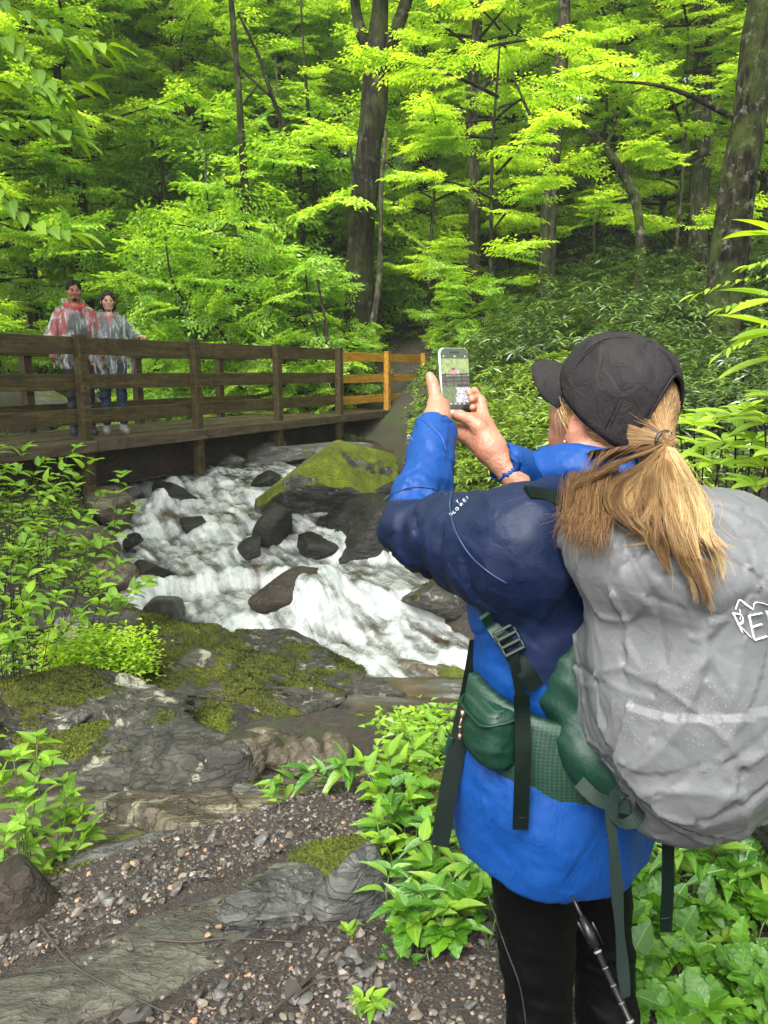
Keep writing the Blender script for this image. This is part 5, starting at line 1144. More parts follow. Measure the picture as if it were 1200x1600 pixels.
for ch, x, y, a in (('S', 704.5, 803, -1.0), ('C', 709.5, 800, -.95), ('O', 714, 795, -.85), ('T', 715, 784, -.6), ('R', 721, 788, -.7), ('E', 726, 781, -.6), ('I', 730, 777, -.5)): st += glyph(ch, x, y, 3.4, a)
marks(st, JB, .00055, M_WHITE, 'x', parent=hk, n=6).obj('printed_logo', M_WHITE, hk)
marks([[(636, 683), (638, 679), (641, 682)], [(636, 686), (640, 684), (644, 686)]], JB, .0006, M_WHITE, 'x', parent=hk, n=4).obj('printed_logo', M_WHITE, hk)

# ---- leggings, boots
M_LEG = fabric('black_leggings', (.0012, .0012, .0014), (.0012, .0012, .0014), .6, .3, spec=.08)
g = SDF(np.array([.08, 1.0, .04]), np.array([.60, 1.62, .98]), .006)
g.F = g.ell(B(0, 0, .86), (.118, .150, .15), BR)
for h_, k_, a_, rr_ in ((HL, KL, AL, 1), (HRt, KR, AR, .98)):
    g.add(g.cap(h_, k_, .090*rr_, .066*rr_), .04); calf = k_*.62+a_*.38-F_*.012; g.add(g.cap(k_, calf, .062, .060), .02); g.add(g.cap(calf, a_, .060, .044), .02)
idx = np.where(np.abs(g.F) < .02); Pb = g.P[idx].astype(float); kn = np.minimum(np.linalg.norm(Pb-KL, axis=1), np.linalg.norm(Pb-KR, axis=1))
g.F[idx] -= ((.002+.0075*np.exp(-(kn/.11)**2))*(ridged(Pb@Ry(.35)*[7, 7, 24], 3, 6)-.5)).astype(np.float32)
lv, lq = g.mesh(); hobj('leggings', lv, lq, M_LEG, attrs={'zone': np.zeros(len(lv))}); LB = bvh_of(lv, lq)
b = MB(); q = np.array([hit(x, y, LB, .001) for x, y in spline([(763, 1400), (790, 1480), (812, 1540), (822, 1600)], 20)])-[T0[0], T0[1], 0]; b.tube(q, .0012, 4); b.obj('leg_seam', plain('seam_grey', (.02, .02, .022), .6), hk)
bt = fabric('boot_leather', (.05, .045, .04), (.02, .02, .02), .6)
for a_ in (AL, AR):
    gz = G1(a_[0], a_[1]); g = SDF(a_-[.22, .22, .12], a_+[.22, .22, .12], .007); g.F = g.cap(a_+[0, 0, .06], a_-[0, 0, .03], .05, .052)
    toe = a_+F_*.15; toe[2] = gz+.045; heel = a_-F_*.03; heel[2] = gz+.045; g.add(g.cap(heel, toe, .045, .043), .03); g.F = np.maximum(g.F, gz+.004-g.P[..., 2]); v_, q_ = g.mesh(); hobj('boot', v_, q_, bt, attrs={'zone': np.zeros(len(v_))})

# ---- cap
M_CAP = fabric('cap_cloth', (.015, .0125, .0135), (.015, .0125, .0135), .65, .7, 400, spec=.18)
NT_, NV = 96, 30; th = np.linspace(-math.pi, math.pi, NT_, endpoint=False); vv = np.linspace(0, 1, NV)
TH, VV = np.meshgrid(th, vv, indexing='ij')
lowr = -.040-.018*np.cos(TH)*-1*0 ; ac = np.cos(TH)       # rim height: lower at sides and back
rim = .012*ac-.030*(1-ac)*.75
prof = np.cos(np.clip(VV, 0, 1)*math.pi/2)**.62; hgt = .112
ca, cb = .109, .090
rad_w = 1+.035*np.sin(VV*math.pi)
X_ = ca*prof*rad_w*np.cos(TH)-.012*VV-.004; Y_ = cb*prof*rad_w*np.sin(TH); Z_ = rim+(hgt-rim)*np.sin(VV*math.pi/2)**.92
seam = np.zeros_like(TH)
for a in np.arange(6)*math.pi/3: seam += np.exp(-((np.angle(np.exp(1j*(TH-a))))/(.035+.05*VV))**2)
P3 = np.stack([X_, Y_, Z_], -1); nr = nrm(P3-[0, 0, .02]); wr_ = .0035*(ridged(P3*[26, 26, 17]+5, 3, 5)-.5)+.004*fbm(P3*13, 3, 7); frontw = .006*np.exp(-((P3-[.06, .06, .075])**2).sum(-1)/.0012)*np.sin(P3[..., 0]*160)
P3 = P3+nr*(wr_-.0018*np.minimum(seam, 1)+frontw)[..., None]
CV = (P3.reshape(-1, 3))@HR.T+HC+Uh*.018
i = np.arange(NT_)[:, None]*NV+np.arange(NV-1)[None]; j = ((np.arange(NT_)+1) % NT_)[:, None]*NV+np.arange(NV-1)[None]; Qc = np.stack([i, j, j+1, i+1], -1).reshape(-1, 4)
tc_ = np.abs(np.angle(np.exp(1j*(TH-math.pi)))).ravel(); zc_ = VV.ravel()
arch = (tc_ < .52) & (zc_ < .60*np.sqrt(np.clip(1-(tc_/.52)**2, 0, 1))); Qc = Qc[~arch[Qc].any(1)]
co = hobj('cap', CV, Qc, M_CAP, attrs={'zone': np.zeros(len(CV))}); m_ = co.modifiers.new('thick', 'SOLIDIFY'); m_.thickness = .0028; m_.offset = 1
ar = [j for j in range(0)]
b = MB(); aa = np.linspace(-.56, .56, 26); 
def capP(th_, v_):
    ac = math.cos(th_); rm = .012*ac-.030*(1-ac)*.75; pf = math.cos(v_*math.pi/2)**.62; rw = 1+.035*math.sin(v_*math.pi)
    return np.array([ca*pf*rw*math.cos(th_)-.012*v_-.004, cb*pf*rw*math.sin(th_), rm+(hgt-rm)*math.sin(v_*math.pi/2)**.92])
q = [capP(math.pi+a, max(0, .62*math.sqrt(max(0, 1-(a/.56)**2))))*1.012 for a in aa]; b.tube(np.array(q)@HR.T+HC+Uh*.018-[T0[0], T0[1], 0], .0038, 6, flat=.6); b.obj('cap_opening_trim', M_CAP, hk)
# adjuster strap across the opening, button, stitched seams
q = [capP(math.pi+a, .02)*1.01 for a in np.linspace(-.6, .6, 12)]; sheet('adjuster_strap', np.array(q)@HR.T+HC+Uh*.020-[T0[0], T0[1], 0], .018, nrm(-Fh), M_CAP, hk, .003)
b = MB(); bp = capP(0, 1.0)@HR.T+HC+Uh*.019; a = [(0, .0085), (.003, .0085), (.0052, .006), (.006, .001)]; b.tube([bp+Uh*z-[T0[0], T0[1], 0] for z, r in a], [r for z, r in a], 12); b.obj('cap_button', M_CAP, hk)
for a in np.arange(6)*math.pi/3:
    for dl in (-.035, .035):
        q = []
        for v_ in np.linspace(.03 if abs(a-math.pi) > .3 else .64, .93, 18): q.append(capP(a+dl/(.4+prof.mean()*math.cos(v_*1.45)), v_)*1.006)
        b = MB(); b.tube(np.array(q)@HR.T+HC+Uh*.0195-[T0[0], T0[1], 0], .0009, 4); b.obj('stitched_seam', M_CAP, hk)
# visor
NS, NU = 33, 12; s_, u_ = np.meshgrid(np.linspace(-1, 1, NS), np.linspace(0, 1, NU), indexing='ij')
ang = s_*math.radians(62); bx = ca*np.cos(ang)*.98-.004; by = cb*np.sin(ang); ln = .074*np.sqrt(np.clip(1-np.abs(s_)**2.6, 0, 1))
VX = bx+u_*ln; VY = by*(1+.05*u_*(1-np.abs(s_))); VZ = .012*np.cos(ang)-.030*(1-np.cos(ang))*.75-u_*ln*.20+.004-.030*(np.abs(s_)**2)*u_-.006*np.abs(s_)**2+.003
VV3 = np.stack([VX, VY, VZ], -1).reshape(-1, 3)@HR.T+HC+Uh*.018; i = np.arange(NS-1)[:, None]*NU+np.arange(NU-1)[None]
vo = hobj('visor', VV3, np.stack([i, i+NU, i+NU+1, i+1], -1).reshape(-1, 4)[:, ::-1], M_CAP, attrs={'zone': np.zeros(len(VV3))}); m_ = vo.modifiers.new('thick', 'SOLIDIFY'); m_.thickness = .0035
# glasses
M_FR = plain('blue_black_frame', (.01, .02, .05), .3); t = NT('spectacle_lens'); t.P(Base_Color=(.9, .95, 1), Roughness=.02, Alpha=.18); LENS = t.m
for s1 in (1, -1):
    q = np.array([H(.108-.012*math.cos(a)*s1*1.0*0-.25*abs(.036+.024*math.cos(a)-.03)**1, s1*(.036+.025*math.cos(a)), -.010+.019*math.sin(a)) for a in np.linspace(0, 2*math.pi, 25)])-[T0[0], T0[1], 0]
    b = MB(); b.tube(q, .0016, 6, False); b.obj('glasses_frame', M_FR, hk)
    b = MB(); c_ = q[:24].mean(0); b.add(np.vstack([q[:24], c_]), None, [[k, (k+1) % 24, 24] for k in range(24)]); b.obj('glasses_lens', LENS, hk)
    b = MB(); b.tube(spline([H(.104, s1*.061, -.004), H(.06, s1*.076, -.002), H(.0, s1*.084, .0), H(-.02, s1*.083, -.012)], 12)-[T0[0], T0[1], 0], .0017, 5); b.obj('glasses_arm', M_FR, hk)
b = MB(); b.tube([H(.112, .012, -.004)-[T0[0], T0[1], 0], H(.113, -.012, -.004)-[T0[0], T0[1], 0]], .0015, 5); b.obj('glasses_bridge', M_FR, hk)
b = MB(); g_ = H(.004, .085, -.060)-[T0[0], T0[1], 0]; b.tube([g_-[0, 0, .004], g_, g_+[0, 0, .003]], [.001, .0026, .001], 8); b.obj('earring', plain('silver_earring', (.8, .8, .8), .15, 1.0), hk)

# ================================================================== PACK UNDER ITS RAIN COVER
PC = cz(1066, 1020, 1.135); pk = thing('backpack', 'green hiking backpack in a crumpled wet grey rain cover on the back of the hiker', 'backpack', PC-[0, 0, .30])
pbase = PC-[0, 0, .30]
def pobj(name, V, Q, mat, attrs=None, parent=pk, sm=True): return obj(name, mesh_from(name, np.asarray(V)-pbase, Q, mat, sm, attrs), parent)
lean = Rx(0); PR = BR@Ry(-.05)
def K(f, l, u): return PC+PR@np.array([f, l, u])          # f: towards her back is +, l: her left
g = SDF(PC-[.30, .30, .34], PC+[.30, .30, .32], .0042)
g.F = g.rbox(K(0, 0, .005), (.125, .155, .205), .10, PR)
g.add(g.ell(K(.0, 0, .15), (.150, .185, .090), PR), .05); g.add(g.ell(K(-.03, -.01, -.05), (.15, .175, .20), PR), .05)
g.add(g.ell(K(-.01, .02, -.215), (.095, .09, .055), PR), .05); g.add(g.ell(K(.04, .11, .17), (.10, .07, .06), PR), .04)
g.add(g.cap(cz(905, 815, 1.16), cz(985, 800, 1.10), .030, .05), .03); g.add(g.cap(cz(905, 1000, 1.17), cz(915, 1120, 1.17), .025, .03), .04)
g.add(g.cap(cz(1085, 1262, 1.10), cz(1138, 1246, 1.10), .022, .018), .05)
for a_, b_, r1, r2 in ((cz(880, 846, 1.155), cz(925, 822, 1.09), .010, .034), (cz(925, 822, 1.09), cz(1000, 838, 1.06), .034, .022), (cz(930, 815, 1.11), cz(1010, 805, 1.07), .025, .035)): g.add(g.cap(a_, b_, r1, r2), .006)
pv, pq = g.mesh(); pv = smooth(pv, pq, 1, .4); pnm = smooth(vnormals(pv, pq), pq, 8, .6); q_ = (pv-PC)@PR
w = q_+.05*np.stack([vn(q_*4+3, 21), vn(q_*4+9, 22), vn(q_*4+1, 23)], -1)
n = .026*crump(w, np.array([4.2, 3.8, 3.0]), 31)+.005*crump(w@Rx(.5), np.array([9, 9, 6.]), 41)
wj = w+.012*np.stack([vn(q_*9+3, 24), vn(q_*9+9, 25), vn(q_*9+1, 26)], -1)
n = n+.0045*ridge(wj@Rx(.55)*[5, 6.5, 2.6], 131, .05)+.0060*ridge(wj@Rx(-.6)*[8, 10, 4.5], 141, .06)+.0030*ridge(wj@Rx(.1)*[15, 17, 9.], 151, .08)
pv = pv+pnm*n[:, None]
t = NT('wet_grey_rain_cover'); o = t.coord(); n1 = t.noise(o, 9, 6, .6); fold = t.noise(t.coord('Object', (1, 1, .6), (.5, .2, .9)), 13, 7, .62, 1.6); v2 = t.voro(t.noise(o, 1, 0) if False else o, 22, 'DISTANCE_TO_EDGE')
c = t.ramp(n1, [(.3, (.080, .082, .086)), (.6, (.108, .111, .116)), (.8, (.142, .146, .152))])
dr = t.voro(o, 260); dsz = t.sep(t.voro(o, 260, out=1), 0); area = t.ramp(t.noise(o, 7, 4), [(.46, 0), (.6, 1)])
drop = t.math('MULTIPLY', t.ramp(t.math('MULTIPLY_ADD', dsz, -.16, dr), [(.06, 1), (.12, 0)]), area)
c = t.mix(t.math('MULTIPLY', drop, .22), c, (.5, .52, .54))
vcr = t.new('ShaderNodeTexVoronoi', feature='F1'); vcr.inputs['Scale'].default_value = 11
add = t.new('ShaderNodeVectorMath', operation='MULTIPLY_ADD'); t.l.new(t.noise(o, 9, 4, .6, 0, 1), add.inputs[0]); add.inputs[1].default_value = (.09,)*3; t.l.new(o, add.inputs[2]); t.l.new(add.outputs[0], vcr.inputs['Vector'])
v3 = t.new('ShaderNodeTexVoronoi', feature='F1'); v3.inputs['Scale'].default_value = 26; t.l.new(add.outputs[0], v3.inputs['Vector'])
hh = t.math('ADD', t.math('MULTIPLY', fold, .15), t.math('ADD', t.math('MULTIPLY', vcr.outputs[0], .9), t.math('ADD', t.math('MULTIPLY', v3.outputs[0], .5), t.math('MULTIPLY', drop, .08))))
t.p.inputs['Specular IOR Level'].default_value = .35; t.P(Base_Color=c, Roughness=t.mix(drop, (.5,)*3, (.1,)*3), Normal=t.bump(hh, .38, .010)); COVER = t.m
pobj('rain_cover', pv, pq, COVER); PB = bvh_of(pv, pq)
# white print on the cover: mountain line over three letters
st = [[(1149, 953), (1153, 941), (1157, 938), (1166, 945), (1177, 953)], [(1177, 953), (1179, 942), (1190, 942), (1203, 946), (1216, 940)], [(1156, 952), (1157, 962), (1156, 968)]]
b = marks(st, PB, .0012, M_WHITE, 'x', lift=.0015, n=14)
for pts in ([(1145, 958), (1160, 990)], [(1145, 958), (1158, 961), (1160, 972), (1152, 975)], [(1153, 975), (1174, 997)], [(1170, 962), (1178, 1000)], [(1170, 962), (1190, 958)], [(1174, 980), (1190, 975)], [(1178, 1000), (1198, 994)], [(1198, 955), (1208, 992)]):
    q = np.array([hit(x, y, PB, .0018) for x, y in spline(pts, 8)]); b.tube(q, .0024, 5, flat=.3)
b.V = [v-pbase for v in b.V]; b.obj('printed_logo', M_WHITE, pk)
# green parts
def ripstop(name, c1, c2, sc=170):
    t = NT(name); tc = t.new('ShaderNodeTexCoord'); mp = t.new('ShaderNodeMapping'); mp.inputs['Rotation'].default_value = (0, 0, .75); t.l.new(tc.outputs['Object'], mp.inputs[0])
    h_ = t.sep(mp.outputs[0], 0); v_ = t.sep(mp.outputs[0], 2); f = lambda s: t.ramp(t.math('FRACT', t.math('MULTIPLY', s, sc)), [(.0, 1), (.13, 1), (.2, 0), (1, 0)])
    gm = t.math('MAXIMUM', f(h_), f(v_)); n = t.noise(t.coord(), 25, 5); c = t.mix(gm, t.mix(n, tuple(x*.6 for x in c1), c1), c2)
    t.P(Base_Color=c, Roughness=.6, Normal=t.bump(t.noise(t.coord(), 30, 5), .4, .006)); return t.m
GR_RIP = ripstop('green_ripstop', (.002, .018, .010), (.005, .048, .026)); GR = fabric('green_nylon', (.001, .022, .012), (.001, .022, .012), .5, .35, spec=.35)
GR_D = fabric('dark_green_webbing', (.0010, .0045, .003), (.0010, .0045, .003), .6, .2, 900, spec=.12); GREYG = fabric('grey_green_webbing', (.011, .02, .0165), (.011, .02, .0165), .6, .2, 900, spec=.15); BLK = plain('black_plastic', (.006, .012, .009), .35)
# belt wing round the hip
nb_, mb_ = 46, 10; phi = np.linspace(math.radians(62), math.radians(200), nb_); V = []
for side in (0, 1):
    for k, a in enumerate(phi):
        fcos, lsin = math.cos(a), math.sin(a); zc = 1.055-.075*sstep(.9, 2.6, a)
        hw_ = np.interp(a, [.5, 1.0, 1.6, 2.2, 3.5], [.020, .055, .062, .075, .075])
        for u in np.linspace(-1, 1, mb_):
            pf = .152+.006*side*0; off = (.020+.008*(1-u*u)) if side == 0 else .004
            V.append(B(fcos*(.140+off), lsin*(.172+off), zc+hw_*u))
V = np.array(V); i = np.arange(nb_-1)[:, None]*mb_+np.arange(mb_-1)[None]; Qo = np.stack([i, i+mb_, i+mb_+1, i+1], -1).reshape(-1, 4); o2 = nb_*mb_
edge = []
for k in range(nb_-1):
    for a in (0, mb_-1): e = [k*mb_+a, (k+1)*mb_+a, (k+1)*mb_+a+o2, k*mb_+a+o2]; edge.append(e if a else e[::-1])
Qb = np.vstack([Qo, Qo[:, ::-1]+o2, edge]); 
# shrink the belt on to the jacket surface
pobj('hip_belt', V, Qb, GR_RIP)
# smooth green lumbar wing
g = SDF(PC+np.array([-.36, -.30, -.34]), PC+np.array([.10, .30, .16]), .006); g.F = np.full_like(g.F, 1)
g.F = g.cap(hit(886, 1000, JB, .0, 1.2)+[.02, 0, 0], cz(880, 1085, 1.20), .014, .034); g.add(g.cap(cz(880, 1085, 1.20), cz(925, 1170, 1.17), .036, .040), .03)
g.add(g.cap(cz(925, 1180, 1.17), cz(985, 1235, 1.16), .045, .045), .03); g.add(g.cap(cz(905, 1020, 1.21), cz(960, 1150, 1.19), .03, .05), .04)
idx = np.where(np.abs(g.F) < .03); Pb = g.P[idx].astype(float); g.F[idx] -= (.010*(ridged(Pb@Ry(.8)*[9, 9, 22], 3, 6)-.5)).astype(np.float32)
v_, q_ = g.mesh(); pobj('lumbar_panel', v_, q_, GR, {'zone': np.zeros(len(v_))}); GB = bvh_of(v_, q_)
# hip pocket
pcn = hit(770, 1138, JB, .020)+np.array([-.004, 0, 0]); on = nrm(F_*.50+L_*.86); os_ = nrm(np.cross(U_, on)); OR = np.stack([on, os_, U_], 1)
g = SDF(pcn-[.11]*3, pcn+[.11]*3, .0036); g.F = g.rbox(pcn, (.030, .060, .050), .022, OR); g.add(g.ell(pcn-U_*.01+on*.012, (.030, .050, .038), OR), .02)
pl = ((g.P-(pcn+U_*.040+on*.03).astype(np.float32))@nrm(U_+on*.42).astype(np.float32)); g.F = np.maximum(g.F, pl)
idx = np.where(np.abs(g.F) < .02); Pb = g.P[idx].astype(float); g.F[idx] -= (.004*(ridged(Pb*[13, 13, 24], 3, 4)-.5)).astype(np.float32)
v_, q_ = g.mesh(); po = pobj('hip_pocket', v_, q_, GR, {'zone': np.zeros(len(v_))})
g2 = SDF(pcn-[.11]*3, pcn+[.11]*3, .0036); g2.F = g2.rbox(pcn+U_*.002, (.0295, .0590, .050), .022, OR); g2.F = np.maximum(g2.F, pl-.003); g2.F = np.maximum(g2.F, -(pl+.006)); v_, q_ = g2.mesh()
lid = obj('pocket_lid', mesh_from('pocket_lid', v_-pbase, q_, GR_RIP), pk)
zp = [pcn+OR@np.array(p_) for p_ in ((-.02, -.060, .040), (.015, -.061, .036), (.033, -.045, .030), (.035, 0, .028), (.034, .045, .030), (.01, .061, .037), (-.02, .060, .042))]
b = MB(); b.tube(spline(zp, 40)-pbase, .0032, 6, flat=.7); b.obj('zipper', GR, pk)
zl = pcn+OR@np.array([.041, .012*0-.018, .022]); brass = plain('bronze_zip_pull', (.30, .20, .13), .35, .8)
b = MB(); b.box(zl-pbase, (.006, .007, .012), OR); b.tube([zl-pbase-[0, 0, .004], zl-pbase+on*.004-[0, 0, .016], zl-pbase+on*.004-[0, 0, .040]], [.0022, .0016, .0016], 6); b.tube([zl-pbase+on*.004-[0, 0, .020], zl-pbase+on*.004-[0, 0, .024]], .0032, 6); b.tube([zl-pbase+on*.004-[0, 0, .034], zl-pbase+on*.004-[0, 0, .044]], .0034, 6); b.obj('zip_pull', brass, pk)
# straps
def hs(pts, bvh=JB, lift=.004, zdef=1.2): return np.array([hit(x, y, bvh, lift, zdef) for x, y in pts])-pbase
cn = lambda: nrm(np.array([0, -1, .25]))
sheet('shoulder_strap', hs([(762, 958), (773, 975), (790, 1000)], lift=.006), .030, cn(), GR, pk, .006)
sheet('shoulder_strap', hs([(788, 996), (803, 1025), (822, 1050), (838, 1075)], lift=.006), .026, cn(), GR_D, pk, .003)
sheet('shoulder_strap', hs([(824, 770), (850, 774), (880, 784), (925, 800)], lift=.004), .026, nrm(np.array([0, -.6, .8])), GR_D, pk, .006)
b = MB(); bc = hit(795, 1000, JB, .012)-pbase; bd = nrm(hs([(805, 1020)])[0]-hs([(785, 982)])[0]); bs = nrm(np.cross(bd, cn())); bn = np.cross(bs, bd); RR = np.stack([bs, bd, bn], 1)
for dx in (-.016, .016): b.box(bc+RR@np.array([dx, 0, 0]), (.004, .040, .006), RR, 0, .001)
for dy in (-.019, -.007, .006, .019): b.box(bc+RR@np.array([0, dy, .001]), (.034, .005, .006), RR, 0, .001)
b.obj('strap_buckle', BLK, pk, smooth=False)
sheet('webbing', hs([(800, 1012), (806, 1045), (812, 1078), (816, 1095)], lift=.016), .016, cn(), GR_D, pk, .002)
q = [hit(815, 1085, JB, .045)-pbase, hit(816, 1120, JB, .052)-pbase, hit(817, 1180, JB, .048)-pbase, hit(815, 1240, JB, .03)-pbase, hit(813, 1296, JB, .022)-pbase]
sheet('hanging_strap', q, .024, cn(), GR_D, pk, .002)
q = [cz(742, 1000, 1.30)-pbase, cz(738, 1040, 1.31)-pbase, cz(729, 1100, 1.32)-pbase, cz(716, 1160, 1.29)-pbase, cz(700, 1240, 1.27)-pbase, cz(687, 1322, 1.26)-pbase]
sheet('hanging_strap', q, [.018+.012*min(1, k/10) for k in range(24)], cn(), GR_D, pk, .002)
b = MB(); b.box(cz(701, 1165, 1.29)-pbase, (.010, .010, .035), Ry(.25), 0, .002); b.obj('side_buckle', GR, pk, smooth=False)
q = [cz(905, 1222, 1.13), cz(930, 1246, 1.11), cz(955, 1256, 1.09), cz(985, 1262, 1.07)]; sheet('webbing', np.array(q)-pbase, .020, cn(), GREYG, pk, .002)
q = [cz(962, 1240, 1.065), cz(955, 1275, 1.06), cz(960, 1340, 1.065), cz(966, 1420, 1.08), cz(972, 1500, 1.10), cz(978, 1558, 1.11)]
sheet('hanging_strap', np.array(q)-pbase, [.014+.006*math.sin(k*.4)**2 for k in range(24)], nrm(np.array([.35, -1, 0])), GREYG, pk, .002)
lp_ = [cz(968+22*math.cos(a)+10, 1262-26*math.sin(a), 1.07+.012*math.sin(a)) for a in np.linspace(math.pi*.95, -math.pi*.9, 14)]
sheet('strap_loop', np.array(lp_)-pbase, .018, nrm(np.array([.6, -.2, .9])), GREYG, pk, .002, 30)
q = [cz(1043, 1280, 1.12), cz(1044, 1340, 1.13), cz(1043, 1400, 1.14), cz(1040, 1456, 1.15)]; sheet('hanging_strap', np.array(q)-pbase, .018, cn(), GR_D, pk, .002)
q = [cz(1033, 1436, 1.137), cz(1047, 1434, 1.137)]; b = MB(); b.tube(np.array(q)-pbase, .0008, 4); b.obj('strap_stitching', GREYG, pk)
q = [hit(806, 1278, JB, .026), hit(820, 1278, JB, .026)]; b = MB(); b.tube(np.array(q)-pbase, .0005, 4); b.obj('strap_stitching', GREYG, pk)

# ================================================================== HAIR
t = NT('blond_hair'); f = t.attr('tint'); c = t.ramp(f, [(0, (.04, .020, .009)), (.3, (.13, .068, .027)), (.6, (.27, .16, .065)), (1, (.45, .32, .155))])
t.P(Base_Color=c, Roughness=.5); t.p.inputs['Specular IOR Level'].default_value = .3; HAIR = t.m
TIE = cz(1042, 690, 1.232); rh_ = np.random.default_rng(3)
tp_ = lambda p: p-np.array([T0[0], T0[1], 0])
def depth_of(px, py, d=1.2):
    r = PB.ray_cast(Vector((0, 0, EYE)), (Vector(cz(px, py, 1.0))-Vector((0, 0, EYE))).normalized())
    z1 = (np.array(r[0])-[0, 0, EYE])@np.array([0, CP, -SP]) if r[0] is not None else 9
    r = JB.ray_cast(Vector((0, 0, EYE)), (Vector(cz(px, py, 1.0))-Vector((0, 0, EYE))).normalized())
    z2 = (np.array(r[0])-[0, 0, EYE])@np.array([0, CP, -SP]) if r[0] is not None else 9
    return min(z1, z2)
def proj(p): 
    d = np.asarray(p)-[0, 0, EYE]; z = d@np.array([0, CP, -SP]); return 600+1200*d[0]/z, 800-1200*(d@np.array([0, SP, CP]))/z, z
hb = MB(); tx, ty, tz = proj(TIE)
print('tie at', tx, ty, tz)
_dc = {}
def _raw(x, y):
    k = (int(x//3), int(y//3))
    if k not in _dc: _dc[k] = depth_of(k[0]*3+1.5, k[1]*3+1.5)
    return _dc[k]
def dcache(x, y): return min(_raw(x, y), *[_raw(x+a, y+b) for a, b in ((12, 0), (-12, 0), (0, 12), (0, -12), (9, 9), (-9, 9))])+.004
# locks: guide curves in the picture plane, then fanned strands around each; they come to rest on the pack
LOCKS = [([(0, 0), (8, 45), (22, 100), (32, 160), (55, 230), (62, 252)], 15, 90, .7), ([(0, 0), (20, 45), (45, 95), (58, 150), (78, 175), (75, 215)], 13, 70, .85), ([(0, 0), (0, 50), (2, 110), (18, 165), (38, 205), (50, 225)], 14, 80, .6),
         ([(0, 0), (-12, 45), (-22, 95), (-20, 135), (-5, 170), (8, 205)], 15, 80, .45), ([(0, 0), (-28, 40), (-52, 80), (-62, 110), (-90, 118), (-120, 140)], 12, 60, .5), ([(0, 0), (-30, 30), (-70, 60), (-75, 100), (-45, 135), (-55, 150)], 13, 60, .35),
         ([(0, 0), (32, 50), (52, 95), (54, 130), (80, 160), (112, 172)], 8, 26, .8), ([(0, 0), (12, 50), (28, 105), (30, 160), (48, 200), (66, 262)], 7, 40, .9), ([(0, 0), (-20, 40), (-35, 80), (-48, 120), (-28, 150), (-75, 158)], 9, 36, .4),
         ([(0, 0), (-40, 22), (-90, 40), (-128, 70), (-140, 105), (-150, 140)], 10, 46, .25), ([(0, 0), (-8, 60), (6, 120), (28, 175), (60, 190), (64, 235)], 10, 44, .55)]
for li, (G_, spread, cnt, tone) in enumerate(LOCKS):
    G_ = np.array(G_, float)*[1.05, 1.02]; wav = rh_.uniform(0, 6); wf = rh_.uniform(7, 12)
    sub = [(rh_.normal(size=2), rh_.uniform(0, 6), rh_.uniform(-.5, .5), rh_.uniform(.66, 1.04)) for _ in range(9)]           # each lock splits into wavy tresses
    for k in range(int(cnt*4.2)):
        m = 20; s_ = np.linspace(0, 1, m); so, sp, sl_, sn_ = sub[k % 9]; rn_ = rh_.normal(size=2)*.26*spread*.6; off = so*.95*spread*.50; ln_ = min(1., sn_*rh_.uniform(.55, 1.0)**.35)
        q = spline(G_, m*4)[np.minimum((s_*ln_*(m*4-1)).astype(int), m*4-1)]
        fan = np.sin(np.pi*np.clip(s_*.68+.02, 0, 1))**.75
        x = tx+q[:, 0]+(off[0]*(1-.2*s_)+rn_[0]*(1-.8*s_))*fan*1.2+(3+7*s_)*np.sin(s_*wf+sp+rh_.normal()*.10)*np.minimum(s_*2, 1)+rh_.normal()*1.2; y = ty+q[:, 1]+off[1]*.6*s_+2.5*np.cos(s_*wf*.8+sp)*s_+rh_.normal()*1.5*s_
        if k % 23 == 0: x = x+rh_.normal()*16*s_**1.5; y = y-abs(rh_.normal())*9*s_*(1-s_)*2                  # stray hairs
        body = .036*np.sin(np.pi*np.clip(s_*1.05+.03, 0, 1))*(1-min(1, abs(off[0])/(spread*1.3))*.7)
        z = tz-.004-.10*s_; j_ = rh_.uniform(0, .012)
        zz = np.array([min(z[j], dcache(x[j], y[j])-.009-body[j]*.9-j_*fan[j]) for j in range(m)]); zz = np.minimum(zz, tz)
        for _ in range(3): zz[1:-1] = (zz[:-2]+zz[1:-1]*2+zz[2:])/4
        pts = np.array([cz(x[j], y[j], zz[j]) for j in range(m)]); pts[0] = TIE+rh_.normal(size=3)*.006
        r_ = rh_.uniform(.00026, .00052); hb.tube(tp_(pts), np.linspace(r_, r_*.4, m), 3, False, a=np.clip(tone+sl_*.42+rh_.normal()*.07, 0, 1))
hb.obj('ponytail', HAIR, hk)
# hair swept over the skull under the cap to the tie, and loose sideburn hair
g = SDF(HC-[.16]*3, HC+[.16]*3, .005); g.F = g.ell(H(-.022, 0, .015), (.094, .082, .096), HR); g.add(g.cap(H(-.09, 0, -.02), TIE, .05, .012), .03); g.F = np.maximum(g.F, (g.P-H(.035, 0, 0).astype(np.float32))@nrm(Fh*1-Uh*.0).astype(np.float32)); g.F = np.maximum(g.F, -((g.P-H(0, 0, -.075).astype(np.float32))@Uh.astype(np.float32)))
v_, q_ = g.mesh(); hobj('hair_base', v_, q_, HAIR, attrs={'tint': np.clip(.25+.4*fbm(np.stack([np.arctan2((v_-TIE)@LA, (v_-TIE)@Fh)*60, np.arctan2((v_-TIE)@Uh, (v_-TIE)@Fh)*60, (v_-TIE)@Fh*4], -1), 2, 3), 0, 1)})
hbv = bvh_of(v_, q_)
hb = MB()
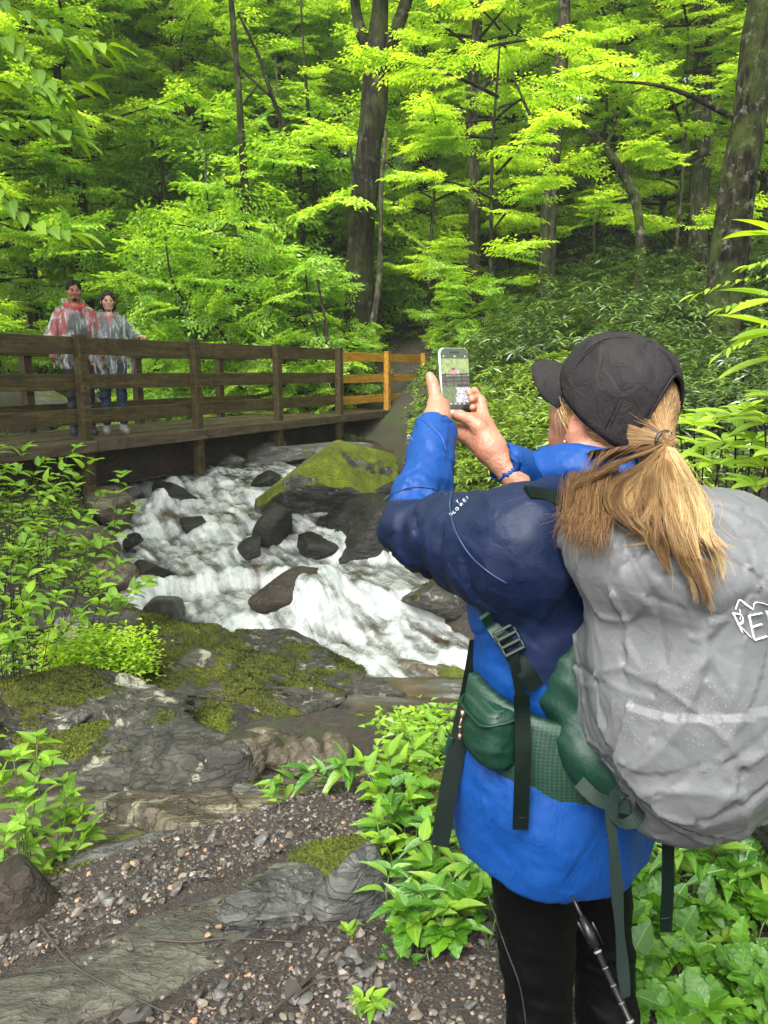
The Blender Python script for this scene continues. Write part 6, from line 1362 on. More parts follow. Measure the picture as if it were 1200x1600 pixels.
def swept(s0, n, r, tone, jit=.004):
    q = []
    for u in np.linspace(0, 1, n):
        p_ = s0*(1-u)+TIE*u; c_, nn_, _, d_ = hbv.find_nearest(Vector(p_))
        off = .0012+rh_.uniform(0, .0022); q.append(np.array(c_)+np.array(nn_)*off if u < .93 else p_)
    q = np.array(q); 
    for _ in range(2): q[1:-1] = (q[:-2]+q[1:-1]*2+q[2:])/4
    hb.tube(tp_(q), r, 3, False, a=np.clip(tone+rh_.normal()*.2, 0, 1))
for k in range(2200):
    if k % 2: s0 = H(-.075+rh_.normal()*.010, rh_.uniform(-.030, .032), rh_.uniform(.02, .085))
    else: s0 = H(rh_.uniform(-.03, .03), (1 if k % 4 else -1)*rh_.uniform(.065, .085), rh_.uniform(-.065, .02))
    swept(s0, 10, .00045, .50)
for k in range(90):     # fine hair at temple and nape
    s0 = H(rh_.uniform(.02, .062), rh_.uniform(.066, .074), rh_.uniform(-.02, .02)); e = s0+np.array(L_*.004-Fh*rh_.uniform(.02, .05)-Uh*rh_.uniform(.01, .05)); hb.tube(tp_(spline([s0, (s0+e)/2+L_*.006, e], 6)), .0007, 3, False, a=np.clip(.6+rh_.normal()*.15, 0, 1))
hb.obj('swept_hair', HAIR, hk)
b = MB(); ti = nrm(TIE-H(-.06, 0, -.02)); w_ = nrm(np.cross(ti, U_)); u2 = np.cross(w_, ti)
b.tube([tp_(TIE-ti*.006+(w_*math.cos(a)+u2*math.sin(a))*.0155) for a in np.linspace(0, 2*math.pi, 20)], .0034, 6, False); b.obj('hair_tie', BLK, hk)
# loose locks over hood and strap on her left
hb = MB()
for k in range(560):
    u = rh_.random(); x0, y0 = 925+75*u, 704-10*u; r0 = rh_.normal()
    x1, y1 = 895+60*u+r0*7, 745+8*math.sin(k)+6*r0; x2, y2 = 884+62*u+r0*8, 800+26*u+8*rh_.normal(); x3, y3 = x2+rh_.normal()*12-8+10*math.sin(k % 7), y2+rh_.uniform(2, 38)+40*(k % 5 == 0)*rh_.random()
    q = spline([(x0, y0), (x1, y1), (x2, y2), (x3, y3)], 14); q[:, 0] += 2.5*np.sin(np.linspace(0, 8, 14)+k % 5)
    zz = np.array([dcache(*p_) for p_ in q]); zz = np.where(zz > 2, tz, zz)-.014-.012*np.sin(np.linspace(.2, 3.0, 14))-rh_.uniform(0, .012); zz[0] = max(zz[0], tz-.02)
    for _ in range(4): zz[1:-1] = (zz[:-2]+zz[1:-1]*2+zz[2:])/4
    hb.tube(tp_(np.array([cz(q[j, 0], q[j, 1], zz[j]) for j in range(14)])), np.linspace(.00045, .0002, 14), 3, False, a=np.clip(.28+.16*math.sin(k % 9)+rh_.normal()*.06, 0, 1))
hb.obj('loose_hair', HAIR, hk)

# ================================================================== PHONE, TREKKING POLE
pn = nrm(np.array([.42, -.88, .14])); pr_ = nrm(np.cross(U_, pn)); pu = np.cross(pn, pr_); PH = np.stack([pr_, pn, pu], 1); pp = cz(710.5, 598, 1.685)
g = SDF(pp-[.09]*3, pp+[.09]*3, .0024); 
d2 = (g.P-pp.astype(np.float32))@PH.astype(np.float32); rr_ = np.abs(d2[..., [0, 2]])-(np.array([.0365, .0755], np.float32)-.012); g.F = np.sqrt((np.maximum(rr_, 0)**2).sum(-1))+np.minimum(rr_.max(-1), 0)-.012; g.F = np.maximum(g.F, np.abs(d2[..., 1])-.0046)
v_, q_ = g.mesh(); M_PH = plain('phone_case', (.55, .58, .56), .3, .3)
ph = obj('phone', mesh_from('phone', v_-pp, q_, M_PH), None, pp); tag(ph, 'phone held up in both hands with the bridge and rapids on its screen', 'phone')
NX, NZ = 54, 112; u, v = np.meshgrid(np.linspace(-1, 1, NX), np.linspace(-1, 1, NZ), indexing='ij'); V = np.stack([u*.0345, u*0+.0056, v*.0735], -1)
rr1 = np.maximum(np.abs(u*.0345)-.0235, 0); rr2 = np.maximum(np.abs(v*.0735)-.0625, 0); ok = np.sqrt(rr1**2+rr2**2) < .0112
yy = (1-v)/2; xx = (1+u)/2; nz = fbm(np.stack([xx*22, yy*44, xx*0], -1), 3, 4); n2 = fbm(np.stack([xx*40, yy*70, xx*0], -1), 2, 8); C = np.zeros((NX, NZ, 3))
C[:] = (.012, .02, .012); C[yy < .15] = (.05, .075, .025); m = (yy > .15) & (yy < .88)
gr = np.stack([.30+.22*nz, .38+.25*nz, .12+.06*nz], -1); C[m] = gr[m]
m2 = (yy > .40) & m; C[m2] = np.stack([.10+.06*nz, .085+.05*nz, .05+.03*nz], -1)[m2]
for y0 in (.375, .425, .475): mm = (np.abs(yy-y0-.012*(1-xx)) < .011) & m; C[mm] = (.022, .016, .012)
for x0 in (.12, .42, .72, .92): mm = (np.abs(xx-x0) < .018) & (yy > .36) & (yy < .53); C[mm] = (.02, .015, .012)
mm = (np.abs(yy-.545) < .02); C[mm] = (.015, .012, .01); mm = (yy > .575) & (yy < .80) & (xx > .48-.3*(yy-.6)+.08*nz) & (n2 > -.32); C[mm] = (.62, .60, .68)
mm = (yy > .53) & (yy < .80) & (xx < .50+.06*nz) & (n2 > -.1); C[mm] = (.16, .24, .07)
mm = (((xx-.42)/.13)**2+((yy-.345)/.035)**2 < 1); C[mm] = (.62, .22, .28); mm = (((xx-.42)/.07)**2+((yy-.30)/.018)**2 < 1); C[mm] = (.12, .06, .04); mm = (((xx-.60)/.05)**2+((yy-.345)/.03)**2 < 1); C[mm] = (.45, .45, .47)
C[yy > .83] *= .25; 
for x0 in (.12, .28, .44, .60, .76): mm = (((xx-x0)/.045)**2+((yy-.815)/.010)**2 < 1); C[mm] = (.6, .6, .62)
mm = (np.abs(yy-.965) < .006) & (np.abs(xx-.5) < .22); C[mm] = (.8, .8, .8); mm = (np.abs(yy-.055) < .018) & (np.abs(xx-.5) < .17); C[mm] = (0, 0, 0)
for x0 in (.1, .5, .88): mm = (((xx-x0)/.03)**2+((yy-.115)/.011)**2 < 1); C[mm] = (.75, .8, .75)
i = np.arange(NX-1)[:, None]*NZ+np.arange(NZ-1)[None]; Qs = np.stack([i, i+NZ, i+NZ+1, i+1], -1).reshape(-1, 4); Qs = Qs[ok.ravel()[Qs].all(1)]
Vs = V.reshape(-1, 3)@PH.T; me = mesh_from('screen', Vs, Qs[:, ::-1], None, False); ca_ = me.color_attributes.new('picture', 'FLOAT_COLOR', 'POINT'); ca_.data.foreach_set('color', np.c_[C.reshape(-1, 3), np.ones(NX*NZ)].astype(np.float32).ravel())
t = NT('phone_screen'); a = t.attr('picture', 0); t.P(Base_Color=(.01, .01, .01), Roughness=.12, Emission_Color=a); t.p.inputs['Emission Strength'].default_value = .38; me.materials.append(t.m); obj('screen', me, ph)
b = MB(); b.box(PH@np.array([0, .0050, 0]), (.0715, .0006, .1495), PH, 0, .0002); bz = b.mesh('bezel', plain('black_bezel', (.004, .004, .004), .2), False)
# bezel as a slightly smaller rounded plate under the screen
rr1 = np.maximum(np.abs(u*.0352)-.0235, 0); rr2 = np.maximum(np.abs(v*.0742)-.0625, 0); ok = np.sqrt(rr1**2+rr2**2) < .0121; Qs = np.stack([i, i+NZ, i+NZ+1, i+1], -1).reshape(-1, 4); Qs = Qs[ok.ravel()[Qs].all(1)]
obj('bezel', mesh_from('bezel', np.stack([u*.0353, u*0+.0051, v*.0743], -1).reshape(-1, 3)@PH.T, Qs[:, ::-1], bpy.data.materials['black_bezel'], False), ph)
a0, a1 = cz(893, 1398, 1.10), cz(1000, 1630, 1.02); dpl = nrm(a1-a0); tpz = thing('trekking_pole', 'thin black trekking pole with pale height marks hanging down beside the leggings', 'trekking pole', a0)
M_POLE = plain('pole_black', (.006, .006, .007), .4, .3); M_MK = plain('pole_marks', (.12, .12, .12), .5)
b = MB(); b.tube([0*a0, dpl*.018, dpl*.045], [.0010, .0028, .0034], 8); b.obj('tip', M_POLE, tpz)
b = MB(); b.tube([dpl*.03, dpl*.05, dpl*.07], [.0045, .0075, .006], 10); 
for s1 in (-1, 1): b.box(dpl*.055+np.array([s1*.010, 0, .004]), (.003, .003, .038), Ry(-.45))
b.obj('tip_basket', M_POLE, tpz); b = MB(); b.tube([dpl*.06, dpl*.42], .0040, 10); b.obj('shaft', M_POLE, tpz)
for k in range(13):
    b = MB(); p = dpl*(.075+.022*k); rl = .0045 if k % 4 else .0056; b.tube([p, p+dpl*(.0010 if k % 4 else .003)], rl, 10); b.obj('height_mark', M_MK, tpz)
# ================================================================== COUPLE ON THE BRIDGE
def poncho_mat(name, tint):
    """clear wet plastic film: partly see-through, milky streaks where it creases"""
    t = NT(name); v = t.coord('Object', (1, 1, .28)); n = t.noise(v, 15, 5, .6, 1.0); n2 = t.noise(t.coord(), 9, 5, .6, .8)
    f = t.math('ADD', t.math('MULTIPLY', t.ramp(n, [(.47, 0), (.62, 1)]), .55), t.math('MULTIPLY_ADD', n2, .18, -.02))
    t.P(Base_Color=tint, Roughness=.28, Alpha=f, Normal=t.bump(n, .6, .01)); return t.m
PON1 = poncho_mat('clear_poncho', (.42, .44, .44)); PON2 = poncho_mat('clear_poncho_light', (.44, .47, .46))
def person_at(name, px, dz, along_off, label, H=1.0, yaw=0.0):
    base = P0+BD*along_off[0]+BN*along_off[1]; base[2] = DZ+.02
    e = thing(name, label, 'person', base); return e, base
def build_person(e, H, face_to, spec):
    """local frame: x right of the person, y forward (towards face_to), z up"""
    a = math.atan2(face_to[1], face_to[0])-math.pi/2; e.rotation_euler = (0, 0, a)
    fem = spec['fem']; k = H/1.72; sw = .185 if fem else .205
    SK = skin(spec['name']+'_skin', tuple(x*1.15 for x in spec['skin']))
    hz = 1.555*k; hc = np.array([0, .02, hz+.045])
    g = SDF([-.13, -.13, hz-.16], [.13, .15, hz+.20], .0042)
    g.F = g.ell(hc+[0, -.012, .025], (.073, .09, .095)); g.add(g.ell(hc+[0, .022, -.045], (.056, .062, .070)), .03); g.add(g.ell(hc+[0, .052, -.088], (.030, .03, .024)), .025)
    for s_ in (-1, 1):
        g.add(g.ell(hc+[s_*.034, .055, -.030], (.024, .028, .022)), .02); g.add(g.ell(hc+[s_*.029, .080, .012], (.022, .012, .007)), .01)
        g.sub(g.ell(hc+[s_*.029, .094, -.006], (.015, .010, .008)), .007); g.add(g.ell(hc+[s_*.029, .079, -.006], (.0115, .0115, .0105)), .002)
        g.add(g.ell(hc+[s_*.074, -.002, -.018], (.009, .017, .028)), .006)
    g.add(g.cap(hc+[0, .088, .005], hc+[0, .107, -.030], .0065, .0105), .009); g.add(g.ell(hc+[0, .098, -.034], (.015, .010, .007)), .006)
    g.add(g.ell(hc+[0, .088, -.058], (.023, .010, .005)), .005); g.add(g.ell(hc+[0, .086, -.067], (.019, .010, .006)), .004)
    g.add(g.cap(hc+[0, -.02, -.07], [0, -.01, hz-.14], .048, .055), .03); hv, hq = g.mesh()
    # body with arms and hands
    Sh = [np.array([s_*sw*.80, -.005, 1.365*k]) for s_ in (-1, 1)]; El, Wr, Hd = spec['arms']
    g = SDF([-.50, -.30, -.0], [.62, .60, hz-.05], .0095)
    g.F = g.ell([0, 0, 1.22*k], (sw*.82, .11, .22)); g.add(g.ell([0, .0, .95*k], (.155, .115, .16)), .06); g.add(g.cap([0, 0, 1.35*k], [0, 0, hz-.08], .07, .05), .04)
    for s_, i in ((-1, 0), (1, 1)):
        g.add(g.cap(Sh[i], El[i], .052, .038), .03); g.add(g.cap(El[i], Wr[i], .038, .024), .02); g.add(g.cap([s_*.085, 0, .88*k], [s_*.09, .015, .47*k], .078, .05), .03); g.add(g.cap([s_*.09, .015, .47*k], [s_*.095, -.01, .09], .052, .034), .02)
    bv, bq = g.mesh(); Vs, Qs = [hv, bv], [hq, bq+len(hv)]; n = len(hv)+len(bv)
    for i in (0, 1):
        w, h_ = np.array(Wr[i]), np.array(Hd[i]); d = nrm(h_-w); sd1 = nrm(np.cross(d, [0, 0, 1.])) if abs(d[2]) < .8 else np.array([0, 1., 0]); nn = np.cross(sd1, d)
        g = SDF(w-.13, w+.20*d+.13, .0034); g.F = g.cap(w-d*.03, w+d*.01, .024, .023); g.add(g.cap(w+d*.02, w+d*.075, .026, .030, (nn, .6)), .02)
        for f in range(4):
            o_ = sd1*(-.027+.018*f); L = (.060, .072, .068, .052)[f]; b0 = w+d*.080+o_; b1 = b0+d*L*.5-nn*.008*0+o_*.05; b2 = b1+nrm(d-nn*spec['curl'][i])*L*.55
            g.add(g.cap(b0-d*.02, b1, .0092, .0085), .003); g.add(g.cap(b1, b2, .0085, .0068), .003)
        g.add(g.cap(w+d*.025+sd1*-.022, w+d*.06+sd1*-.050, .013, .0105), .008); g.add(g.cap(w+d*.06+sd1*-.050, w+d*.092+sd1*-.056, .0105, .008), .003)
        v_, q_ = g.mesh(); Vs.append(v_); Qs.append(q_+n); n += len(v_)
    obj('body', mesh_from('body', np.vstack(Vs), np.vstack(Qs), SK), e)
    # eyes, brows, lips
    ey = plain('dark_eyes', (.012, .008, .006), .15); lip = plain(spec['name']+'_lips', spec['lip'], .45)
    for s_ in (-1, 1):
        b = MB(); b.tube([hc+[s_*.040, .0875, -.007], hc+[s_*.029, .0915, -.0055], hc+[s_*.019, .0895, -.007]], [.0012, .0034, .0012], 8); b.obj('eye', ey, e)
        b = MB(); b.tube([hc+[s_*.046, .086, .014], hc+[s_*.030, .0945, .0195], hc+[s_*.014, .0955, .016]], [.0012, .0028 if not fem else .0018, .0018], 6); b.obj('eyebrow', spec['hair'], e)
    w_ = .026 if fem else .022; b = MB(); b.tube([hc+[-w_, .086, -.057+.004*fem], hc+[0, .0985, -.0615], hc+[w_, .086, -.057+.004*fem]], [.001, .0036, .001], 6); b.obj('lips', lip, e)
    if spec.get('teeth'): b = MB(); b.tube([hc+[-.015, .0965, -.0575], hc+[0, .1015, -.0600], hc+[.015, .0965, -.0575]], [.0008, .0024, .0008], 6); b.obj('teeth', plain('teeth_white', (.6, .58, .54), .3), e)
    # hair
    g = SDF(hc-[.15, .17, .28], hc+[.15, .14, .16], .0045)
    if not fem:
        g.F = g.ell(hc+[0, -.022, .042], (.086, .098, .092)); g.sub(g.ell(hc+[0, .085, -.030], (.062, .075, .080)), .008); g.F = np.maximum(g.F, -(g.P[..., 2]-(hc[2]-.045)+.6*np.minimum(g.P[..., 1]+.03, 0)*0))
        beard = g.P*0
    else:
        g.F = g.ell(hc+[0, -.018, .035], (.084, .098, .090)); g.add(g.ell(hc+[0, -.035, -.06], (.098, .075, .115)), .03); g.sub(g.ell(hc+[0, .095, -.035], (.058, .085, .094)), .006); g.sub(g.cap(hc+[0, .02, -.16], hc+[0, .15, -.06], .055, .07), .006)
    idx = np.where(np.abs(g.F) < .02); Pb = g.P[idx].astype(float)
    g.F[idx] -= ((.007*fbm(Pb*55, 3, 4)+.006*(ridged(Pb*35, 2, 8)-.5)) if not fem else .004*(ridged(Pb*[70, 60, 9], 2, 8)-.5)).astype(np.float32)
    v_, q_ = g.mesh(); obj('hair', mesh_from('hair', v_, q_, spec['hair']), e)
    if not fem:
        g = SDF(hc-[.09, .05, .14], hc+[.09, .14, .02], .0035); g.F = g.ell(hc+[0, .050, -.088], (.034, .036, .026)); g.add(g.ell(hc+[0, .082, -.0475], (.026, .014, .004)), .004); g.sub(g.ell(hc+[0, .10, -.063], (.022, .02, .008)), .003); g.sub(g.ell(hc+[0, .03, -.060], (.2, .048, .030)), .003)
        v_, q_ = g.mesh(); obj('beard', mesh_from('beard', v_, q_, spec['hair']), e)
    if spec.get('glasses'):
        for s_ in (-1, 1):
            b = MB(); b.tube([hc+[s_*.031+.020*math.cos(t_), .100-.06*abs(.031+s_*.020*math.cos(t_)*s_-.02)*.5, -.006+.016*math.sin(t_)] for t_ in np.linspace(0, 6.283, 18)], .0011, 5, False); b.obj('glasses_frame', plain('thin_metal_frame', (.25, .22, .2), .3, .8), e)
    # jacket under the poncho
    g = SDF([-.50, -.32, .55], [.62, .60, hz+.02], .0085)
    g.F = g.ell([0, 0, 1.20*k], (sw*.95, .135, .26)); g.add(g.ell([0, 0, .92*k], (.175, .145, .17)), .06); g.add(g.cap([0, 0, 1.36*k], [0, .0, 1.44*k], .11, .075), .04)
    for i in (0, 1): g.add(g.cap(Sh[i], El[i], .058, .050), .03); g.add(g.cap(El[i], np.array(Wr[i])*.97+np.array(El[i])*.03, .052, .036), .02)
    g.F = np.maximum(g.F, .80*k-g.P[..., 2]); idx = np.where(np.abs(g.F) < .02); Pb = g.P[idx].astype(float); fc = facet(Pb*10, 5); g.F[idx] -= (.010*(fc-fc.mean())).astype(np.float32)
    g.sub(g.cap([0, .03, 1.40*k], [0, .06, hz+.0], .045, .062), .006)
    v_, q_ = g.mesh(); zone = np.zeros(len(v_))
    if not fem: zone = ((np.abs(v_[:, 0]) < .05+.10*(1.42*k-v_[:, 2])/.4)*(v_[:, 2] < 1.36*k)*(v_[:, 1] > 0)).astype(float)
    obj('jacket', mesh_from('jacket', v_, q_, spec['jacket'], True, {'zone': zone}), e)
    # trousers and shoes
    g = SDF([-.26, -.26, .05], [.26, .26, .98*k], .0085); g.F = g.ell([0, 0, .87*k], (.17, .13, .14))
    for s_ in (-1, 1): g.add(g.cap([s_*.085, 0, .86*k], [s_*.092, .015, .47*k], .092, .066), .03); g.add(g.cap([s_*.092, .015, .47*k], [s_*.097, -.01, .12], .064, .052), .02)
    idx = np.where(np.abs(g.F) < .02); Pb = g.P[idx].astype(float); g.F[idx] -= (.010*(ridged(Pb*[6, 6, 18], 3, 4)-.5)).astype(np.float32); g.F = np.maximum(g.F, .085-g.P[..., 2])
    v_, q_ = g.mesh(); obj('trousers', mesh_from('trousers', v_, q_, spec['pants'], True, {'zone': np.zeros(len(v_))}), e)
    for s_ in (-1, 1):
        g = SDF([s_*.10-.10, -.14, -.02], [s_*.10+.10, .24, .16], .0055); g.F = g.cap([s_*.097, -.035, .045], [s_*.112, .15, .040], .044, .038); g.add(g.cap([s_*.097, -.01, .06], [s_*.097, -.012, .12], .045, .045), .03); g.F = np.maximum(g.F, .004-g.P[..., 2])
        v_, q_ = g.mesh(); so = obj('shoe', mesh_from('shoe', v_, q_, spec['shoe']), e)
        g.F = np.maximum(g.F-.003, g.P[..., 2]-.024); v_, q_ = g.mesh(); obj('sole', mesh_from('sole', v_, q_, spec['sole']), so)
    # poncho film, open at the bottom
    g = SDF([-.60, -.42, .45], [.70, .66, hz+.06], .0095)
    g.F = g.ell([0, 0, 1.18*k], (sw*1.12, .17, .33)); g.add(g.ell([0, .01, .86*k], (.25, .20, .34)), .08); g.add(g.cap([0, 0, 1.37*k], [0, .0, 1.46*k], .12, .080), .06)
    for i in (0, 1): g.add(g.cap(Sh[i], El[i], .068, .088), .05); g.add(g.cap(El[i], np.array(Wr[i])*.90+np.array(El[i])*.10, .088, .062), .04)
    if not fem: g.add(g.cap([-.085, -.05, 1.50*k], [.085, -.05, 1.50*k], .045, .045), .04)
    idx = np.where(np.abs(g.F) < .03); Pb = g.P[idx].astype(float); fc = facet(Pb*[9, 9, 4.5], 15); fl = ridged(Pb*[13, 13, 2.2], 2, 9)-.5; g.F[idx] -= (.016*(fc-fc.mean())+.014*fl).astype(np.float32)
    v_, q_ = g.mesh(); zc = v_[q_].mean(1); hem = spec['hem']+.05*vn(zc*[6, 6, 0], 3)+.04*zc[:, 0]
    neck = (np.linalg.norm(zc[:, :2]-[0, .03], axis=1) < .078) & (zc[:, 2] > 1.40*k)
    cut = (zc[:, 2] < hem) | neck | (zc[:, 2] > hz-.035)
    q_ = q_[~cut]; u_ = np.unique(q_); mp = np.full(len(v_), -1); mp[u_] = np.arange(len(u_))
    obj('poncho', mesh_from('poncho', v_[u_], mp[q_], spec['poncho']), e)
    return e
HB = plain('black_hair', (.003, .0025, .002), .75, 0, Specular_IOR_Level=.15); HB2 = plain('dark_brown_hair', (.008, .004, .003), .6, 0, Specular_IOR_Level=.2)
def at_bridge(px, y_off):      # place along the bridge so that the person appears at photo column px
    k = (px-600)/1200.
    for tt in np.linspace(-3, 6, 1801):
        q = P0+BD*tt+BN*y_off
        if q[0]-k*(q[1]*CP+(EYE-DZ)*SP) > 0: return q
pm = at_bridge(131, .62); pm[2] = DZ+.002; pwm = at_bridge(181, .44); pwm[2] = DZ+.002
man = thing('person', 'bearded man in a clear rain poncho over a red and grey jacket on the bridge', 'person', pm)
toward = lambda p: (np.array([.55, .9, 0])-p)[:2]
yel = {}
k_ = 1.0
build_person(man, 1.76, toward(pm), dict(name='man', fem=False, skin=(.20, .095, .052), lip=(.15, .06, .045), hair=HB, curl=(.3, .3), hem=.80,
    arms=([np.array([-.27, -.02, 1.13]), np.array([.265, .0, 1.13])], [np.array([-.25, .10, .90]), np.array([.27, .08, .90])], [np.array([-.24, .14, .80]), np.array([.27, .10, .80])]),
    jacket=fabric('red_and_grey_jacket', (.24, .006, .012), (.022, .028, .03), .5), pants=fabric('black_trousers', (.005, .005, .007), (.005, .005, .007), .6), shoe=plain('blue_black_shoe', (.004, .006, .022), .6), sole=plain('dark_sole', (.02, .02, .022), .6), poncho=PON1))
woman = thing('person', 'smiling woman with glasses and bobbed dark hair in a clear rain poncho on the bridge', 'person', pwm)
build_person(woman, 1.66, toward(pwm), dict(name='woman', fem=True, skin=(.36, .20, .13), lip=(.30, .08, .07), hair=HB2, curl=(.9, .3), hem=.60, teeth=True, glasses=True,
    arms=([np.array([-.27, .0, 1.12]), np.array([.25, -.02, 1.08])], [np.array([-.30, .16, 1.13]), np.array([.22, .10, .88])], [np.array([-.335, .25, 1.14]), np.array([.2, .14, .80])]),
    jacket=fabric('pink_and_grey_jacket', (.06, .066, .07), (.06, .066, .07), .5), pants=fabric('blue_jeans', (.010, .024, .048), (.01, .025, .05), .7), shoe=plain('grey_pink_trainer', (.20, .19, .19), .6), sole=plain('coral_sole', (.45, .16, .12), .6), poncho=PON2))
# pink hood lining at the woman's neck, red hood round the man's neck
for e_, mat_, H_ in ((man, fabric('red_hood', (.28, .005, .010), (.25, .005, .01), .5), 1.76), (woman, fabric('pink_hood', (.27, .07, .08), (.25, .07, .07), .6), 1.66)):
    k = H_/1.72; g = SDF([-.17, -.17, 1.28*k], [.17, .19, 1.62*k], .006); g.F = np.full_like(g.F, 1); r_ = .028 if e_ is man else .018
    R1, R2 = (.098, .092) if e_ is man else (.075, .075); th_ = np.linspace(-math.pi/2+.12, 1.5*math.pi-.12, 20)+math.pi
    th_ = np.linspace(math.pi/2+.05, 2.5*math.pi-.05, 22); pts = [np.array([R1*math.cos(a), .01+R2*math.sin(a), 1.455*k-.05*max(0, math.sin(a))]) for a in th_]
    for a in range(21): g.add(g.cap(pts[a], pts[a+1], r_, r_), .008)
    if e_ is woman:
        g.add(g.cap([0, .095, 1.40*k], [0, .135, 1.30*k], .035, .012, ), .02)
    idx = np.where(np.abs(g.F) < .02); Pb = g.P[idx].astype(float); fc = facet(Pb*22, 3); g.F[idx] -= (.006*(fc-fc.mean())).astype(np.float32)
    v_, q_ = g.mesh(); obj('hood', mesh_from('hood', v_, q_, mat_, True, {'zone': np.zeros(len(v_))}), e_)
# ================================================================== NEAR PLANTS WITH REAL LEAVES
def leaf_blade(L, W, fold=.16, droop=.25, serr=0, nl=9, wave=.0, prof='ovate', seed=0):
    """one leaf along +x from the origin; n x 5 grid with midrib fold, drooping tip"""
    r = np.random.default_rng(seed); u = np.linspace(0, 1, nl); 
    if prof == 'ovate': w = np.sin(np.pi*u**.72)**.85*(1-.25*u)
    elif prof == 'lance': w = np.sin(np.pi*u**.85)**.9
    else: w = np.sin(np.pi*u**.62)**.7
    w[0] = .03; w[-1] = .0; V = []
    for k in range(nl):
        for c in (-1, -.5, 0, .5, 1):
            ww = w[k]*W/2*(1+(serr*(.12 if k % 2 else -.06)) if abs(c) == 1 else 1)
            z = abs(c)*W*fold*w[k] - droop*L*u[k]**2 + wave*W*math.sin(k*1.9+c*2)*abs(c) - (.02*W if abs(c) == .5 else 0)
            V.append((u[k]*L*(1-.1*droop*u[k]), c*ww, z))
    Q = [[k*5+j, (k+1)*5+j, (k+1)*5+j+1, k*5+j+1] for k in range(nl-1) for j in range(4)]
    return np.array(V), np.array(Q)
def leaf_object_mesh(name, mat, **k):
    V, Q = leaf_blade(**k); u = V[:, 0]/k['L']; return mesh_from(name, V, Q, mat, True, {'mid': np.abs(V[:, 1])/k['W'], 'alongu': u})
def veined(name, dark, mid, bright, trans=.35, rough=.3, wet=.3, veins=9):
    t = NT(name); oi = t.new('ShaderNodeObjectInfo'); f = t.math('ADD', t.math('MULTIPLY', oi.outputs['Random'], .8), .1); f = t.math('ADD', f, t.math('MULTIPLY_ADD', t.noise(t.coord(), 40, 3), .4, -.2))
    c = t.ramp(f, [(0, dark), (.5, mid), (1, bright)]); m = t.attr('mid'); u = t.attr('alongu')
    vn_ = t.math('FRACT', t.math('MULTIPLY', t.math('SUBTRACT', u, t.math('MULTIPLY', m, .55)), veins)); vl = t.ramp(vn_, [(0, 1), (.10, 0), (.9, 0), (1, 1)]); rib = t.ramp(m, [(0, 1), (.045, 0)])
    vv_ = t.math('MAXIMUM', t.math('MULTIPLY', vl, .45), rib); c = t.mix(t.math('MULTIPLY', vv_, .45), c, tuple(min(1, x*1.5) for x in bright))
    t.P(Base_Color=c, Roughness=t.ramp(t.noise(t.coord(), 30, 3), [(.35, rough), (.65, rough+.25)]), Normal=t.bump(t.math('ADD', t.math('MULTIPLY', vv_, -1), t.math('MULTIPLY', t.noise(t.coord(), 60, 3), .5)), .45, .003)); t.p.inputs['Specular IOR Level'].default_value = .6
    tr = t.new('ShaderNodeBsdfTranslucent'); t.l.new(t.mix(1.0, c, (1.8, 1.6, .6), 'MULTIPLY'), tr.inputs[0]); mx = t.new('ShaderNodeMixShader'); mx.inputs[0].default_value = trans
    t.l.new(t.p.outputs[0], mx.inputs[1]); t.l.new(tr.outputs[0], mx.inputs[2]); t.l.new(mx.outputs[0], t.out.inputs[0]); return t.m
V_BR = veined('fresh_green_leaf', (.06, .15, .006), (.13, .26, .010), (.22, .37, .016), .42, .5)
V_GL = veined('glossy_doghobble_leaf', (.025, .10, .012), (.06, .18, .018), (.20, .30, .03), .3, .2, veins=5)
V_SE = veined('toothed_groundcover_leaf', (.02, .07, .005), (.05, .15, .008), (.11, .25, .012), .3, .2, veins=8)
V_YG = veined('yellow_green_whorl_leaf', (.10, .20, .012), (.20, .34, .02), (.32, .45, .03), .4, .3, veins=1)
LM = {'br': [leaf_object_mesh('leaf', V_BR, L=1, W=.52, droop=.18+.1*k, wave=.03, seed=k) for k in range(3)],
      'br_t': [leaf_object_mesh('leaf', V_BR, L=1, W=.36, droop=.2, prof='lance', wave=.02)],
      'gl': [leaf_object_mesh('leaf', V_GL, L=1, W=.40, droop=.30+.12*k, fold=.22, prof='ovate', wave=.02, seed=k) for k in range(3)],
      'se': [leaf_object_mesh('leaf', V_SE, L=1, W=.66, droop=.12+.08*k, serr=1, nl=13, prof='broad', wave=.05, fold=.1, seed=k) for k in range(3)],
      'yg': [leaf_object_mesh('leaf', V_YG, L=1, W=.30, droop=.15, prof='lance', fold=.2)]}
rp = np.random.default_rng(99); NLEAF = [0]
def basis(d, n):
    d = nrm(d); s_ = nrm(np.cross(n, d)); n = np.cross(d, s_); return Matrix(np.stack([d, s_, n], 1).tolist())
def add_leaf(e, p, d, n, L, kind):
    ms = LM[kind]; o = bpy.data.objects.new('leaf', ms[rp.integers(len(ms))]); COL.objects.link(o); o.parent = e
    M = basis(d, n).to_4x4(); M.translation = Vector(p); o.matrix_basis = M @ Matrix.Diagonal((L, L*rp.uniform(.85, 1.15), L, 1)); NLEAF[0] += 1
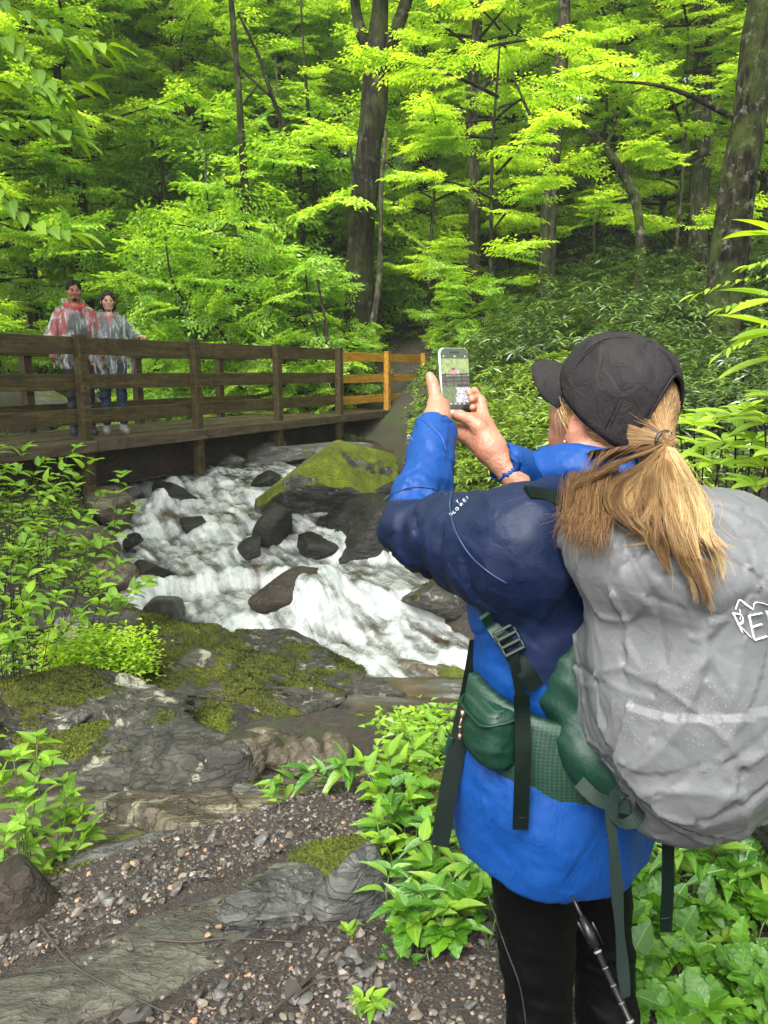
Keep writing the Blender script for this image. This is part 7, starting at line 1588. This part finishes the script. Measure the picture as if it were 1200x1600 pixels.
def plant(name, label, cat, base, tops, kind, L, n_pair=4, group=None, stem_r=.0022, spread=.75, stem_mat=None, opp=True, tip=True, sag=.0, whorls=False, start=.25, pitch=.15):
    """stems rising from base to each top with leaves in pairs (or whorls) along them"""
    base = np.asarray(base, float); e = thing(name, label, cat, base, 0, group); sb = MB()
    for tpx in tops:
        tpx = np.asarray(tpx, float)-base; side = np.array([rp.normal(), rp.normal(), 0])*np.linalg.norm(tpx)*.07
        b0 = np.array([rp.normal()*.02, rp.normal()*.02, -.03]); q = spline([b0, tpx*[.35, .35, .60]+side, tpx*[.75, .75, .92]+side*.5, tpx-[0, 0, sag]], 18); sb.tube(q, np.linspace(stem_r*1.5, stem_r*.6, 18), 5, False)
        tan = nrm(np.gradient(q, axis=0)); az = rp.uniform(0, 6.28)
        for k in range(n_pair):
            f = start+(1-start)*(k+.5)/n_pair; i = int(f*17); az += 1.57+rp.normal()*.25; nl_ = 2 if opp else 1
            if whorls and k < n_pair-1: nl_ = 3
            for j in range(nl_):
                a = az+j*2*math.pi/nl_; t_ = tan[i]; u = nrm(np.cross(t_, [0.3, .2, 1])) if abs(t_[2]) < .9 else np.array([1., 0, 0]); w_ = np.cross(t_, u)
                a += rp.normal()*.3; d = (u*math.cos(a)+w_*math.sin(a))*spread+t_*.45; d[2] = d[2]*.5+pitch+rp.normal()*.22; pz = q[i]+nrm(d)*.006
                nn = np.array([rp.normal()*.18, rp.normal()*.18-.12, 1.])
                add_leaf(e, pz, d, nn, L*rp.uniform(.62, 1.1)*(.8+.3*f if f < .8 else 1.0), kind)
        if tip:
            for j in range(3): a = az+j*2.1; add_leaf(e, q[-1], np.array([math.cos(a)*.8, math.sin(a)*.8, .25])+tan[-1]*.3, [0, -.15, 1], L*rp.uniform(.5, .8), kind)
    sb.obj('stems', stem_mat or B_TWIG, e); return e
GSTEM = plain('green_stem', (.06, .10, .02), .5); RSTEM = plain('reddish_stem', (.09, .04, .022), .5)
# leafy bank over the water, left side : many stems reaching to places seen in the photograph
def bank(px, py, Y): return at(px, py, Y)
gB = 'leafy shrubs on the creek bank'
BK = [((20, 1010, 4.2), [(20, 860, 4.2), (60, 820, 4.3), (-10, 900, 4.0), (110, 880, 4.2), (60, 940, 4.0)]), ((60, 1000, 4.6), [(80, 770, 4.8), (140, 800, 4.8), (30, 760, 4.6), (170, 850, 4.9), (105, 730, 4.9)]),
      ((0, 980, 5.0), [(10, 730, 5.0), (40, 700, 5.2), (-20, 780, 5.0), (80, 750, 5.2)]), ((90, 1000, 4.9), [(150, 720, 5.3), (190, 740, 5.5), (120, 700, 5.2), (215, 790, 5.4)]), ((110, 1020, 4.5), [(190, 880, 4.8), (215, 920, 4.8), (235, 905, 5.0), (150, 900, 4.7), (180, 935, 4.6)]),
      ((20, 1060, 3.9), [(0, 980, 3.9), (45, 950, 3.9), (90, 930, 4.0), (20, 1000, 3.8)]), ((100, 980, 5.2), [(100, 840, 5.2), (60, 860, 5.0), (140, 850, 5.2), (190, 820, 5.4)]), ((40, 1000, 4.3), [(45, 890, 4.3), (130, 960, 4.3), (85, 905, 4.4)]), ((20, 960, 5.4), [(-5, 700, 5.4), (25, 735, 5.4), (55, 790, 5.3)]),
      ((80, 960, 5.6), [(120, 760, 5.7), (75, 720, 5.7), (160, 770, 5.7)])]
BLB = ['leafy shrub nearest to us on the creek bank, broad leaves over the mossy ledge', 'tall leafy shrub in the middle of the bank bush, reaching the bridge beam', 'leafy shrub at the edge of the bank below the rail', 'twiggy shrub in front of the first bridge post with leaves on both sides', 'shrub stretching thin leafy twigs out over the rapids',
       'low shrub at the foot of the bank bush above the brown overhang', 'leafy shrub behind the middle of the bank bush', 'small leafy shrub between the low shrub and the twiggy one', 'pale leafed shrub under the deck edge of the bridge', 'shrub at the back of the bank bush against the dark girder']
for (b_, tops), lb in zip(BK, BLB):
    p = at(*b_); p[2] = G1(p[0], p[1]); plant('shrub', lb, 'shrub', p, [at(*q) for q in tops], 'br', .112, 5, gB, .0019, start=.35)
# leafy plant bottom left
BL = [((40, 1400, 2.35), [(20, 1180, 2.5), (60, 1150, 2.5), (75, 1190, 2.45), (35, 1240, 2.4), (0, 1220, 2.4)]), ((85, 1400, 2.4), [(95, 1280, 2.5), (130, 1270, 2.5), (90, 1330, 2.4), (140, 1300, 2.5), (110, 1240, 2.5)]), ((20, 1410, 2.3), [(10, 1300, 2.3), (50, 1320, 2.35), (-5, 1350, 2.3), (70, 1360, 2.35)]), ((70, 1400, 2.6), [(60, 1270, 2.6), (100, 1220, 2.65), (30, 1290, 2.6)])]
for (b_, tops), lb in zip(BL, ('tall bright green plant with pointed leaves standing above the dark block', 'bright plant with long pointed leaves reaching over the mossy boulder', 'low bright green plant on top of the dark brown block', 'bright leafy plant at the back of the clump by the moss hollow')):
    p = at(*b_); p[2] = G1(p[0], p[1]); plant('leafy_plant', lb, 'plant', p, [at(*q) for q in tops], 'br', .080, 4, 'bright leafy plants beside the dark block', .0018, stem_mat=GSTEM, start=.4)
# middle clump beside the hiker
MC = [((560, 1300, 2.75), [(480, 1205, 2.75), (430, 1225, 2.75), (530, 1200, 2.7)], 'gl', .115, 'arching twig with hanging glossy leaves over the grey wet rock', 4), ((600, 1330, 2.6), [(560, 1190, 2.7), (610, 1180, 2.7), (650, 1170, 2.75), (590, 1240, 2.6)], 'br', .10, 'tall leafy plant with toothed leaves behind the arching twig', 4),
      ((660, 1290, 2.9), [(620, 1140, 3.0), (680, 1130, 3.0), (650, 1200, 2.9), (700, 1160, 2.9), (640, 1150, 3.05)], 'br', .075, 'light green bush at the edge of the brown pool', 3), ((620, 1390, 2.35), [(590, 1330, 2.3), (640, 1340, 2.3), (660, 1370, 2.3), (600, 1290, 2.4)], 'gl', .12, 'glossy plant with broad drooping leaves beside the thigh of the hiker', 3),
      ((690, 1400, 2.3), [(680, 1340, 2.3), (720, 1370, 2.3), (700, 1310, 2.4), (735, 1330, 2.35)], 'gl', .11, 'glossy leafed plant touching the black legging', 4), ((650, 1440, 2.15), [(640, 1400, 2.1), (690, 1420, 2.1), (720, 1440, 2.1), (610, 1420, 2.1), (665, 1455, 2.05)], 'se', .075, 'low plant with rounded toothed leaves at the gravel edge', 4),
      ((720, 1460, 2.05), [(710, 1430, 2.05), (750, 1450, 2.05), (770, 1470, 2.05), (730, 1490, 2.0)], 'se', .075, 'round leafed plant creeping to the feet of the hiker', 4), ((540, 1500, 1.95), [(545, 1455, 1.95), (570, 1480, 1.95), (600, 1495, 1.95)], 'br', .05, 'small bright seedling plant in the gravel', 3),
      ((575, 1590, 1.70), [(565, 1562, 1.70), (585, 1570, 1.68)], 'br', .055, 'little bright green sprout at the bottom edge in the gravel', 3), ((620, 1530, 1.85), [(610, 1500, 1.85), (640, 1505, 1.85)], 'se', .05, 'tiny round leafed sprout in the gravel below the clump', 3),
      ((430, 1400, 2.3), [(425, 1360, 2.3), (445, 1345, 2.35)], 'br', .05, 'small sprig growing out of the ribbed grey stone', 3), ((440, 1330, 2.55), [(430, 1290, 2.6), (460, 1285, 2.6), (425, 1240, 2.65)], 'br', .055, 'thin seedling standing before the grey whaleback rock', 3), ((500, 1330, 2.5), [(490, 1310, 2.5), (530, 1300, 2.5), (550, 1320, 2.5)], 'br', .06, 'feathery low plant above the mossy lump', 4),
      ((780, 1240, 2.8), [(730, 1210, 2.8), (700, 1230, 2.7), (760, 1190, 2.8)], 'br', .09, 'leafy plant half hidden behind the black hanging strap', 4), ((315, 1010, 5.6), [(310, 990, 5.6), (325, 985, 5.6)], 'br', .06, 'tiny plant rooted on the top of the mossy ledge', 3), ((150, 1400, 2.15), [(120, 1395, 2.2), (118, 1440, 2.1)], 'br', .045, 'small drooping plant beside the dark brown block', 3)]
for b_, tops, kd, L, lb, npair in MC:
    p = at(*b_); p[2] = max(G1(p[0], p[1]), p[2]-.1) if b_[1] < 1100 else G1(p[0], p[1]); plant('leafy_plant', lb, 'plant', p, [at(*q) for q in tops], kd, L, npair, 'low plants around the hiker' if kd != 'br' or b_[0] > 520 else 'little plants on the rocks', .0018, stem_mat=RSTEM if kd == 'gl' else GSTEM, start=.3)
fp = np.random.default_rng(44); FK = ['se', 'br', 'gl']
ROWL = ['bottom', 'lower', 'middle', 'upper', 'top']
for k in range(14):
    rr_, cc_ = k//4, k % 4; x = 612+cc_*46+fp.uniform(-10, 10)+(4-rr_)*4; y = 1495-rr_*58+fp.uniform(-14, 14); p = atz(x, y, .0); p[2] = G1(p[0], p[1]); kd = FK[(k+rr_) % 3]
    tops = [p+np.array([fp.normal()*.06, fp.normal()*.06, fp.uniform(.06, .17)]) for _ in range(3)]
    plant('leafy_plant', '%s plant, %s from the gravel side in the %s row before the hiker' % ({'se': 'toothed leafed', 'br': 'pointed leafed', 'gl': 'glossy leafed'}[kd], ['first', 'second', 'third', 'fourth'][cc_], ROWL[rr_]), 'plant', p, tops, kd, {'se': .085, 'br': .075, 'gl': .10}[kd], 3, 'low plants around the hiker', .0016, stem_mat=GSTEM, start=.35, spread=.9)
# ground cover at lower right with toothed wet leaves, glossy arching twigs above it
gG = 'toothed leafed ground plants below the pack'
gp = np.random.default_rng(5); k = 0
for py, Yb in ((1590, 1.62), (1545, 1.70), (1500, 1.78), (1455, 1.88), (1415, 1.98), (1375, 2.1)):
    for px in np.arange(975+gp.uniform(0, 20), 1240, 52):
        x, y = px+gp.uniform(-14, 14), py+gp.uniform(-10, 10); p = at(x, y, Yb); g0 = G1(p[0], p[1]); p[2] = g0
        tops = [p+np.array([gp.normal()*.05, gp.normal()*.05, gp.uniform(.05, .13)]) for _ in range(2)]
        plant('ground_plant', 'toothed leafed ground plant, %s of the carpet, %s' % ({1590: 'bottom row', 1545: 'second row up', 1500: 'third row up', 1455: 'fourth row up', 1415: 'fifth row up', 1375: 'top row'}[py], 'beside the trekking pole' if px < 1010 else 'below the pale strap' if px < 1060 else 'under the dark strap' if px < 1110 else 'before the mossy bank' if px < 1165 else 'below the glossy twig' if px < 1215 else 'at the picture edge'), 'plant', p, tops, 'se', .086, 3, gG, .0015, stem_mat=GSTEM, start=.45, spread=.95, pitch=.05); k += 1
RT = [((1120, 1400, 2.1), [(1060, 1330, 2.05), (1100, 1310, 2.1), (1130, 1370, 2.05)], 'glossy twig with arched leaves hanging beside the dark strap'), ((1150, 1330, 2.2), [(1100, 1370, 2.1), (1160, 1410, 2.05), (1120, 1290, 2.2)], 'drooping glossy twig across the mossy bank'),
      ((1230, 1380, 2.1), [(1180, 1300, 2.1), (1190, 1360, 2.05), (1170, 1270, 2.15), (1210, 1320, 2.1)], 'glossy green sprig coming in from the edge of the view'), ((1240, 1300, 2.3), [(1190, 1250, 2.3), (1200, 1215, 2.3), (1230, 1270, 2.2), (1160, 1250, 2.35)], 'light green leafy sprig just below the pack cover corner')]
for b_, tops, lb in RT:
    p = at(*b_); p[2] = G1(p[0], p[1]); plant('arching_twig', lb, 'plant', p, [at(*q) for q in tops], 'gl', .125, 4, 'glossy twigs on the mossy bank', .0020, stem_mat=RSTEM, start=.3)
# whorled laurels just behind the pack at right, and the bright twigs at the right edge
def whorl_plant(label, base, tops, L, kind='yg', n=8, group=None):
    base = np.asarray(base, float); e = thing('laurel_branch', label, 'shrub', base, 0, group); sb = MB()
    for tpx in tops:
        tpx = np.asarray(tpx, float)-base; q = spline([(0, 0, -.05), tpx*[.4, .4, .6], tpx], 12); sb.tube(q, np.linspace(.007, .003, 12), 5, False); a0 = rp.uniform(0, 6.28)
        for j in range(n):
            a = a0+j*2.4; d = np.array([math.cos(a), math.sin(a), rp.uniform(-.25, .55)]); add_leaf(e, tpx+nrm(d)*.006, d, [0, -.2, 1], L*rp.uniform(.75, 1.1), kind)
    sb.obj('stems', B_TWIG, e)
gW = 'whorled laurels behind the pack'
for b_, tops, lb in (((1090, 900, 3.4), [(1085, 665, 3.4), (1100, 700, 3.3), (1060, 650, 3.6), (1130, 690, 3.2)], 'yellow green laurel whorls right behind the ponytail'), ((1150, 900, 3.0), [(1150, 650, 3.0), (1175, 690, 2.9), (1120, 725, 3.0), (1195, 730, 2.8)], 'larger laurel whorls above the corner of the pack cover'),
                     ((1220, 900, 2.8), [(1195, 660, 2.8), (1210, 620, 2.9), (1180, 760, 2.7), (1215, 710, 2.6)], 'laurel with long leaves at the very edge above the pack'), ((1160, 800, 3.8), [(1120, 655, 3.8), (1165, 640, 3.9), (1070, 690, 3.8), (1195, 690, 3.7)], 'darker laurel whorls behind the larger ones')):
    p = at(*b_); p[2] = G1(p[0], p[1]); whorl_plant(lb, p, [at(*q) for q in tops], .15, group=gW)
p = at(1260, 420, 2.6); p[2] = G1(p[0], p[1])
whorl_plant('tall laurel at the edge with big bright leaves hanging into view', p, [at(1215, 368, 2.6), at(1225, 470, 2.5), at(1215, 560, 2.6), at(1230, 520, 2.4)], .20, n=7)
def edge_twig(pts, Y, label, L, kind='yg', group=None, n=12, side=1.0, mat=None, base=None):
    q = spline([at(x, y, Y) for x, y in pts], 30); root = q[0].copy() if base is None else np.asarray(base, float); e = thing('leafy_branch', label, 'branch', root, 0, group)
    sb = MB(); sb.tube(q-root, np.linspace(.004, .0015, 30), 5, False)
    for k in range(n):
        i = int(4+25*k/n); t_ = nrm(q[min(i+1, 29)]-q[i-1]); s_ = nrm(np.cross(t_, [0, 0, 1]))*(1 if k % 2 else -1); add_leaf(e, q[i]-root, s_*side+t_*.8+np.array([0, 0, -.15+rp.normal()*.1]), [rp.normal()*.2, -.25, 1], L*rp.uniform(.75, 1.1), kind)
    add_leaf(e, q[-1]-root, nrm(q[-1]-q[-3]), [0, -.2, 1], L, kind); sb.obj('twig', B_TWIG, e)
for pts, lb in (([(1240, 425), (1190, 432), (1140, 440), (1085, 460)], 'uppermost lime twig reaching in front of the mossy tree'), ([(1240, 470), (1200, 468), (1160, 472), (1128, 482)], 'second lime twig in front of the mossy tree'), ([(1240, 490), (1195, 505), (1160, 530), (1128, 552)], 'lowest lime twig drooping in front of the mossy tree'), ([(1240, 400), (1200, 408), (1170, 415)], 'short lime twig just under the big hanging leaf')):
    edge_twig(pts, 3.4, lb, .075, 'yg', 'lime twigs in front of the mossy tree', 16)
# overhanging branches at the upper edge
for pts, lb in (([(-60, 30), (10, 60), (60, 110), (110, 170)], 'hanging leafy branch in the upper corner with dark drooping leaves'), ([(-60, 120), (20, 130), (80, 140), (140, 125)], 'level leafy branch under the corner branch'), ([(-60, 190), (0, 195), (60, 190), (120, 215)], 'third drooping branch from the edge with hanging leaves'),
                ([(-60, 230), (0, 300), (60, 350), (120, 365)], 'long thin branch falling diagonally above the bridge end'), ([(-40, -20), (40, 20), (110, 60), (170, 70)], 'topmost branch at the corner of the view')):
    edge_twig(pts, 4.2, lb, .16, 'br', 'branches hanging in from the upper corner', 15)
# moss tufts / tiny ferns as one mass of ground greenery on the bank and rocks
def scatter_tiny(name, areas, seed, L, mat, label):
    r = np.random.default_rng(seed); P = []
    for (x0, y0, Y0, sx, sY, n) in areas:
        for _ in range(n):
            Y = Y0+r.normal()*sY; x = at(x0, 700, Y0)[0]+r.normal()*sx; P.append((x, Y, G1(x, Y)))
    return np.array(P)
def tiny_mass(name, pts, r, L, mat, per=14, hgt=.06):
    n = len(pts); P = np.repeat(pts, per, 0)+r.normal(size=(n*per, 3))*[.05, .05, 0]; P[:, 2] += r.uniform(0, hgt, n*per); a = r.uniform(0, 6.28, n*per)
    D = np.stack([np.cos(a), np.sin(a), r.uniform(-.3, .6, n*per)], -1); N = np.stack([r.normal(size=n*per)*.3, r.normal(size=n*per)*.3, np.ones(n*per)], -1)
    ids = np.repeat(np.arange(n), per); me = leaf_mesh(name, P, D, N, ids, L, L*.6, mat, r, 0); o = obj(name, me); tag(o, kind='stuff'); return o
def ground_pts(n, x0, x1, y0, y1, r, cond=None):
    x = r.uniform(x0, x1, n); y = r.uniform(y0, y1, n); z = G(x, y); p = np.stack([x, y, z], -1); return p if cond is None else p[cond(x, y)]
rt3 = np.random.default_rng(31)
bankc = lambda x, y: (x < XL(y)-.3) & (x < -2.0)
tiny_mass('bank_greenery', ground_pts(1500, -6, -1.9, 3.2, 9, rt3, bankc), rt3, .05, M_MID, 12, .10)
tiny_mass('far_bank_greenery', ground_pts(5200, -3, 12, 6.5, 18, rt3, lambda x, y: (x > XR(y)+.7) & (np.abs(x-np.interp(y, np.maximum.accumulate(tp[:, 1]), tp[:, 0])) > .75)), rt3, .07, M_MID, 12, .22)
tiny_mass('hillside_undergrowth', ground_pts(9000, -24, 24, 14, 44, rt3, lambda x, y: ((x > XR(y)+.6) | (x < XL(y)-.6)) & ((y > 26) | (np.abs(x-np.interp(y, np.maximum.accumulate(tp[:, 1]), tp[:, 0])) > 1.3))), rt3, .13, M_BEECH, 9, .5)
tiny_mass('groundcover', ground_pts(700, .55, 3.2, 1.2, 4.2, rt3, lambda x, y: x > .75+.0*y), rt3, .055, M_MID, 10, .05)
tiny_mass('streamside_greenery', ground_pts(260, -.2, 1.2, 2.45, 3.6, rt3, lambda x, y: (x > .15-.2*y+.45)), rt3, .05, M_MID, 10, .06)
q = np.array([at(x, y, 4.5) for x, y in zip(rt3.uniform(70, 235, 260), rt3.uniform(985, 1060, 260))]); q[:, 2] -= .02
tiny_mass('moss_side_greenery', q, rt3, .035, V_YG if False else M_LIME, 12, .06)
print('leaves', NLEAF[0])

# moss cushions: short tufts standing on the mossy parts of the near rocks
t = NT('moss_tufts'); c = t.ramp(t.attr('tint'), [(0, (.006, .010, .0008)), (.4, (.022, .032, .002)), (.75, (.065, .082, .004)), (1, (.12, .135, .008))]); t.P(Base_Color=c, Roughness=.9); t.p.inputs['Specular IOR Level'].default_value = .15; MTUFT = t.m
rm = np.random.default_rng(12)
for o_, Vw, F, N, m, p in MOSSY:
    A = np.linalg.norm(np.cross(Vw[F[:, 1]]-Vw[F[:, 0]], Vw[F[:, 2]]-Vw[F[:, 0]]), axis=1)/2; mf = m[F].mean(1); w = A*sstep(.42, .62, mf+.25*fbm(Vw[F].mean(1)*14, 3, 9))*(N[F].mean(1)@nrm(np.array([0, -.55, .8])) > -.1)
    area = w.sum(); dist = max(1.5, p[1]); n = int(min(9000, area*52000/dist**1.25))
    if n < 50: continue
    fi = rm.choice(len(F), n, p=w/w.sum()); b_ = rm.dirichlet((1, 1, 1), n); P = (Vw[F[fi]]*b_[:, :, None]).sum(1); NN = nrm(N[F[fi, 0]]+rm.normal(size=(n, 3))*.45); L = rm.uniform(.006, .015, n)*(.55+.22*dist)*.75
    sd_ = nrm(np.cross(NN, rm.normal(size=(n, 3)))); V = np.stack([P-sd_*L[:, None]*.30, P+sd_*L[:, None]*.30, P+NN*L[:, None]], 1).reshape(-1, 3)
    tn = np.clip(.5+.9*fbm(P*7+3, 3, 4)+rm.normal(size=n)*.2, 0, 1)
    mo = obj('moss', mesh_from('moss', V, np.arange(n*3).reshape(-1, 3), MTUFT, False, {'tint': np.repeat(tn, 3)}), o_); mo['kind'] = 'stuff'
# ================================================================== DAMP AIR
hz_ = MB(); hz_.box((0, 32, 24), (170, 130, 56)); t = NT('damp_air'); 
for l_ in list(t.out.inputs['Surface'].links): t.l.remove(l_)
t.n.remove(t.p); pv_ = t.new('ShaderNodeVolumePrincipled'); pv_.inputs['Color'].default_value = (.92, .96, .92, 1); pv_.inputs['Density'].default_value = .0010; pv_.inputs['Anisotropy'].default_value = .2
t.l.new(pv_.outputs[0], t.out.inputs['Volume']); tag(hz_.obj('haze', t.m, None, False), kind='stuff')
